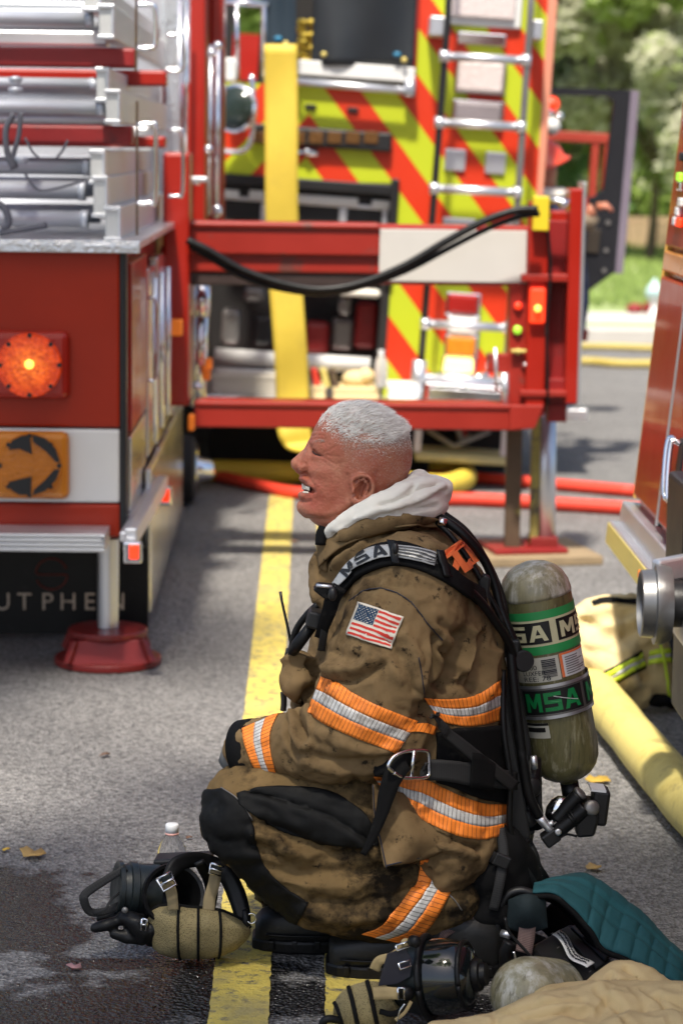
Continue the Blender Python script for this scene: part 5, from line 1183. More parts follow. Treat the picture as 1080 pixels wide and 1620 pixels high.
# ---------------------------------------------------------------- white hood lying round the neck
mb = MB()
for sg in (-1, 1):
    chain(mb, [(522, 843, sg * .050, .012), (540, 831, sg * .070, .016), (565, 818, sg * .084, .020), (597, 805, sg * .090, .026), (632, 793, sg * .082, .032), (668, 783, sg * .052, .032), (688, 778, 0, .030)], 16)
    chain(mb, [(545, 842, sg * .080, .016), (590, 826, sg * .094, .022), (640, 812, sg * .084, .026), (676, 800, sg * .05, .026), (688, 798, 0, .024)], 14)
chain(mb, [(655, 762, -.03, .016), (664, 758, 0, .018), (655, 762, .03, .016)], 14)
chain(mb, [(640, 778, -.055, .022), (662, 768, -.02, .024), (662, 768, .02, .024), (640, 778, .055, .022)], 14)
chain(mb, [(690, 778, -.03, .020), (701, 773, 0, .020), (690, 778, .03, .020)], 14)
me = voxel(mb, .0042, 4, .5)
crease(me, [([(530, 846), (570, 826), (610, 815), (650, 806), (690, 800)], -.010, 3.2), ([(600, 800), (625, 793), (646, 780), (655, 768)], -.009, 3.2), ([(640, 805), (665, 795), (690, 783), (705, 776)], -.008, 3),
            ([(560, 822), (600, 806), (628, 800)], .005, 4), ([(660, 790), (680, 782), (700, 770)], .006, 4), ([(648, 778), (668, 771), (690, 766)], -.007, 2.6), ([(615, 808), (650, 797), (672, 790)], .004, 3)])
rumple(me, .0055, 19, seed=2, stretch=(.5, 1, 1.5), ridged=True); rumple(me, .0010, 55, seed=6, ridged=True)
setco(me, coords(me) - np.array(off)); HOOD = link('hood', me, m_hood, MAN)

# ---------------------------------------------------------------- coat
mb = MB()
slabs(mb, [((517, 838), (686, 806), .100, 1, .55, 0), ((508, 856), (694, 818), .112, 1, .55, 0), ((503, 878), (702, 832), .128, 1, .5, 0), ((506, 900), (722, 850), .165, 1, .5, 0), ((508, 930), (755, 885), .205, 1, .48, 0),
           ((505, 965), (782, 930), .222, 1, .45, 0), ((492, 1010), (797, 985), .228, 1, .45, 0), ((474, 1060), (803, 1050), .228, 1, .45, 0), ((462, 1110), (803, 1110), .226, 1, .45, 0), ((468, 1160), (802, 1165), .224, 1, .45, 0),
           ((505, 1215), (806, 1215), .222, 1, .45, 0), ((555, 1262), (808, 1262), .222, 1, .45, 0), ((590, 1305), (806, 1300), .222, 1, .45, 0), ((606, 1345), (792, 1328), .215, 1, .5, 0), ((616, 1374), (765, 1346), .20, 1, .5, 0)], 72)
A1 = [(655, 925, -.135, .098), (640, 985, -.170, .102), (612, 1050, -.190, .102), (585, 1110, -.20, .095), (572, 1150, -.20, .086)]
A2 = [(610, 1150, -.20, .082), (560, 1170, -.195, .079), (500, 1178, -.175, .069), (440, 1181, -.135, .057), (402, 1184, -.105, .052)]
chain(mb, A1, 28); chain(mb, A2, 28)
chain(mb, [(x, y, -d, r) for x, y, d, r in A1], 20); chain(mb, [(x + 14, y, -d, r) for x, y, d, r in A2], 20)
chain(mb, [(668, 1130, -.185, .045), (640, 1165, -.195, .05)], 16)                    # sleeve point at the elbow
# chest pocket flap bulging in front
chain(mb, [(470, 1050, -.10, .030), (468, 1080, -.11, .032), (475, 1100, -.11, .022)], 16)
chain(mb, [(508, 880, -.02, .016), (502, 905, -.03, .018), (505, 940, -.05, .02)], 12)
me = voxel(mb, .0048, 4, .5)
cts = BVHTree.FromPolygons([tuple(v.co) for v in me.vertices], [tuple(p.vertices) for p in me.polygons])
FOLD = [
    # collar and chest
    ([(520, 862), (550, 850), (600, 835), (660, 826), (698, 830)], -.010, 5), ([(512, 885), (535, 868), (560, 858)], -.010, 5), ([(530, 895), (548, 878), (575, 862)], .008, 6), ([(515, 925), (530, 905), (548, 890)], -.008, 6),
    # shoulder seam
    ([(553, 950), (575, 934), (600, 930), (625, 936), (650, 952), (675, 984), (700, 1012), (714, 1030)], -.0045, 2.6),
    # arm against the side: deep fold
    ([(694, 1010), (690, 1050), (676, 1090), (668, 1128)], -.020, 6), ([(680, 1020), (676, 1060), (660, 1100)], .006, 7),
    ([(706, 1030), (716, 1056), (735, 1075)], -.014, 6), ([(735, 1000), (728, 1030), (714, 1062), (702, 1090)], -.016, 7), ([(748, 1000), (742, 1040), (730, 1070)], .012, 8), ([(770, 1010), (764, 1050), (750, 1090)], -.012, 8), ([(785, 1030), (780, 1070), (768, 1092)], .009, 8),
    ([(700, 985), (722, 1005), (745, 1012)], -.007, 6), ([(690, 1088), (720, 1082), (760, 1090)], -.006, 6),
    # sleeve
    ([(506, 1058), (540, 1062), (566, 1058), (584, 1046)], .010, 7), ([(505, 1072), (545, 1080), (580, 1070), (606, 1052)], -.009, 6), ([(520, 1030), (550, 1040), (575, 1036)], -.005, 7),
    ([(610, 1010), (640, 1046), (655, 1090)], -.005, 9), ([(640, 1000), (660, 1040), (664, 1080)], .006, 8), ([(560, 1030), (600, 1040), (630, 1070)], .005, 8),
    ([(470, 1122), (474, 1148), (482, 1165)], -.012, 5), ([(462, 1128), (464, 1158), (478, 1182), (490, 1180)], .010, 5), ([(486, 1122), (490, 1140), (492, 1155)], .007, 4), ([(455, 1140), (456, 1170), (468, 1195)], -.009, 5),
    ([(500, 1196), (540, 1206), (590, 1206), (630, 1190)], -.006, 7), ([(510, 1160), (560, 1185), (610, 1192)], .005, 9), ([(480, 1205), (530, 1222), (590, 1222)], .004, 7),
    # below the belt
    ([(640, 1290), (690, 1320), (760, 1345)], -.009, 6), ([(655, 1312), (700, 1338), (750, 1352)], .008, 6), ([(610, 1240), (640, 1290), (680, 1340)], -.008, 7), ([(590, 1250), (600, 1300), (622, 1350)], .006, 8), ([(650, 1270), (670, 1300), (705, 1322)], .007, 6),
    ([(560, 1240), (585, 1290), (612, 1335)], -.008, 7),
    ([(505, 1100), (512, 1080), (508, 1060)], -.016, 6), ([(448, 1045), (470, 1036), (495, 1046)], .006, 6), ([(490, 1050), (500, 1064), (508, 1075)], -.012, 5), ([(475, 1115), (490, 1095), (505, 1080)], -.012, 6),
]
crease(me, [(a, d * 1.45, w_) for a, d, w_ in FOLD])
rumple(me, .008, 8.5, seed=1, stretch=(1.0, 1, .8)); rumple(me, .0065, 17, seed=4, stretch=(1.3, 1, .7), ridged=True); rumple(me, .0032, 36, seed=8, ridged=True); rumple(me, .0010, 90, seed=9)
setco(me, coords(me) - np.array(off)); COAT = link('coat', me, m_coat, MAN)
ct = bvh(COAT); hdt = bvh(HOOD)
def band(name, up, lo, parent, tree, nu=90, lift=.0022, nl=None, rows=((.36, 0), (.28, 1), (.36, 0)), mats=None, nv=14, Y=YM):
    up, lo = curve2(up, 8), curve2(lo, 8)
    mb = onto_band(tree, up, lo, nu, nv, lift, rows, Y=Y)
    L = float(np.hypot(*np.diff(np.array(up), axis=0).T).sum()); nl = nl or L / 6.6
    mb.uv = [tuple((u * nl, v) for u, v in f) if f else None for f in mb.uv]
    o = mb.build(name, mats or [m_orange, m_silver], parent, True, solid=.001); return o
band('sleeve_trim', [(508, 1070), (530, 1078), (560, 1097), (600, 1117), (660, 1141)], [(486, 1126), (510, 1143), (545, 1160), (590, 1178), (627, 1192)], COAT, ct, 70)
band('cuff_trim', [(383, 1153), (388, 1180), (398, 1205), (408, 1222)], [(441, 1128), (428, 1160), (430, 1195), (438, 1226)], COAT, ct, 40, nl=16)
band('chest_trim', [(670, 1104), (695, 1106), (725, 1105), (755, 1099), (790, 1076)], [(690, 1135), (705, 1143), (735, 1149), (765, 1146), (796, 1138)], COAT, ct, 44)
band('side_trim', [(650, 1146), (672, 1144), (690, 1150)], [(640, 1158), (665, 1158), (685, 1162)], COAT, ct, 14, rows=((1, 0),))
band('hem_trim', [(590, 1228), (640, 1232), (670, 1232), (700, 1246), (735, 1262), (770, 1272), (802, 1272)], [(600, 1242), (625, 1255), (650, 1284), (685, 1306), (725, 1322), (765, 1328), (800, 1318)], COAT, ct, 70)
# black cuff end and knitted wristlet
m_wrist = weave(mat('grey_knit_cuff', (.16, .16, .155), .9, var=.2, bump=.3, bs=80), 900, .4)
mb = MB(); a, b_ = M_(410, 1184, -.112), M_(385, 1187, -.094); mb.tube([a, a.lerp(b_, .5), b_, b_.lerp(a, .25)], [.0535, .055, .0545, .044], 32); mb.build('cuff_edge', m_blackcloth, COAT, True)
mb = MB(); mb.tube([M_(392, 1188, -.097), M_(378, 1199, -.088), M_(371, 1213, -.084)], [.041, .036, .031], 24); mb.build('wristlet', m_wrist, MAN, True)
# collar details: flap over the hood, tab, label
mb = MB()
def cf(u, v):
    a = curve2([(505, 868), (545, 838), (600, 820), (650, 814), (694, 818)], 8); b2 = curve2([(508, 898), (548, 866), (605, 846), (655, 838), (700, 838)], 8)
    i = int(round(u * (len(a) - 1))); q = (a[i][0] + (b2[i][0] - a[i][0]) * v, a[i][1] + (b2[i][1] - a[i][1]) * v); h1, h2 = onto(cts, q[0], q[1], .008), onto(hdt, q[0], q[1], .006); return h1 if h1.y < h2.y or (h1 - h2).length > .12 else h2
mb.grid(cf, 32, 8); mb.build('collar', m_coat, COAT, True, solid=.003)
mb = MB(); mb.grid(lambda u, v: onto(ct, 682 + 12 * u, 812 + 14 * v, .014), 3, 3); mb.build('collar_label', m_tape, COAT, solid=.001)
mb = MB(); mb.tube(curve([M_(512, 835, -.045), M_(508, 846, -.05), M_(507, 862, -.055)], 4), .010, 12); mb.build('collar_lining', m_blackcloth, COAT, True)
mb = MB(); mb.grid(lambda u, v: M_(497 + 14 * u + 4 * v, 873 + 26 * v + 6 * u, -.03 - .03 * u), 4, 6); mb.build('storm_flap', m_coat, COAT, True, solid=.006)
# flag patch on the sleeve: thirteen stripes, blue canton with stars
FA, FB_, FC = np.array((569., 952.5)), np.array((638., 977.)), np.array((549., 1004.))      # top left, top right, bottom left
def fp(u, v, l): q = FA + (FB_ - FA) * u + (FC - FA) * v; return onto(ct, q[0], q[1], l)
mb = MB(); mb.grid(lambda u, v: fp(u, v, .0035), 20, 16); FLAG = mb.build('flag_patch', m_flagwhite, COAT, True, solid=.0015)
for i in range(7):
    v0 = .05 + .90 * (2 * i) / 13; v1 = v0 + .90 / 13; u0 = .46 if i < 4 else .04
    mb = MB(); mb.grid(lambda u, v: fp(u0 + (.96 - u0) * u, v0 + (v1 - v0) * v, .0056), 14, 2); mb.build('stripe', m_flagred, FLAG, True)
mb = MB(); mb.grid(lambda u, v: fp(.04 + .41 * u, .05 + .47 * v, .0058), 10, 10); CAN = mb.build('canton', m_flagblue, FLAG, True)
mb = MB()
for r in range(9):
    for c in range(6 if r % 2 == 0 else 5):
        u = .04 + .41 * ((c + (.5 if r % 2 == 0 else 1.0)) / 6); v = .05 + .47 * ((r + .5) / 9); du, dv = .015, .0155
        pts = []
        for q in range(10):
            a = math.pi * q / 5 - math.pi / 2; rr = 1 if q % 2 == 0 else .45; pts.append(fp(u + du * rr * math.cos(a), v + dv * rr * math.sin(a), .0066))
        mb.add(pts, [tuple(range(10))])
mb.build('star', m_flagwhite, FLAG); bpy.data.objects['star']['kind'] = 'stuff'
# orange lettering on the back, half hidden by the straps
def letter(ch, c, s_, ang, sx):
    me = block_mesh(ch)
    ca, sa = math.cos(ang), math.sin(ang)
    for v in me.vertices:
        a, b2 = (v.co.x - .5) * s_ * sx, (.5 - v.co.y) * s_; v.co = onto(cts, c[0] + a * ca - b2 * sa, c[1] + a * sa + b2 * ca, .0095) - off
    me.materials.clear(); return link('lettering', me, m_orangeletter, COAT, False, solid=.001)
letter('R', (722, 886), 44, .95, 1.0)

# ---------------------------------------------------------------- trousers
mb = MB()
chain(mb, [(690, 1318, -.06, .100), (640, 1300, -.12, .112), (540, 1288, -.145, .098), (450, 1282, -.145, .086), (392, 1285, -.145, .084)], 28)
chain(mb, [(392, 1292, -.145, .086), (440, 1332, -.145, .090), (520, 1380, -.14, .108), (600, 1405, -.135, .100), (665, 1415, -.13, .085), (700, 1418, -.13, .070)], 28)
chain(mb, [(470, 1330, -.13, .085), (560, 1340, -.12, .11), (640, 1350, -.11, .10)], 24)
chain(mb, [(690, 1315, .08, .105), (600, 1300, .13, .10), (470, 1270, .12, .085), (402, 1270, .09, .062)], 24)
chain(mb, [(402, 1275, .09, .062), (450, 1360, .10, .085), (490, 1420, .10, .075), (520, 1450, .10, .06)], 24)
me = voxel(mb, .005, 4, .5)
PF = [
    ([(400, 1318), (440, 1330), (470, 1356), (490, 1362)], .008, 8), ([(395, 1340), (430, 1350), (460, 1372)], -.009, 6), ([(420, 1300), (470, 1325), (520, 1345), (580, 1352)], -.007, 7), ([(440, 1345), (490, 1352), (540, 1340)], .006, 7),
    ([(430, 1375), (480, 1385), (540, 1375), (600, 1380)], -.007, 8), ([(450, 1395), (520, 1405), (590, 1398)], .006, 9), ([(500, 1425), (560, 1432), (620, 1420), (660, 1400)], -.007, 8), ([(480, 1440), (540, 1455), (600, 1450)], .006, 8),
    ([(600, 1368), (640, 1380), (700, 1372)], -.012, 7), ([(560, 1320), (590, 1350), (640, 1365)], .006, 8), ([(395, 1252), (440, 1262), (520, 1290), (590, 1335)], -.006, 4),
    ([(400, 1300), (404, 1325), (416, 1350)], -.004, 3), ([(340, 1340), (360, 1352), (400, 1352)], .004, 6), ([(330, 1320), (360, 1332), (395, 1326)], -.004, 6),
]
crease(me, [(a, d * 1.4, w_) for a, d, w_ in PF])
rumple(me, .0065, 9, seed=21, stretch=(.8, 1, 1.2)); rumple(me, .0050, 20, seed=24, stretch=(.7, 1, 1.5), ridged=True); rumple(me, .0034, 34, seed=28, ridged=True); rumple(me, .0010, 90, seed=29)
co = coords(me); co[:, 2] = np.maximum(co[:, 2], .012); setco(me, co - np.array(off)); PANTS = link('trousers', me, m_pants, MAN)
pt = bvh(PANTS)
def patch(name, up, lo, M, parent, tree, nu=40, nv=16, lift=.004, sol=.003):
    a, b2 = curve2(up, 8), curve2(lo, 8); mb = onto_band(tree, a, b2, nu, nv, lift, None, Y=YM); o = mb.build(name, M, parent, True, solid=sol); return o
m_knee = weave(mat('black_reinforced_cloth', (.0055, .0055, .0055), .6, spec=.2, var=.3, vs=12, col2=(.02, .019, .017), thr=(.6, .78), ds=16, bump=.4, bs=30), 1300, .25)
patch('knee_patch', [(352, 1248), (372, 1262), (398, 1296), (404, 1330), (420, 1372), (452, 1404), (488, 1428)], [(322, 1250), (308, 1290), (312, 1330), (330, 1372), (372, 1412), (410, 1442), (470, 1462)], m_knee, PANTS, pt, 50, 22)
patch('thigh_panel', [(375, 1256), (410, 1246), (460, 1244), (520, 1252), (575, 1285), (602, 1332)], [(378, 1272), (400, 1288), (450, 1318), (510, 1334), (560, 1340), (598, 1338)], m_knee, PANTS, pt, 44, 16, .005)
band('leg_trim', [(664, 1355), (660, 1390), (644, 1415), (618, 1445), (600, 1464), (572, 1476)], [(719, 1368), (716, 1400), (700, 1432), (678, 1466), (660, 1480), (630, 1489)], PANTS, pt, 44, .004, nl=22)
def both(px, py, l):
    a, b2 = onto(ct, px, py, l), onto(pt, px, py, l); return a if a.y < b2.y else b2
sk_a, sk_b = resample(curve2([(588, 1240), (590, 1290), (600, 1335), (609, 1372)]), 24), resample(curve2([(650, 1262), (690, 1300), (712, 1335), (668, 1358), ]), 24)
mb = MB()
def skf(u, v):
    i = int(round(u * 24)); q = sk_a[i] + (sk_b[i] - sk_a[i]) * v; return M_(q[0], q[1], -.252 - .026 * u + .050 * v * v + .0055 * math.sin(v * 8 + u * 2.5) + .004 * noise.noise(V(u * 5, v * 5, 1)))
mb.grid(skf, 24, 18); mb.build('coat_skirt', m_coat, COAT, True, solid=.004)
mb = MB(); mb.tube([skf(u, .03) + V(0, -.005, 0) for u in np.linspace(0, 1, 20)] + [skf(1, v) + V(0, -.005, .004) for v in np.linspace(.05, 1, 14)], .0014, 6); mb.build('seam', m_ink, COAT, True)
# thin seam threads
for nm, pts, tree, par in (('seam', [(553, 951), (575, 935), (600, 931), (625, 937), (650, 953), (675, 985), (700, 1013)], ct, COAT), ('seam', [(662, 1040), (668, 1075), (672, 1110)], ct, COAT), ('seam', [(655, 1142), (640, 1170), (628, 1192)], ct, COAT), ('seam', [(600, 1332), (580, 1296), (530, 1262)], pt, PANTS), ('seam', [(660, 1392), (690, 1402), (715, 1420), (730, 1440)], pt, PANTS), ('seam', [(350, 1246), (376, 1264), (400, 1298)], pt, PANTS)):
    mb = MB(); q = curve2(pts, 8); mb.tube([onto(tree, a, b2, .001) for a, b2 in q], .0013, 6); mb.build(nm, m_ink if tree is ct else m_strapmetal, par, True)

# ---------------------------------------------------------------- boots
m_boot = mat('black_boot_leather', (.010, .010, .010), .5, var=.3, vs=12, bump=.3, bs=40)
def boot(tx, hx_, yb, Y, ht):
    a, b_ = G(tx, yb), G(hx_, yb); y = a.y; mb = MB(); L = b_.x - a.x
    x0 = a.x; rows = []
    prof = [(0, .012, .055, .030), (.012, .008, .068, .040), (.05, .006, .080, .048), (.10, .006, .085, .050), (.15, .006, .105, .046), (.20, .006, .135, .042), (.25, .006, .115, .044), (.29, .008, .105, .040), (.305, .02, .09, .03)]
    vs = []; n = 24
    for x, z0, z1, w_ in prof:
        for k in range(n):
            t = 2 * math.pi * k / n; s = abs(math.sin(t)) ** .7 * (1 if math.sin(t) >= 0 else -1); c = abs(math.cos(t)) ** .7 * (1 if math.cos(t) >= 0 else -1)
            vs.append(V(x0 + x, y + w_ * c, (z0 + z1) / 2 + (z1 - z0) / 2 * s))
    N = len(prof); mb.add(vs, [(i * n + k, i * n + (k + 1) % n, (i + 1) * n + (k + 1) % n, (i + 1) * n + k) for i in range(N - 1) for k in range(n)] + [tuple(range(n)), tuple((N - 1) * n + k for k in range(n))])
    bo = mb.build('boot', m_boot, MAN, True)
    mb = MB(); vs = []
    out = [(0, .026), (.02, .042), (.06, .053), (.11, .055), (.16, .048), (.22, .044), (.28, .044), (.31, .030)]
    poly = [V(x0 - .006 + x, y - w_, .0) for x, w_ in out] + [V(x0 - .006 + x, y + w_, .0) for x, w_ in reversed(out)]
    mb.prism(poly, V(0, 0, .026)); mb.build('sole', m_rubber, bo, bevel=.006)
    for i in range(7):
        mb = MB(); mb.box((x0 + .03 + i * .042, y - .046, .018), (.012, .016, .018)); mb.build('lug', m_rubber, bo, bevel=.003)
    mb = MB(); mb.tube(curve([V(x0 + .02, y - .046, .036), V(x0 + .06, y - .053, .036), V(x0 + .11, y - .054, .036), V(x0 + .16, y - .048, .036)], 5), .003, 8); mb.build('welt', m_strapmetal if False else m_rubber, bo, True)
boot(520, 760, 1536, 0, .15); boot(404, 640, 1496, 0, .15)
# ================================================================== breathing apparatus worn on the back
AX0, AX1 = M_(848, 945, .03), M_(893, 1200, .03)
AP = thing('breathing_apparatus', 'black air pack with scuffed olive cylinder worn on the back of the crouching firefighter', 'air pack', (AX0.x, AX0.y, .3))
aoff = rootloc(AP)
AD = (AX1 - AX0).normalized(); CR = R_(57.5); PXM = (AX1 - AX0).length / 255.0        # metres per photo px of y along the axis
AF = (V(0, -1, 0) - AD * V(0, -1, 0).dot(AD)).normalized(); AR = AF.cross(AD); AR = -AR if AR.x < 0 else AR
def cyl(y, th, r=None, lift=.0): 
    r = (CR if r is None else r) + lift; return AX0 + AD * ((y - 945) * PXM) + AF * (math.cos(th) * r) + AR * (math.sin(th) * r)
t0 = (888 - 945) * PXM; L = (1200 - 945) * PXM
prof = [(t0, .001), (t0 + .0015, CR * .22), (t0 + .006, CR * .45), (t0 + .014, CR * .66), (t0 + .026, CR * .84), (t0 + .042, CR * .955), (t0 + .058, CR)]
prof += [(t0 + .058 + (L - t0 - .058 - .02) * i / 8, CR) for i in range(1, 9)]
e = L - .02; prof += [(e + .02, CR * .965), (e + .036, CR * .86), (e + .048, CR * .70), (e + .056, CR * .5), (e + .060, CR * .28), (e + .075, CR * .22)]
mb = MB(); mb.lathe(AX0, AD, prof, 64); CYL = mb.build('cylinder', m_cyl, AP, True)
mb = MB(); pr = [(a, b + .0008) for a, b in prof[:7]]; mb.lathe(AX0, AD, pr + [(prof[6][0] + .006, CR + .0006)], 64); mb.build('cylinder_top', m_cyltop, CYL, True)  # paler shell: scuffs and the dome's silver highlight put into its colour
def ringband(name, ya, yb, M, lift, tha=-math.pi, thb=math.pi, par=None, n=60):
    mb = MB(); mb.grid(lambda u, v: cyl(ya + (yb - ya) * v, tha + (thb - tha) * u, None, lift), n, 3); return mb.build(name, M, par or CYL, True)
def wrap(name, body, ya, yb, tha, thb, M, lift, par, bold=.02, rot=False):
    if body == 'MSA': me = block_mesh(body)
    else:
        me = text_mesh(body, 1.0, 0.0); bm = bmesh.new(); bm.from_mesh(me); bmesh.ops.triangulate(bm, faces=bm.faces); bmesh.ops.subdivide_edges(bm, edges=bm.edges, cuts=1); bm.to_mesh(me); bm.free()
    c = coords(me); x0, x1, y0, y1 = c[:, 0].min(), c[:, 0].max(), c[:, 1].min(), c[:, 1].max()
    for v in me.vertices:
        a, b = (v.co.x - x0) / (x1 - x0), (v.co.y - y0) / (y1 - y0)
        v.co = cyl(yb + (ya - yb) * b, tha + (thb - tha) * a, None, lift) - aoff
    me.materials.clear(); return link(name, me, M, par, False)
rd = math.radians
ringband('green_band', 956, 968.5, m_lblgreen, .0014); ringband('label_band', 968.5, 1009, m_lblcream, .0013); ringband('green_band', 1009, 1022, m_lblgreen, .0014)
for a, b in ((-100, 9), (20, 128), (140, 248)):
    ringband('black_box', 972, 1005, m_lblblack, .0022, rd(a), rd(b), n=24); wrap('lettering', 'MSA', 976.5, 1001, rd(a + 5), rd(b - 5), m_lblcream, .0034, CYL, .008)
ringband('cream_label', 1026, 1064, m_lblwhite, .0014, rd(-75), rd(14)); ringband('white_label', 1025, 1062, m_tape, .0014, rd(15.5), rd(72))
ringband('orange_edge', 1025, 1062, m_orangeletter, .0022, rd(15.5), rd(20), n=4); ringband('orange_edge', 1025, 1028, m_orangeletter, .0022, rd(20), rd(72), n=20)
for i, tx in enumerate(('10', '4500', 'LUXFER', 'REE: 78')): wrap('lettering', tx, 1028 + i * 9, 1035 + i * 9, rd(-48), rd(-48 + 8 * len(tx) * .8), m_ink, .0024, CYL, .0)
rn = random.Random(5); y = 1030.0
while y < 1058:
    h = rn.choice((.7, 1.0, 1.7)); ringband('barcode_bar', y, y + h, m_ink, .0024, rd(-14), rd(8), n=6); y += h + rn.choice((.6, .9))
for i in range(8): ringband('print_line', 1032 + i * 3.6, 1033.4 + i * 3.6, m_strapmetal, .0024, rd(24), rd(24 + rn.uniform(25, 42)), n=10)
MBAND = ringband('metal_band', 1068, 1121, m_strapmetal, .0040); ringband('band_edge', 1068, 1073, m_alu, .0055); ringband('band_edge', 1116, 1121, m_alu, .0055)
for a, b in ((-54, 43), (49, 146), (-152, -60)):
    ringband('black_box', 1076, 1113, m_lblblack, .0052, rd(a), rd(b), n=24); wrap('lettering', 'MSA', 1080, 1109, rd(a + 5), rd(b - 6), m_lblgreen2, .0064, CYL, .008)
ringband('small_label', 1127, 1151, m_lblwhite, .0014, rd(-62), rd(-20), n=12); ringband('small_label_print', 1127, 1131, m_lblblack, .0022, rd(-62), rd(-20), n=12); ringband('small_label_print', 1134, 1141, m_lblblack, .0022, rd(-60), rd(-26), n=12)
mb = MB(); mb.tube([cyl(1086, rd(-4), None, .007), cyl(1092, rd(12), None, .007), cyl(1099, rd(32), None, .007)], .0007, 6); mb.build('scratch', m_white, CYL)
# frame against the back
mb = MB()
for d in (-.085, .085):
    mb.prism([M_(a, b, d - .012) for a, b in ((756, 921), (766, 909), (776, 914), (774, 940), (782, 985), (800, 1100), (826, 1240), (840, 1330), (812, 1338), (796, 1240), (778, 1100), (758, 975))], V(0, .024, 0))
mb.prism([M_(a, b, -.07) for a, b in ((780, 990), (806, 1000), (840, 1180), (846, 1320), (820, 1330), (800, 1180))], V(0, .14, 0))
mb.build('back_frame', m_black, AP, bevel=.004)
mb = MB(); mb.prism([M_(a, b, -.03) for a, b in ((778, 930), (790, 940), (812, 1010), (820, 1060), (800, 1060), (782, 1000))], V(0, .06, 0)); mb.build('frame_bracket', m_rubber, AP, bevel=.004)
mb = MB(); mb.lathe(M_(828, 1046, -.085), (.25, -1, .1), [(-.05, .012), (-.018, .014), (-.016, .0185), (0, .0195), (.004, .017), (.004, .002)], 28); kb = mb.build('latch_knob', m_black, AP, True); autosmooth(kb, .5)
mb = MB(); mb.box(M_(812, 1032, -.07), (.02, .03, .05)); mb.build('latch', m_black, AP, bevel=.004)
for (a, b, c, d) in ((799, 1003, 803, 1026), (801, 1040, 805, 1056), (811, 1074, 816, 1092)):
    mb = MB(); mb.tube([M_(a, b, -.085), M_(c, d, -.085)], .004, 10); mb.build('fitting', m_alu, AP, True)
# hoses
def hz(name, pts, r, M=None, par=None):
    mb = MB(); mb.tube(curve([M_(*p) for p in pts], 8), r, 14); return mb.build(name, M or m_rubber, par or AP, True)
hz('air_hose', [(672, 812, -.02), (700, 822, -.05), (735, 848, -.06), (765, 885, -.05), (782, 925, -.05), (792, 965, -.06), (806, 1000, -.07), (822, 1036, -.07)], R_(7.5))
hz('air_hose', [(690, 826, -.06), (715, 850, -.075), (748, 896, -.085), (770, 936, -.09), (790, 975, -.09), (806, 1020, -.085)], R_(4.5))
hz('air_hose', [(640, 878, -.215), (680, 893, -.21), (724, 920, -.185), (758, 950, -.15), (784, 985, -.12), (802, 1012, -.10), (812, 1040, -.085)], R_(7))
hz('air_hose', [(806, 1020, -.085), (812, 1080, -.095), (820, 1150, -.10), (829, 1220, -.10), (838, 1262, -.10), (852, 1292, -.095)], R_(8))
hz('air_hose', [(795, 1060, -.09), (796, 1150, -.12), (806, 1230, -.13), (806, 1310, -.13), (822, 1336, -.12), (836, 1330, -.10)], R_(5))
hz('air_hose', [(700, 812, .02), (738, 842, .01), (770, 890, 0), (792, 940, -.02), (800, 980, -.04)], R_(6))
mb = MB(); a, b = M_(693, 824, -.066), M_(705, 828, -.066); mb.tube([a, b], .008, 12); mb.build('hose_fitting', m_chrome, AP, True)
# shoulder strap over the coat
st_up = [(529, 934), (543, 906), (577, 877), (615, 862), (653, 865), (690, 882), (724, 910), (760, 936)]
st_lo = [(541, 945), (567, 917), (601, 900), (629, 896), (663, 903), (704, 923), (738, 947), (766, 966)]
o = band('shoulder_strap', st_up, st_lo, AP, cts, 60, .012, rows=((1, 0),), mats=[m_blackcloth], nv=10); o.modifiers['solid'].thickness = .008
off2 = rootloc(AP)
def fixband(o): 
    return o
mbp = onto_band(cts, curve2([(536, 925), (560, 893), (594, 875), (622, 869)]), curve2([(546, 929), (571, 906), (601, 891), (624, 886)]), 30, 5, .0205)
SL = mbp.build('strap_label', m_silverlabel, AP, True, solid=.001)
mbp = onto_band(cts, curve2([(632, 870), (658, 873), (686, 881)]), curve2([(630, 887), (656, 892), (683, 900)]), 20, 5, .0205); RL_ = mbp.build('reflective_pad', m_silverlabel, AP, True, solid=.001)
for i in range(4):
    f = .14 + .23 * i; mbp = onto_band(cts, curve2([(632, 870 + 17 * f), (658, 873 + 19 * f), (686, 881 + 19 * f)]), curve2([(632, 870 + 17 * f + 1.6), (658, 873 + 19 * f + 1.6), (686, 881 + 19 * f + 1.6)]), 14, 1, .0225); mbp.build('rib', m_lblblack, RL_, True)
def strap_letter(ch, c, s_, ang):
    me = block_mesh(ch); ca, sa = math.cos(ang), math.sin(ang)
    for v in me.vertices:
        a, b2 = (v.co.x - .5) * s_ * .95, (.5 - v.co.y) * s_ * .72; v.co = onto(cts, c[0] + a * ca - b2 * sa, c[1] + a * sa + b2 * ca, .0222) - aoff
    me.materials.clear(); link('lettering', me, m_lblblack, SL, False)
strap_letter('M', (560, 906), 21, -.85); strap_letter('S', (583, 889), 21, -.55); strap_letter('A', (607, 880), 21, -.3)
for c0, c1 in (((622, 864), (628, 898)), ((688, 879), (698, 916))):
    mbp = onto_band(cts, [(c0[0] - 3, c0[1]), (c1[0] - 3, c1[1])], [(c0[0] + 7, c0[1] + 1), (c1[0] + 7, c1[1] + 1)], 14, 3, .021); mbp.build('strap_keeper', m_rubber, AP, True, solid=.003)
mb = MB(); mb.ball(M_(625, 868, -.245), (.006, .006, .010)); mb.build('strap_knob', m_black, AP, True)
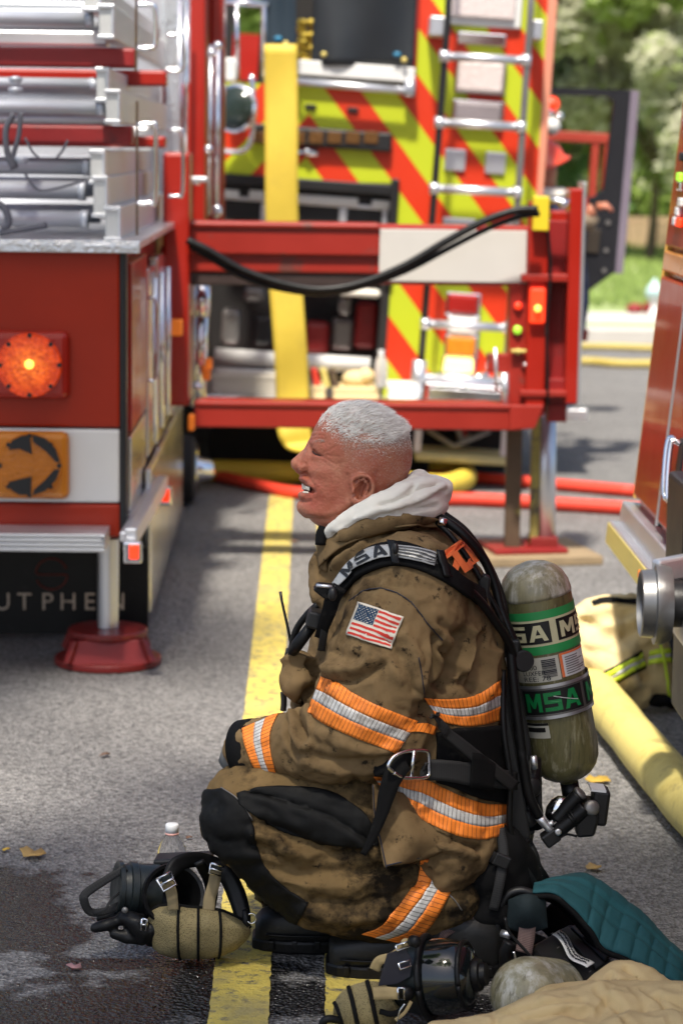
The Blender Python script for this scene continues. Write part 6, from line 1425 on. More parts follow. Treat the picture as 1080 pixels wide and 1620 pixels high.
# front straps and buckle
def ribbon(name, pts, wpx, M, par, th=.004, twist=None, n=8):
    """flat webbing through photo points (x, y, dy), its width lying across the path and facing the camera"""
    c = curve([M_(*p) for p in pts], n); N = len(c); idx = np.linspace(0, 1, N); ws = np.interp(idx, np.linspace(0, 1, len(wpx)), wpx) if isinstance(wpx, (list, tuple)) else [wpx] * N
    mb = MB(); S_ = []
    for i in range(N):
        t = (c[min(i + 1, N - 1)] - c[max(i - 1, 0)]).normalized(); f = V(0, -1, .25) if twist is None else Vector(twist); s_ = t.cross(f).normalized(); S_.append(s_)
    mb.grid(lambda u, v: c[int(round(u * (N - 1)))] + S_[int(round(u * (N - 1)))] * ((v - .5) * R_(ws[int(round(u * (N - 1)))])), N - 1, 3, uv=True)
    Lp = sum((c[i + 1] - c[i]).length for i in range(N - 1)); mb.uv = [tuple((u * Lp * 260, v) for u, v in q) for q in mb.uv]
    return mb.build(name, M, par, True, solid=th)
ribbon('front_strap', [(535, 932, -.235), (526, 948, -.225), (520, 968, -.215), (512, 990, -.20), (505, 1010, -.18)], [22, 24, 20, 16], m_blackcloth, AP, .01)
mb = MB(); mb.prism([M_(a, b, -.225) for a, b in ((495, 934), (501, 925), (528, 927), (530, 940), (518, 950), (510, 946))], V(0, .03, 0)); mb.build('buckle_tongue', m_rubber, AP, bevel=.003)
mb = MB(); mb.tube([M_(500, 926, -.23), M_(530, 929, -.23)], .003, 8); mb.build('buckle_bar', m_alu, AP, True)
mb = MB(); mb.ball(M_(526, 940, -.24), (.008, .008, .012)); mb.build('buckle_button', m_black, AP, True)
mb = MB(); c = M_(497, 978, -.16); mb.box(c, (.026, .05, .03), (V(.95, 0, -.25), V(0, 1, 0), V(.25, 0, .95))); mb.build('strap_clip', m_black, AP, bevel=.004)
hz('gauge_hose', [(502, 957, -.13), (486, 972, -.13), (468, 998, -.12), (461, 1030, -.11), (458, 1060, -.10)], R_(5.5))
mb = MB(); mb.tube([M_(497, 985, -.15), M_(470, 1020, -.14), M_(462, 1032, -.13)], [R_(9), R_(10), R_(8)], 16); mb.build('gauge', m_rubber, AP, True)
ribbon('chest_strap', [(516, 985, -.20), (512, 1005, -.19), (508, 1030, -.17)], 12, m_web, AP, .004)
# radio with thin antenna
RDo = thing('radio', 'black portable radio with a thin upright antenna at the chest of the firefighter', 'radio', M_(462, 1040, -.10))
mb = MB(); mb.tube([M_(443.5, 936, -.10), M_(446, 952, -.10), M_(455, 992, -.10), M_(463, 1030, -.10)], [R_(2.6), R_(2.1), R_(2.3), R_(2.8)], 10); mb.build('antenna', m_black, RDo, True)
mb = MB(); mb.box(M_(462, 1052, -.085), (.034, .03, .055), (V(.96, 0, -.2), V(0, 1, 0), V(.2, 0, .96))); mb.build('radio_body', m_black, RDo, bevel=.004)
mb = MB(); mb.lathe(M_(464, 1030, -.10), (-.2, 0, 1), [(0, .006), (.008, .006)], 12); mb.build('knob', m_black, RDo)
hz('strap_tail', [(448, 1095, -.07), (449, 1110, -.07), (448, 1124, -.07)], R_(5), m_web)
# waist pad, belt, buckle, hanging tail
wp = onto_band(cts, curve2([(690, 1160), (720, 1152), (760, 1150), (806, 1146)]), curve2([(690, 1238), (720, 1248), (760, 1264), (806, 1272)]), 30, 18, .010); wp.build('waist_pad', m_blackcloth, AP, True, solid=.01)
def wband(name, up, lo, M, lift, th=.003, nu=40, nv=5): 
    q = onto_band(cts, curve2(up), curve2(lo), nu, nv, lift); Lp = float(np.hypot(*np.diff(np.array(curve2(up)), axis=0).T).sum()); q.uv = [tuple((u * Lp / 3.2, v) for u, v in f) for f in q.uv]; return q.build(name, M, AP, True, solid=th)
wband('waist_belt', [(660, 1197), (700, 1199), (736, 1205), (800, 1222)], [(662, 1230), (700, 1234), (736, 1242), (800, 1250)], m_web, .025)
wband('belt_keeper', [(733, 1186), (748, 1190), (766, 1208)], [(732, 1244), (746, 1246), (764, 1250)], m_blackcloth, .031)
wband('diagonal_strap', [(668, 1120), (700, 1146), (745, 1186), (800, 1238)], [(662, 1132), (692, 1160), (736, 1202), (790, 1252)], m_web, .030, .004)
def dring():
    mb = MB(); q = [(622, 1222), (614, 1212), (622, 1198), (640, 1189), (660, 1187), (676, 1190)]; lo2 = [(676, 1228), (650, 1231), (634, 1229), (622, 1222)]
    pts = [M_(a, b, -.275 + .0007 * (a - 645)) for a, b in curve2(q + [(678, 1210)] + lo2, 5)]; mb.tube(pts + [pts[0]], .0034, 10)
    mb.tube([M_(655, 1187, -.27), M_(652, 1210, -.272), M_(650, 1231, -.27)], .0034, 10); return mb.build('belt_buckle', m_chrome, AP, True)
dring()
ctp = [(640, 1204, -.275), (622, 1228, -.285), (611, 1258, -.285), (604, 1285, -.285), (590, 1322, -.285), (574, 1352, -.285)]
ribbon('belt_tail', [(650, 1205, -.26)] + ctp, [26, 30, 30, 26, 20, 14, 9], m_blackcloth, AP, .003)
ribbon('belt_end', [(590, 1222, -.265), (612, 1214, -.27), (640, 1208, -.272)], [14, 22, 26], m_blackcloth, AP, .003)
# regulator lumps below the frame and cylinder valve
mb = MB(); mb.ball(M_(836, 1240, -.05), (.024, .03, .034)); mb.ball(M_(836, 1285, -.055), (.026, .03, .032)); mb.ball(M_(818, 1320, -.03), (.03, .04, .03)); mb.tube([M_(840, 1200, -.06), M_(842, 1310, -.06)], .018, 14); mb.build('pressure_reducer', m_rubber, AP, True)
for (cx, cy2, r) in ((842, 1246, 16), (836, 1296, 15)):
    mb = MB(); mb.lathe(M_(cx, cy2, -.085), (.3, -1, .1), [(-.01, R_(r)), (0, R_(r)), (.003, R_(r * .8))], 22); mb.build('reducer_cap', m_black, AP, True)
mb = MB(); mb.tube([M_(843, 1196, -.09), M_(845, 1216, -.09)], .006, 12); mb.build('fitting', m_alu, AP, True)
vb = AX0 + AD * (L + .05)
mb = MB(); mb.tube([AX0 + AD * (L + .045), AX0 + AD * (L + .085)], .017, 18); mb.build('valve_neck', m_black, AP, True)
mb = MB(); mb.lathe(M_(881, 1280, -.06), (V(.55, 0, .8)), [(-.026, .004), (-.022, .012), (-.008, .019), (.008, .019), (.02, .014), (.026, .004)], 24); mb.build('valve_cap', m_chrome, AP, True)
hz('valve_body', [(880, 1298, -.075), (898, 1276, -.075), (915, 1258, -.075)], R_(13))
mb = MB(); mb.lathe(M_(916, 1256, -.075), V(.66, -.2, .7), [(0, R_(12)), (.004, R_(12)), (.006, R_(9))], 20); mb.build('valve_plug', m_strapmetal, AP, True)
hz('valve_stem', [(868, 1326, -.09), (890, 1308, -.09), (912, 1290, -.09), (924, 1278, -.09)], R_(12))
for (a, b) in ((904, 1296), (908, 1293)):
    mb = MB(); q = M_(a, b, -.09); mb.lathe(q, V(.75, 0, .62), [(-.002, R_(13.2)), (.002, R_(13.2))], 24); mb.build('stem_ring', m_rubber, AP, True)
mb = MB(); q = M_(870, 1324, -.09); mb.box(q, (.03, .03, .026), (V(.8, 0, .6), V(0, 1, 0), V(-.6, 0, .8))); mb.build('valve_elbow', m_black, AP, bevel=.004)
mb = MB(); mb.lathe(M_(882, 1316, -.107), (0, -1, 0), [(0, .006), (.004, .006), (.004, .003)], 14); mb.build('bolt', m_alu, AP, True)
mb = MB(); mb.tube([M_(850, 1291, -.095), M_(858, 1300, -.095), M_(866, 1309, -.095), M_(873, 1317, -.095)], [.0075, .0082, .007, .0082], 14); mb.build('hose_fitting', m_alu, AP, True)
mb = MB(); mb.tube([M_(866, 1305, -.095), M_(875, 1301, -.095)], .005, 10); mb.build('hose_tee', m_alu, AP, True)
gx_ = (V(.99, 0, -.1), V(0, 1, 0), V(.1, 0, .99)); mb = MB(); mb.box(M_(947, 1274, -.06), (.030, .05, .066), gx_); pg = mb.build('gauge_guard', m_black, AP, bevel=.006)
mb = MB(); mb.box(M_(944, 1246, -.062), (.027, .048, .004), gx_); mb.build('guard_edge', m_tape, pg)
mb = MB(); mb.prism([M_(a, b, -.095) for a, b in ((921, 1282), (930, 1267), (944, 1272), (948, 1296), (940, 1325), (912, 1327), (911, 1306))], V(0, .05, 0)); mb.build('valve_wheel_guard', m_black, AP, bevel=.006)
mb = MB(); mb.lathe(M_(936, 1278, -.096), (.2, -1, .3), [(-.01, .014), (0, .014), (.004, .011), (.004, .002)], 20); mb.build('gauge_face', m_strapmetal, AP, True)
hz('thin_line', [(884, 1326, -.09), (896, 1320, -.09), (912, 1323, -.09)], R_(2))
# black seat pad hanging under the pack
mb = MB(); chain(mb, [(765, 1330, -.10, .050), (790, 1345, -.10, .055), (812, 1368, -.09, .045), (824, 1395, -.08, .036)], 18); chain(mb, [(772, 1385, -.12, .056), (800, 1410, -.10, .048), (820, 1420, -.08, .038)], 18); chain(mb, [(772, 1436, -.12, .055), (805, 1445, -.10, .05), (740, 1450, -.05, .05)], 16)
me = voxel(mb, .006, 4, .5); rumple(me, .008, 14, seed=3, ridged=True); rumple(me, .003, 40, seed=5); setco(me, coords(me) - np.array(aoff)); link('seat_pad', me, m_blackcloth, AP)
m_speck = mat('speckled_black_webbing', (.012, .012, .012), .6, var=.3, col2=(.35, .33, .28), thr=(.62, .66), ds=110)
ribbon('speckled_strap', [(832, 1330, -.06), (842, 1352, -.07), (846, 1372, -.07), (858, 1392, -.06), (870, 1405, -.05)], [16, 20, 24, 20], m_speck, AP, .006)

ribbon('seat_strap', [(742, 1330, -.165), (770, 1350, -.17), (800, 1372, -.155), (826, 1400, -.12)], [16, 18, 18, 16], m_web, AP, .004)
ribbon('seat_strap', [(790, 1310, -.15), (796, 1350, -.165), (790, 1395, -.18), (780, 1440, -.18)], [15, 16, 16, 15], m_web, AP, .004)
mb = MB(); c = M_(793, 1362, -.178); mb.box(c, (.03, .008, .024), (V(.9, 0, -.4), V(0, 1, 0), V(.4, 0, .9))); mb.build('strap_slider', m_black, AP, bevel=.003)
ribbon('speckled_strap', [(812, 1350, -.14), (836, 1388, -.12), (852, 1412, -.10)], [14, 16, 14], m_speck, AP, .004)
# ================================================================== face mask lying on the road at the left
def Q_(px, py, dy=0.0): return P(px, py, 4.20 + dy)
def net_mat(name='mesh_net'):
    M = mat(name, (.25, .20, .095), .85, var=.2, vs=20); nt = M.node_tree; Lk = nt.links.new; b = bsdf(M)
    src = b.inputs['Base Color'].links[0].from_socket
    tc = _n(nt, 'ShaderNodeTexCoord'); mp = _n(nt, 'ShaderNodeMapping'); mp.inputs['Scale'].default_value = (340, 340, 340); mp.inputs['Rotation'].default_value = (0, .785, 0); Lk(tc.outputs['Object'], mp.inputs[0])
    vo = _n(nt, 'ShaderNodeTexVoronoi'); vo.inputs['Scale'].default_value = 1.0; vo.inputs['Randomness'].default_value = .75; Lk(mp.outputs[0], vo.inputs['Vector'])
    lt = _n(nt, 'ShaderNodeMapRange'); lt.inputs[1].default_value = .20; lt.inputs[2].default_value = .34; Lk(vo.outputs['Distance'], lt.inputs[0])
    mx = _n(nt, 'ShaderNodeMix', data_type='RGBA'); Lk(lt.outputs[0], mx.inputs[0]); mx.inputs[6].default_value = (.06, .045, .02, 1); Lk(src, mx.inputs[7]); Lk(mx.outputs[2], b.inputs['Base Color'])
    bp = _n(nt, 'ShaderNodeBump'); bp.inputs['Strength'].default_value = .6; bp.inputs['Distance'].default_value = .002; Lk(vo.outputs['Distance'], bp.inputs['Height']); Lk(bp.outputs[0], b.inputs['Normal']); return M
m_net = net_mat()
K1 = Q_(290, 1490); MK = thing('face_mask', 'black breathing mask with a tan mesh head net lying beside the knee', 'mask', (K1.x, K1.y, 0))
NX = [234, 240, 252, 275, 300, 330, 352, 375, 390, 397]
NTOP = [1452, 1440, 1434, 1432, 1436, 1438, 1442, 1452, 1462, 1470]
NBOT = [1480, 1498, 1509, 1516, 1518, 1517, 1513, 1502, 1488, 1478]
def npt(u, v, l=0.0):                               # u across, v from the top edge to the bottom of the net's front
    x = 234 + 163 * u; y0, y1 = interp(NX, NTOP, x), interp(NX, NBOT, x); vv = min(max(v, -.4), 1.3)
    y = y0 + (y1 - y0) * (.5 - .5 * math.cos(math.pi * min(max(vv, 0), 1))); f = min(1, 5 * u * (1 - .2 * u), 3.2 * (1 - u)) ** .5 if 0 < u < 1 else 0
    back = .05 * (max(0, -vv) + max(0, vv - 1)) * 2.5
    d = -.052 * math.sin(math.pi * min(max(vv, 0), 1)) ** .7 * f + .006 * noise.noise(V(u * 6, v * 4, 2)) + back
    return Q_(x, y, d - l - .035)
mb = MB(); mb.grid(lambda u, v: npt(u, -.35 + 1.6 * v), 44, 34); NT = mb.build('head_net', m_net, MK, True)
for u0 in (.31, .49, .69):
    mb = MB(); mb.tube([npt(u0 - .05 * math.sin(math.pi * v) * (1 - 2 * u0), v, .0015) for v in np.linspace(-.15, 1.05, 22)], .0042, 8, flat=.6); mb.build('net_seam', m_blackcloth, NT, True)
mb = MB(); mb.tube([npt(u, .02, .001) for u in np.linspace(.01, .99, 30)], .0046, 8); mb.build('net_border', m_blackcloth, NT, True)
def shell(name, c, axis, prof, M, par, n=40, sc=(1, 1), ref=None):
    mb = MB(); mb.lathe(c, axis, prof, n, ref); return autosmooth(mb.build(name, M, par, True), .9)
# face skirt: a deep rubber cup whose mouth looks up at the camera
shell('face_skirt', Q_(272, 1418, -.02), V(.30, -.85, .42), [(-.075, .004), (-.074, .030), (-.05, .046), (.0, .0555), (.012, .058), (.016, .056), (.014, .050), (-.01, .044), (-.05, .036), (-.066, .02), (-.068, .002)], m_rubber, MK)
m_dullrub = mat('dark_green_rubber', (.010, .014, .015), .35, var=.3, vs=10, bump=.2, bs=40)
shell('lens_barrel', Q_(232, 1408, .02), V(-.96, -.25, .12), [(-.02, .048), (.02, .047), (.022, .050), (.034, .050), (.036, .046), (.046, .044), (.048, .05), (.056, .05), (.058, .044), (.052, .03), (.052, .001)], m_dullrub, MK)
q = [(262, 1392, -.06), (280, 1368, -.03), (308, 1360, .0), (336, 1366, .02), (358, 1384, .01), (374, 1415, 0.0), (384, 1452, -.02), (382, 1480, -.03)]
def qribbon(name, pts, wpx, M, par, th=.004, f=(0, -1, .25)):
    c = curve([Q_(*p) for p in pts], 8); N = len(c); ws = np.interp(np.linspace(0, 1, N), np.linspace(0, 1, len(wpx)), wpx) if isinstance(wpx, (list, tuple)) else [wpx] * N
    S_ = [(c[min(i + 1, N - 1)] - c[max(i - 1, 0)]).normalized().cross(Vector(f)).normalized() for i in range(N)]
    mb = MB(); mb.grid(lambda u, v: c[int(round(u * (N - 1)))] + S_[int(round(u * (N - 1)))] * ((v - .5) * R_(ws[int(round(u * (N - 1)))])), N - 1, 3, uv=True)
    Lp = sum((c[i + 1] - c[i]).length for i in range(N - 1)); mb.uv = [tuple((u * Lp * 260, v) for u, v in g) for g in mb.uv]
    return mb.build(name, M, par, True, solid=th)
qribbon('skirt_flap', q, [14, 26, 24, 24, 28, 30, 26, 20], m_rubber, MK, .006)
qribbon('skirt_flap', [(316, 1366, -.03), (334, 1400, .02), (330, 1440, .04), (318, 1460, .03)], [16, 22, 20, 14], m_rubber, MK, .006)
qribbon('head_strap', [(342, 1378, -.02), (338, 1400, -.035), (332, 1420, -.045), (330, 1440, -.055)], 19, m_net and mat('tan_strap', (.22, .17, .09), .8, var=.25, vs=30, bump=.4, bs=60), MK, .003)
qribbon('head_strap', [(262, 1392, -.085), (270, 1408, -.085), (273, 1424, -.085), (274, 1440, -.085)], [22, 18, 17, 17], bpy.data.materials['tan_strap'], MK, .003)
def buckle(cx, cy2, dy, w_, h_, ang):
    mb = MB(); ca, sa = math.cos(ang), math.sin(ang); pts = [Q_(cx + a * ca - b * sa, cy2 + a * sa + b * ca, dy) for a, b in ((-w_, -h_), (w_, -h_), (w_, h_), (-w_, h_), (-w_, -h_))]
    mb.tube(pts, .0022, 8); mb.tube([(pts[0] + pts[3]) / 2, (pts[1] + pts[2]) / 2], .002, 8); mb.build('buckle', m_chrome, MK, True)
    mb = MB(); c = Q_(cx, cy2 - h_ * .4, dy + .004); mb.box(c, (R_(w_ * 1.5), .006, R_(h_ * 1.2)), (V(ca, 0, -sa), V(0, 1, 0), V(sa, 0, ca))); mb.build('buckle_tongue', m_dullrub, MK, bevel=.003)
buckle(264, 1395, -.10, 12, 11, -.5); buckle(342, 1376, -.04, 10, 8, .25); buckle(228, 1463, -.09, 4, 9, .1)
mb = MB(); mb.tube([Q_(398 + 7 * math.cos(a), 1453 + 8 * math.sin(a), -.05) for a in np.linspace(-2.4, 2.6, 16)], .0015, 6); mb.build('ring', m_chrome, MK, True)
mb = MB(); mb.tube([Q_(388, 1440, -.045), Q_(390, 1462, -.045), Q_(384, 1478, -.04)], [.006, .008, .005], 10); mb.build('side_lug', m_rubber, MK, True)
qribbon('head_strap', [(390, 1462, -.05), (388, 1476, -.05), (384, 1486, -.045)], [10, 9, 6], bpy.data.materials['tan_strap'], MK, .003)
qribbon('neck_strap', [(200, 1372, -.01), (168, 1392, -.03), (138, 1412, -.05), (133, 1424, -.055), (144, 1443, -.05), (172, 1440, -.04), (200, 1426, -.02)], [12, 13, 14, 14, 13, 12, 12], m_web, MK, .003)
qribbon('neck_strap', [(148, 1445, -.05), (165, 1440, -.06), (176, 1424, -.05), (190, 1412, -.02)], [4, 4, 4, 4], m_web, MK, .003)
mb = MB()
for pts in ([(196, 1452, -.04, .014), (215, 1460, -.05, .019), (226, 1476, -.05, .020)], [(150, 1468, -.05, .009), (170, 1463, -.05, .011), (188, 1456, -.04, .010)], [(158, 1452, -.02, .007), (180, 1448, -.02, .010)], [(182, 1478, -.05, .009), (200, 1482, -.05, .012), (224, 1488, -.05, .010)], [(196, 1440, 0, .016), (222, 1450, .0, .022)], [(240, 1486, -.04, .014), (246, 1470, -.05, .014)]):
    a = curve([Q_(p[0], p[1], p[2]) for p in pts], 5); rs = np.interp(np.linspace(0, 1, len(a)), np.linspace(0, 1, len(pts)), [p[3] for p in pts]); mb.tube(a, [float(x) for x in rs], 14); mb.ball(a[0], float(rs[0])); mb.ball(a[-1], float(rs[-1]))
me = voxel(mb, .0032, 2, .5); rumple(me, .002, 60, seed=2); setco(me, coords(me) - np.array(rootloc(MK))); link('regulator', me, m_rubber, MK)
mb = MB(); mb.ball(Q_(198, 1440, -.06), (.006, .004, .006)); mb.build('valve_button', m_strapmetal, MK, True)
mb = MB(); a, b = Q_(246, 1360, .06), Q_(336, 1356, .05); mb.bar(a, b, .05, .012); mb.build('visor_edge', m_black, MK, bevel=.004)
# water bottle behind it
bb = G(272, 1464); t = thing('water_bottle', 'clear plastic water bottle with a white cap standing behind the left mask', 'bottle', bb)
hb = P(275, 1303, bb.y).z; bb2 = P(272, 1400, bb.y); mb = MB()
x_ = bb.x; zz = lambda y: P(272, y, bb.y).z
prof = [(0.001, .020), (.003, .026), (.02, .028), (.05, .0265), (.06, .028), (.09, .0265), (.10, .028), (zz(1353), .0280), (zz(1340), .0255), (zz(1330), .0190), (zz(1322), .0130), (zz(1318), .0115)]
inner = [(h_, r - .0007) for h_, r in reversed(prof)]
mb.lathe(V(x_, bb.y, 0), (0, 0, 1), prof, 32); mb.build('bottle', m_bottle, t, True)
mb = MB(); mb.lathe(V(x_, bb.y, zz(1318)), (0, 0, 1), [(0, .0125), (hb - zz(1318) - .002, .0125), (hb - zz(1318), .011)], 24); mb.build('cap', m_cap, t, True)
mb = MB(); mb.lathe(V(x_, bb.y, zz(1320)), (0, 0, 1), [(0, .0128), (.004, .0128)], 24); mb.build('cap_ring', mat('pale_pink_ring', (.65, .35, .30), .4), t, True)

# ================================================================== second mask in front at the right
def W_(px, py, dy=0.0): return P(px, py, 3.90 + dy)
K2 = W_(660, 1590); MK2 = thing('face_mask', 'black breathing mask with a glossy visor lying in front of the boot', 'mask', (K2.x, K2.y, 0))
def wtube(name, pts, rpx, M, par=None, n=12, flat=1.0):
    c = curve([W_(*p) for p in pts], 6); mb = MB(); rs = [R_(float(x)) for x in np.interp(np.linspace(0, 1, len(c)), np.linspace(0, 1, len(rpx)), rpx)] if isinstance(rpx, (list, tuple)) else R_(rpx)
    mb.tube(c, rs, n, flat=flat); return mb.build(name, M, par or MK2, True)
ax2 = V(.93, -.30, .16).normalized(); c0 = W_(628, 1548, 0); u_ = 1 / 975.
shell('face_skirt', c0, ax2, [(-12 * u_, 40 * u_), (-8 * u_, 44 * u_), (10 * u_, 52 * u_), (34 * u_, 60 * u_), (50 * u_, 64 * u_), (52 * u_, 20 * u_), (20 * u_, 44 * u_), (-6 * u_, 38 * u_)], m_dullrub, MK2, 44)
m_visor = mat('dark_glossy_visor', (.006, .008, .009), .06, var=.2, coat=.6)
shell('visor', c0, ax2, [(55 * u_, 61 * u_), (80 * u_, 62 * u_), (104 * u_, 58 * u_), (120 * u_, 50 * u_), (130 * u_, 40 * u_), (134 * u_, 22 * u_), (135 * u_, 2 * u_)], m_visor, MK2, 44)
for d_, r_, w_ in ((54, 66, 5.5), (118, 54, 4.0)):
    mb = MB(); X = ax2.cross(V(0, 0, 1)).normalized(); Y2 = X.cross(ax2); mb.tube([c0 + ax2 * (d_ * u_) + (X * math.cos(a) + Y2 * math.sin(a)) * (r_ * u_) for a in np.linspace(0, 2 * math.pi, 49)], w_ * u_, 10); mb.build('visor_frame', m_rubber, MK2, True)
shell('inlet', c0 + ax2 * (128 * u_), ax2, [(0, 26 * u_), (8 * u_, 28 * u_), (14 * u_, 26 * u_), (16 * u_, 20 * u_), (24 * u_, 18 * u_), (22 * u_, 4 * u_)], m_rubber, MK2, 28)
mb = MB(); mb.prism([W_(a, b, -.075) for a, b in ((612, 1510), (640, 1500), (652, 1520), (648, 1545), (628, 1556), (598, 1560))], V(0, .004, 0)); mb.build('skirt_opening', m_ink, MK2)
tan_s = mat('frayed_tan_strap', (.36, .27, .13), .85, var=.25, vs=30, bump=.5, bs=50)
def wribbon(name, pts, wpx, M, par=None, th=.004, f=(0, -1, .3)):
    c = curve([W_(*p) for p in pts], 8); N = len(c); ws = np.interp(np.linspace(0, 1, N), np.linspace(0, 1, len(wpx)), wpx) if isinstance(wpx, (list, tuple)) else [wpx] * N
    S_ = [(c[min(i + 1, N - 1)] - c[max(i - 1, 0)]).normalized().cross(Vector(f)).normalized() for i in range(N)]
    mb = MB(); mb.grid(lambda u, v: c[int(round(u * (N - 1)))] + S_[int(round(u * (N - 1)))] * ((v - .5) * R_(ws[int(round(u * (N - 1)))])), N - 1, 3, uv=True)
    Lp = sum((c[i + 1] - c[i]).length for i in range(N - 1)); mb.uv = [tuple((u * Lp * 260, v) for u, v in g) for g in mb.uv]
    return mb.build(name, M, par or MK2, True, solid=th)
wribbon('head_strap', [(592, 1535, -.06), (600, 1520, -.065), (622, 1512, -.07), (640, 1495, -.07)], [16, 14, 12, 10], tan_s, th=.006)
wribbon('head_strap', [(590, 1572, -.09), (610, 1571, -.092), (630, 1572, -.095)], [17, 18, 17], tan_s, th=.006)
mb = MB(); mb.ball(W_(642, 1491, -.07), (.009, .008, .007)); mb.build('strap_knot', tan_s, MK2, True)
for (cx, cy2, dy, w_, h_, ang) in ((638, 1496, -.078, 12, 4, -.35), (640, 1526, -.08, 9, 5, -.3), (634, 1572, -.10, 5, 9, 0)):
    mb = MB(); ca, sa = math.cos(ang), math.sin(ang); pts = [W_(cx + a * ca - b * sa, cy2 + a * sa + b * ca, dy) for a, b in ((-w_, -h_), (w_, -h_), (w_, h_), (-w_, h_), (-w_, -h_))]; mb.tube(pts, .0018, 8); mb.build('buckle', m_chrome, MK2, True)
for (a, b, r) in ((658, 1490, 9), (645, 1572, 11)):
    mb = MB(); mb.lathe(W_(a, b, -.085), (.5, -1, .2), [(-.012, R_(r)), (0, R_(r)), (.005, R_(r * .7))], 18); mb.build('strap_lug', m_rubber, MK2, True)
mb = MB()
def n2(u, v):
    a = math.pi * u; e = -1.2 + 2.6 * v; return W_(572, 1592, -.03) + V(-math.cos(a) * .048 * 1.0 + .02 * v, -math.sin(a) ** .7 * math.cos(e) * .05, -math.sin(a) ** .7 * math.sin(e) * .052 + .016 * (u - .5) * 2)
mb.grid(n2, 30, 24); nt2 = mb.build('head_net', m_net, MK2, True)
for u0 in (.10, .34, .55, .92):
    mb = MB(); mb.tube([n2(u0 + .06 * v, v) + V(0, -.002, .001) for v in np.linspace(0, 1, 20)], .004, 8); mb.build('net_seam', m_blackcloth, nt2, True)
wtube('neck_strap', [(548, 1616, -.05), (520, 1612, -.06), (510, 1620, -.06), (520, 1634, -.06)], 6, m_rubber)
wribbon('neck_strap', [(650, 1585, -.10), (640, 1602, -.10), (625, 1614, -.10)], 5, tan_s)
wtube('buckle_wire', [(640, 1588, -.10), (632, 1600, -.10), (628, 1616, -.10)], 1.2, m_chrome)
wribbon('head_strap', [(600, 1600, -.08), (622, 1604, -.09), (648, 1592, -.09)], [8, 9, 8], m_blackcloth)

# ================================================================== second air pack lying at the lower right
def Z_(px, py, Y): return P(px, py, Y - .10)
K3 = G(880, 1580); PK = thing('breathing_apparatus', 'second air pack lying on the road with teal padded strap and white label', 'air pack', (K3.x, K3.y, 0))
A_, B_, C_, D_ = Z_(838, 1497, 4.20), Z_(905, 1458, 4.36), Z_(972, 1528, 4.24), Z_(905, 1566, 4.06)
def plate2(s, t, l=0.0):
    n = (B_ - A_).cross(D_ - A_).normalized(); n = n if n.z > 0 else -n
    return A_ + (B_ - A_) * s + (D_ - A_) * t + n * l
nn = plate2(0, 0, 1) - plate2(0, 0, 0)
mb = MB(); mb.prism([plate2(*q) for q in ((0, .06), (.06, 0), (.94, 0), (1, .06), (1, 1), (0, 1))], -nn * .03); pl = mb.build('back_plate', m_black, PK, bevel=.006)
for s0, s1, t0_, t1 in ((.60, .80, .05, .95), (.84, .95, .1, .9), (.12, .30, .50, .62)):
    mb = MB(); mb.prism([plate2(s0, t0_, .006), plate2(s1, t0_, .006), plate2(s1, t1, .006), plate2(s0, t1, .006)], -nn * .0055); mb.build('plate_rib', m_black, pl, bevel=.003)
mb = MB(); mb.prism([plate2(a, b, .0015) for a, b in ((.20, .50), (.28, .46), (.34, .52), (.32, .66), (.24, .70), (.18, .62))], -nn * .001); mb.build('slot', m_ink, pl)
mb = MB(); mb.grid(lambda u, v: plate2(.36 + .18 * v + .03 * math.sin(u * 7), .10 + .80 * u, .010 + .004 * math.sin(u * 7 + 1)), 24, 4); tp = mb.build('label_tape', m_tape, PK, True, solid=.001)
rn = random.Random(9)
for row in (0, 1):                                   # hand-written scrawl
    pts = []
    for i in range(70):
        u = .14 + .70 * i / 69; pts.append(plate2(.36 + .18 * (.33 + .34 * row + .13 * math.sin(i * 1.9 + row) * rn.uniform(.4, 1)) + .03 * math.sin((u - .10) / .8 * 7), u + .008 * rn.uniform(-1, 1), .0128 + .004 * math.sin((u - .1) / .8 * 7 + 1)))
    mb = MB(); mb.tube(pts, .0009, 5); mb.build('handwriting', m_ink, tp)
for a, b in ((.42, .03), (.62, .06), (.30, .30), (.42, .93)):
    mb = MB(); mb.prism([plate2(a, b, .0062), plate2(a + .05, b, .0062), plate2(a + .05, b + .012, .0062), plate2(a, b + .012, .0062)], nn * .0008); mb.build('moulded_mark', m_strapmetal, pl)
# teal padded strap, quilted
ut = curve2([(846, 1408), (880, 1393), (916, 1384), (945, 1394), (980, 1419), (1015, 1446), (1050, 1484), (1090, 1522), (1130, 1570)], 8)
lt_ = curve2([(842, 1414), (872, 1414), (900, 1432), (930, 1466), (955, 1500), (985, 1512), (1030, 1535), (1085, 1566), (1130, 1600)], 8)
ut, lt_ = resample(ut, 90), resample(lt_, 90)
def tq(u, v):
    i = int(round(u * 90)); q = ut[i] + (lt_[i] - ut[i]) * v
    y = 4.23 - .13 * v - .06 * u; bulge = .018 * math.sin(math.pi * v) ** .6
    g = 0
    for v0 in (.36, .66): g = max(g, math.exp(-((v - v0 - .05 * math.sin(u * 9)) / .035) ** 2))
    if u > .25:
        for k in range(9): g = max(g, .8 * math.exp(-((u - (.28 + .085 * k) - .02 * v) / .010) ** 2) * (1 if .30 < v < .98 else .3))
    p = P(q[0], q[1], y); return p + V(0, -.5, .85) * (bulge - .009 * g + .003 * noise.noise(Vector((u * 14, v * 5, 1))))
mb = MB(); mb.grid(lambda u, v: tq(u, v), 90, 26); mb.build('shoulder_pad', m_teal, PK, True, solid=.004)
mb = MB(); mb.tube([tq(i / 90, 1.0) + V(0, -.004, -.004) for i in range(0, 90, 2)], .005, 8); mb.build('pad_piping', m_blackcloth, PK, True)
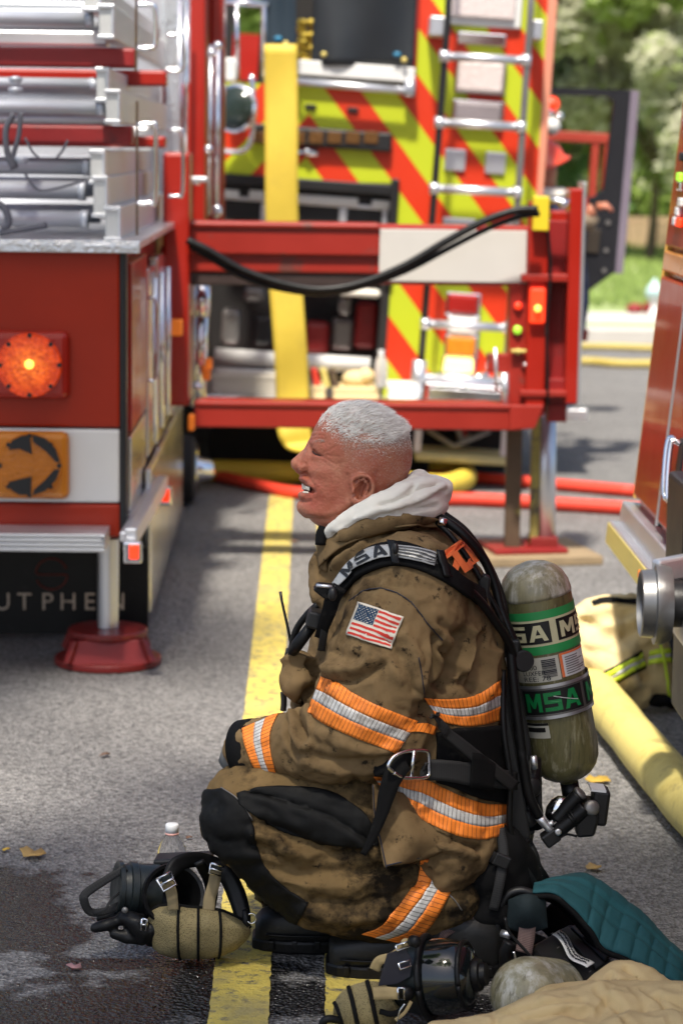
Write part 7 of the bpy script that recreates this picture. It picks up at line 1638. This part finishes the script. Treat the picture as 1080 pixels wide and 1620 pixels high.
mb = MB(); mb.tube(curve([Z_(850, 1412, 4.36), Z_(880, 1422, 4.33), Z_(915, 1455, 4.30), Z_(945, 1492, 4.27), Z_(962, 1510, 4.25)], 6), R_(11), 12); mb.build('pad_shade', m_blackcloth, PK, True)  # black tube added under the pad to stand for its shade
# cylinder end, hoop, cap pad, straps
shell('cylinder', P(826, 1572, 3.84), V(-.55, -.70, .30), [(-.10, .064), (-.04, .064), (-.01, .062), (.012, .056), (.028, .045), (.038, .030), (.043, .015), (.044, .001)], m_cyltop, PK, 48)
hoop = [(792, 1492), (785, 1468), (790, 1438), (803, 1416), (822, 1409), (842, 1414)]
mb = MB(); mb.tube(curve([Z_(a, b, 4.22) for a, b in hoop], 8), R_(7), 14); mb.build('frame_hoop', m_black, PK, True)
mb = MB(); mb.tube(curve([Z_(a, b, 4.08) for a, b in ((806, 1490), (798, 1512), (804, 1540), (822, 1562), (846, 1580))], 8), R_(10), 14); mb.build('air_hose', m_rubber, PK, True)
mb = MB(); mb.tube(curve([Z_(a, b, 4.05) for a, b in ((812, 1505), (818, 1530), (832, 1552), (850, 1570))], 8), R_(2.2), 8); mb.build('hose_wire', m_chrome, PK, True)
mb = MB(); mb.tube([Z_(793, 1476, 4.18), Z_(806, 1480, 4.17)], R_(6), 12); mb.build('fitting', m_alu, PK, True)
mb = MB(); mb.tube(curve([Z_(a, b, 4.12) for a, b in ((798, 1452), (806, 1476), (836, 1510), (860, 1540), (884, 1562))], 6), R_(5), 8, flat=.5); mb.build('frame_edge', m_black, PK, True)
def capg(u, v): return P(803 + 60 * u + 6 * v * (u - .5), 1424 + 44 * v - 10 * math.sin(math.pi * u) * (1 - v) + 8 * math.sin(math.pi * u) * v, 4.10 - .03 * math.sin(math.pi * u) * math.sin(math.pi * (.15 + .8 * v)))
mb = MB(); mb.grid(capg, 20, 14); mb.build('lumbar_pad', m_tealdark, PK, True, solid=.006)
def zr(name, pts, w_, M, th=.003):
    c = curve([Z_(*p) for p in pts], 8); N = len(c); S_ = [(c[min(i + 1, N - 1)] - c[max(i - 1, 0)]).normalized().cross(V(0, -1, .3)).normalized() for i in range(N)]
    mb = MB(); mb.grid(lambda u, v: c[int(round(u * (N - 1)))] + S_[int(round(u * (N - 1)))] * ((v - .5) * R_(w_)), N - 1, 3, uv=True); Lp = sum((c[i + 1] - c[i]).length for i in range(N - 1)); mb.uv = [tuple((u * Lp * 300, v) for u, v in g) for g in mb.uv]
    return mb.build(name, M, PK, True, solid=th)
zr('harness_strap', [(680, 1490, 4.20), (704, 1468, 4.20), (735, 1452, 4.21), (765, 1446, 4.22), (790, 1446, 4.23)], 27, m_pinkweb)
zr('harness_strap', [(834, 1462, 4.19), (832, 1482, 4.18), (828, 1506, 4.15)], 26, m_pinkweb)
zr('harness_strap', [(712, 1500, 4.24), (740, 1478, 4.24), (772, 1464, 4.24)], 14, m_blackcloth); zr('harness_strap', [(884, 1556, 4.08), (900, 1562, 4.06), (915, 1572, 4.04)], 12, m_pinkweb)
mb = MB()
for pts in ([(775, 1490, 4.30, .03), (790, 1450, 4.32, .035), (820, 1430, 4.34, .03)], [(800, 1500, 4.30, .04), (840, 1520, 4.26, .05), (880, 1560, 4.2, .04)], [(860, 1440, 4.38, .03), (900, 1480, 4.36, .03)]):
    a = curve([Z_(*p[:3]) for p in pts], 5); mb.tube(a, [float(x) for x in np.interp(np.linspace(0, 1, len(a)), np.linspace(0, 1, len(pts)), [p[3] for p in pts])], 12)
me = voxel(mb, .006, 3, .5); setco(me, coords(me) - np.array(rootloc(PK))); link('pack_body', me, m_blackcloth, PK)

# ================================================================== pale turnout clothes lying about
def heap(name, label, cat, lumps, M, folds, vox=.006, seed=1, amp=(.010, .005)):
    mb = MB()
    for pts in lumps:
        a = curve([P(*p[:3]) for p in pts], 6) if len(pts) > 1 else [P(*pts[0][:3])]
        if len(pts) == 1: mb.ball(a[0], pts[0][3]); continue
        rs = [float(x) for x in np.interp(np.linspace(0, 1, len(a)), np.linspace(0, 1, len(pts)), [p[3] for p in pts])]; mb.tube(a, rs, 16); mb.ball(a[0], rs[0]); mb.ball(a[-1], rs[-1])
    me = voxel(mb, vox, 5, .5); crease(me, folds); rumple(me, amp[0], 10, seed=seed, ridged=True); rumple(me, amp[1], 24, seed=seed + 3, ridged=True)
    co = coords(me); co[:, 2] = np.maximum(co[:, 2], .006); c = co.mean(0); loc = V(float(c[0]), float(c[1]), 0); setco(me, co - np.array(loc))
    o = link(name, me, M, None); o.location = loc; return tag(o, label, cat)
heap('turnout_coat', 'pale tan turnout coat crumpled in the lower right corner', 'coat',
     [[(700, 1664, 3.72, .048), (780, 1652, 3.72, .056), (860, 1634, 3.72, .068), (920, 1625, 3.73, .072), (1000, 1630, 3.74, .08), (1090, 1640, 3.74, .085)],
      [(950, 1600, 3.80, .045), (966, 1560, 3.82, .040), (982, 1545, 3.83, .032), (1010, 1562, 3.82, .038), (1050, 1592, 3.80, .045), (1100, 1612, 3.80, .05)],
      [(880, 1602, 3.78, .045), (930, 1595, 3.78, .042)], [(760, 1700, 3.66, .06), (900, 1690, 3.64, .08), (1050, 1690, 3.64, .09)]], m_tan,
     [([(945, 1560), (975, 1590), (1010, 1640)], -.012, 6), ([(965, 1535), (1000, 1565), (1030, 1600)], .006, 6), ([(1000, 1560), (1020, 1590), (1020, 1630)], -.008, 6), ([(780, 1600), (786, 1625)], -.006, 4), ([(860, 1580), (930, 1590), (1000, 1630)], .006, 7), ([(830, 1610), (900, 1600), (960, 1640)], -.010, 7), ([(965, 1540), (960, 1580), (940, 1615)], -.008, 4), ([(990, 1530), (1030, 1570), (1080, 1590)], -.008, 4), ([(790, 1605), (850, 1590), (920, 1580)], -.007, 4), ([(1040, 1575), (1060, 1610), (1070, 1640)], -.012, 5)], seed=4, vox=.005, amp=(.011, .0035))
yh2 = 6.25
HP = heap('turnout_trousers', 'cream turnout trousers with lime reflective stripe lying beside the yellow hose', 'trousers',
     [[(925, 985, yh2, .05), (955, 966, yh2, .042), (1000, 962, yh2, .036), (1035, 975, yh2, .04)], [(950, 1000, yh2, .07), (965, 1040, yh2 - .03, .085), (985, 1078, yh2 - .05, .070), (1010, 1096, yh2 - .05, .045)],
      [(1000, 1000, yh2, .06), (1030, 1050, yh2, .07), (1040, 1085, yh2 - .02, .045)], [(925, 1020, yh2, .06), (938, 1070, yh2, .07), (970, 1105, yh2 - .05, .030), (1000, 1116, yh2 - .07, .018)],
      [(1050, 1000, yh2 + .05, .06), (1085, 1040, yh2 + .05, .08), (1100, 1090, yh2 + .05, .05)]], m_tan2,
     [([(925, 985), (960, 1005), (1000, 1000), (1030, 985)], -.018, 9), ([(940, 1000), (975, 990), (1010, 978)], .010, 8), ([(930, 1030), (960, 1030), (990, 1010)], -.010, 9), ([(1010, 1040), (1020, 1070), (1015, 1100)], -.012, 8), ([(975, 1060), (1000, 1080), (1020, 1100)], .008, 8), ([(950, 1090), (980, 1100), (1005, 1112)], -.010, 6)], vox=.008, seed=7, amp=(.012, .006))
ht = bvh(HP)
for nm, up, lo, rows, mats, lf in (('stripe_edge', [(926, 1076), (975, 1052), (1014, 1028)], [(930, 1104), (975, 1081), (1022, 1056)], ((1, 0),), [m_blackcloth], .004), ('lime_stripe', [(926, 1080), (975, 1056), (1014, 1032)], [(930, 1100), (975, 1077), (1021, 1052)], ((.38, 0), (.24, 1), (.38, 0)), [m_lime, m_limesilver], .009),
                               ('lime_stripe', [(1026, 1030), (1050, 1026), (1080, 1026)], [(1024, 1052), (1050, 1048), (1080, 1048)], ((.38, 0), (.24, 1), (.38, 0)), [m_lime, m_limesilver], .006),
                               ('black_strap', [(1046, 985), (1056, 1030), (1066, 1085), (1068, 1112)], [(1058, 985), (1068, 1030), (1076, 1085), (1078, 1112)], ((1, 0),), [m_web], .012), ('lime_edge', [(1036, 1000), (1046, 1050), (1056, 1110)], [(1040, 1000), (1050, 1050), (1060, 1110)], ((1, 0),), [m_lime], .010), ('black_waistband', [(935, 952), (960, 946), (1005, 948)], [(938, 958), (962, 953), (1006, 957)], ((1, 0),), [m_blackcloth], .006), ('orange_lining', [(1008, 950), (1025, 956), (1036, 966)], [(1004, 956), (1020, 964), (1030, 974)], ((1, 0),), [m_yellow], .004)):
    q = onto_band(ht, curve2(up), curve2(lo), 24, 6, lf, rows, Y=yh2); q.build(nm, mats, HP, True, solid=.002)
mb = MB(); mb.ball(P(1042, 1108, yh2 - .06), (.035, .03, .018)); mb.ball(P(1066, 1112, yh2 - .05), (.03, .03, .015)); mb.build_at('work_glove', m_blackcloth, P(1045, 1114, yh2 - .06), 'crumpled black glove lying by the cream trousers', 'glove', None, True)

# ================================================================== fallen leaves and scraps
def leaf(px, py, wpx, M, label, seed, nm='fallen_leaf'):
    g = G(px, py, .004); rn = random.Random(seed); s = wpx * g.y / FPX / 2; mb = MB(); n = 10; a0 = rn.uniform(0, 3)
    out = [V(math.cos(2 * math.pi * k / n) * s * rn.uniform(.55, 1.1), math.sin(2 * math.pi * k / n) * s * 1.1 * rn.uniform(.5, 1.1), s * rn.uniform(.05, .5)) for k in range(n)]
    vs = [g + V(0, 0, .004)] + [g + p for p in out]; mb.add(vs, [(0, k + 1, (k + 1) % n + 1) for k in range(n)])
    return mb.build_at(nm, M, g, label, 'leaf' if nm == 'fallen_leaf' else 'scrap', None, True, solid=.0015)
m_lf1 = mat('dry_leaf', (.42, .27, .09), .7, var=.3, vs=60); m_lf2 = mat('yellow_leaf', (.50, .32, .05), .7, var=.3, vs=60); m_pk = mat('pink_scrap', (.38, .20, .20), .7); m_br = mat('brown_leaf', (.16, .08, .045), .7)
leaf(48, 1354, 52, m_lf1, 'curled tan leaf lying on the wet asphalt at the left edge', 1); leaf(945, 1238, 40, m_lf2, 'yellow leaf on the asphalt under the valve of the air cylinder', 2); leaf(938, 1374, 30, m_lf1, 'small dry leaf on the asphalt above the teal strap', 3)
leaf(120, 1533, 32, m_pk, 'flat pink scrap on the wet asphalt left of the mask', 4, 'paper_scrap'); leaf(166, 1196, 20, m_br, 'small brown leaf on the asphalt left of the yellow line', 5); leaf(466, 858, 14, m_br, 'tiny brown leaf between the two yellow lines', 6); leaf(300, 1326, 14, m_br, 'reddish leaf fragment behind the water bottle', 7); leaf(10, 1345, 14, m_lf2, 'yellow leaf fragment at the left edge of the picture', 8)

# ================================================================== helper reaching round the end of the chevron engine, far back
HPn = thing('person', 'second firefighter in a red helmet half hidden behind the outrigger post', 'person', (P(890, 300, 10.95).x, 10.95, 0))
hx0 = P(885, 300, 10.95)
sk = bpy.data.meshes.new('figure'); o_ = rootloc(HPn)
J = {'pel': (.10, .05, .80), 'chest': (.03, 0, 1.14), 'neck': (.0, -.03, 1.27), 'head': (-.01, -.05, 1.36), 'top': (-.01, -.05, 1.44), 'ls': (-.08, 0, 1.22), 'le': (-.10, -.1, 1.02), 'lh': (-.04, -.18, .95), 'rs': (.12, -.02, 1.22), 're': (.19, -.08, 1.13), 'rw': (.205, -.10, 1.19), 'rh': (.225, -.10, 1.20),
     'lk': (.02, -.08, .60), 'lf': (.05, .05, .36), 'lt': (.05, -.1, .33), 'rk': (.12, -.08, .60), 'rf': (.13, .05, .36), 'rt': (.13, -.1, .33)}
nm_ = list(J); ix = {k: i for i, k in enumerate(nm_)}
px0 = P(848, 255, 10.95).x - o_.x + .03
vs = [(J[k][0] + px0, J[k][1], J[k][2]) for k in nm_]
ed = [('pel', 'chest'), ('chest', 'neck'), ('neck', 'head'), ('head', 'top'), ('chest', 'ls'), ('ls', 'le'), ('le', 'lh'), ('chest', 'rs'), ('rs', 're'), ('re', 'rw'), ('rw', 'rh'), ('pel', 'lk'), ('lk', 'lf'), ('lf', 'lt'), ('pel', 'rk'), ('rk', 'rf'), ('rf', 'rt')]
sk.from_pydata(vs, [(ix[a], ix[b]) for a, b in ed], [])
fo = link('body', sk, None, HPn, False)
for q in (m_navy, m_skin): sk.materials.append(q)
md = fo.modifiers.new('skin', 'SKIN'); rr_ = {'pel': .15, 'chest': .16, 'neck': .055, 'head': .085, 'top': .07, 'ls': .08, 'le': .05, 'lh': .04, 'rs': .08, 're': .052, 'rw': .035, 'rh': .045, 'lk': .075, 'lf': .05, 'lt': .045, 'rk': .075, 'rf': .05, 'rt': .045}
for k, v in rr_.items(): d = sk.skin_vertices[0].data[ix[k]]; d.radius = (v, v * .85); d.use_root = (k == 'pel')
fo.modifiers.new('sub', 'SUBSURF').render_levels = 2
dg = bpy.context.evaluated_depsgraph_get(); m2 = bpy.data.meshes.new_from_object(fo.evaluated_get(dg)); fo.modifiers.clear(); fo.data = m2; m2.materials.clear()
for q in (m_navy, m_skin): m2.materials.append(q)
for p in m2.polygons:
    p.use_smooth = True; c = p.center; p.material_index = 1 if (c.z > 1.27 or (c.x - px0 > .17 and c.z > 1.12) or (c.z < 1.0 and c.z > .85 and c.y < -.14)) else 0
hc = V(px0 - .01, -.05, 1.40) + o_
mb = MB(); mb.lathe(hc, V(-.35, -.1, 1), [(-.02, .125), (-.012, .13), (0, .105), (.05, .095), (.085, .066), (.10, .03), (.102, .002)], 28); mb.build('helmet', m_helmet, HPn, True)
mb = MB(); mb.tube([V(px0 + .09 * math.cos(a), -.02 + .08 * math.sin(a), 1.26) + o_ for a in np.linspace(0, 6.283, 20)], .03, 10); mb.build('collar', m_hood, HPn, True)
mb = MB(); mb.tube([V(px0 + .18, -.08, 1.12) + o_, V(px0 + .203, -.10, 1.175) + o_], .05, 14); mb.build('sleeve_cuff', mat('tan_grey_sleeve', (.20, .15, .10), .8), HPn, True)
rad = P(924, 322, 10.7); mb = MB(); mb.box(rad, (.03, .03, .05)); mb.build('red_tool_handle', m_litred and m_red, HPn, bevel=.005)
for i in range(4):
    a = V(px0 + .235, -.11 - .012 * (i - 1.5), 1.215 - .004 * i) + o_; mb = MB(); mb.tube([a, a + V(.04, -.01, .005), a + V(.065, -.01, -.015)], [.011, .010, .008], 8); mb.build('finger', m_skin, HPn, True)

mb = MB(); c = V(px0 + .08, -.02, .285) + o_; mb.box(c, (.26, .34, .05)); mb.build('running_board', m_diamond, E, bevel=.006)
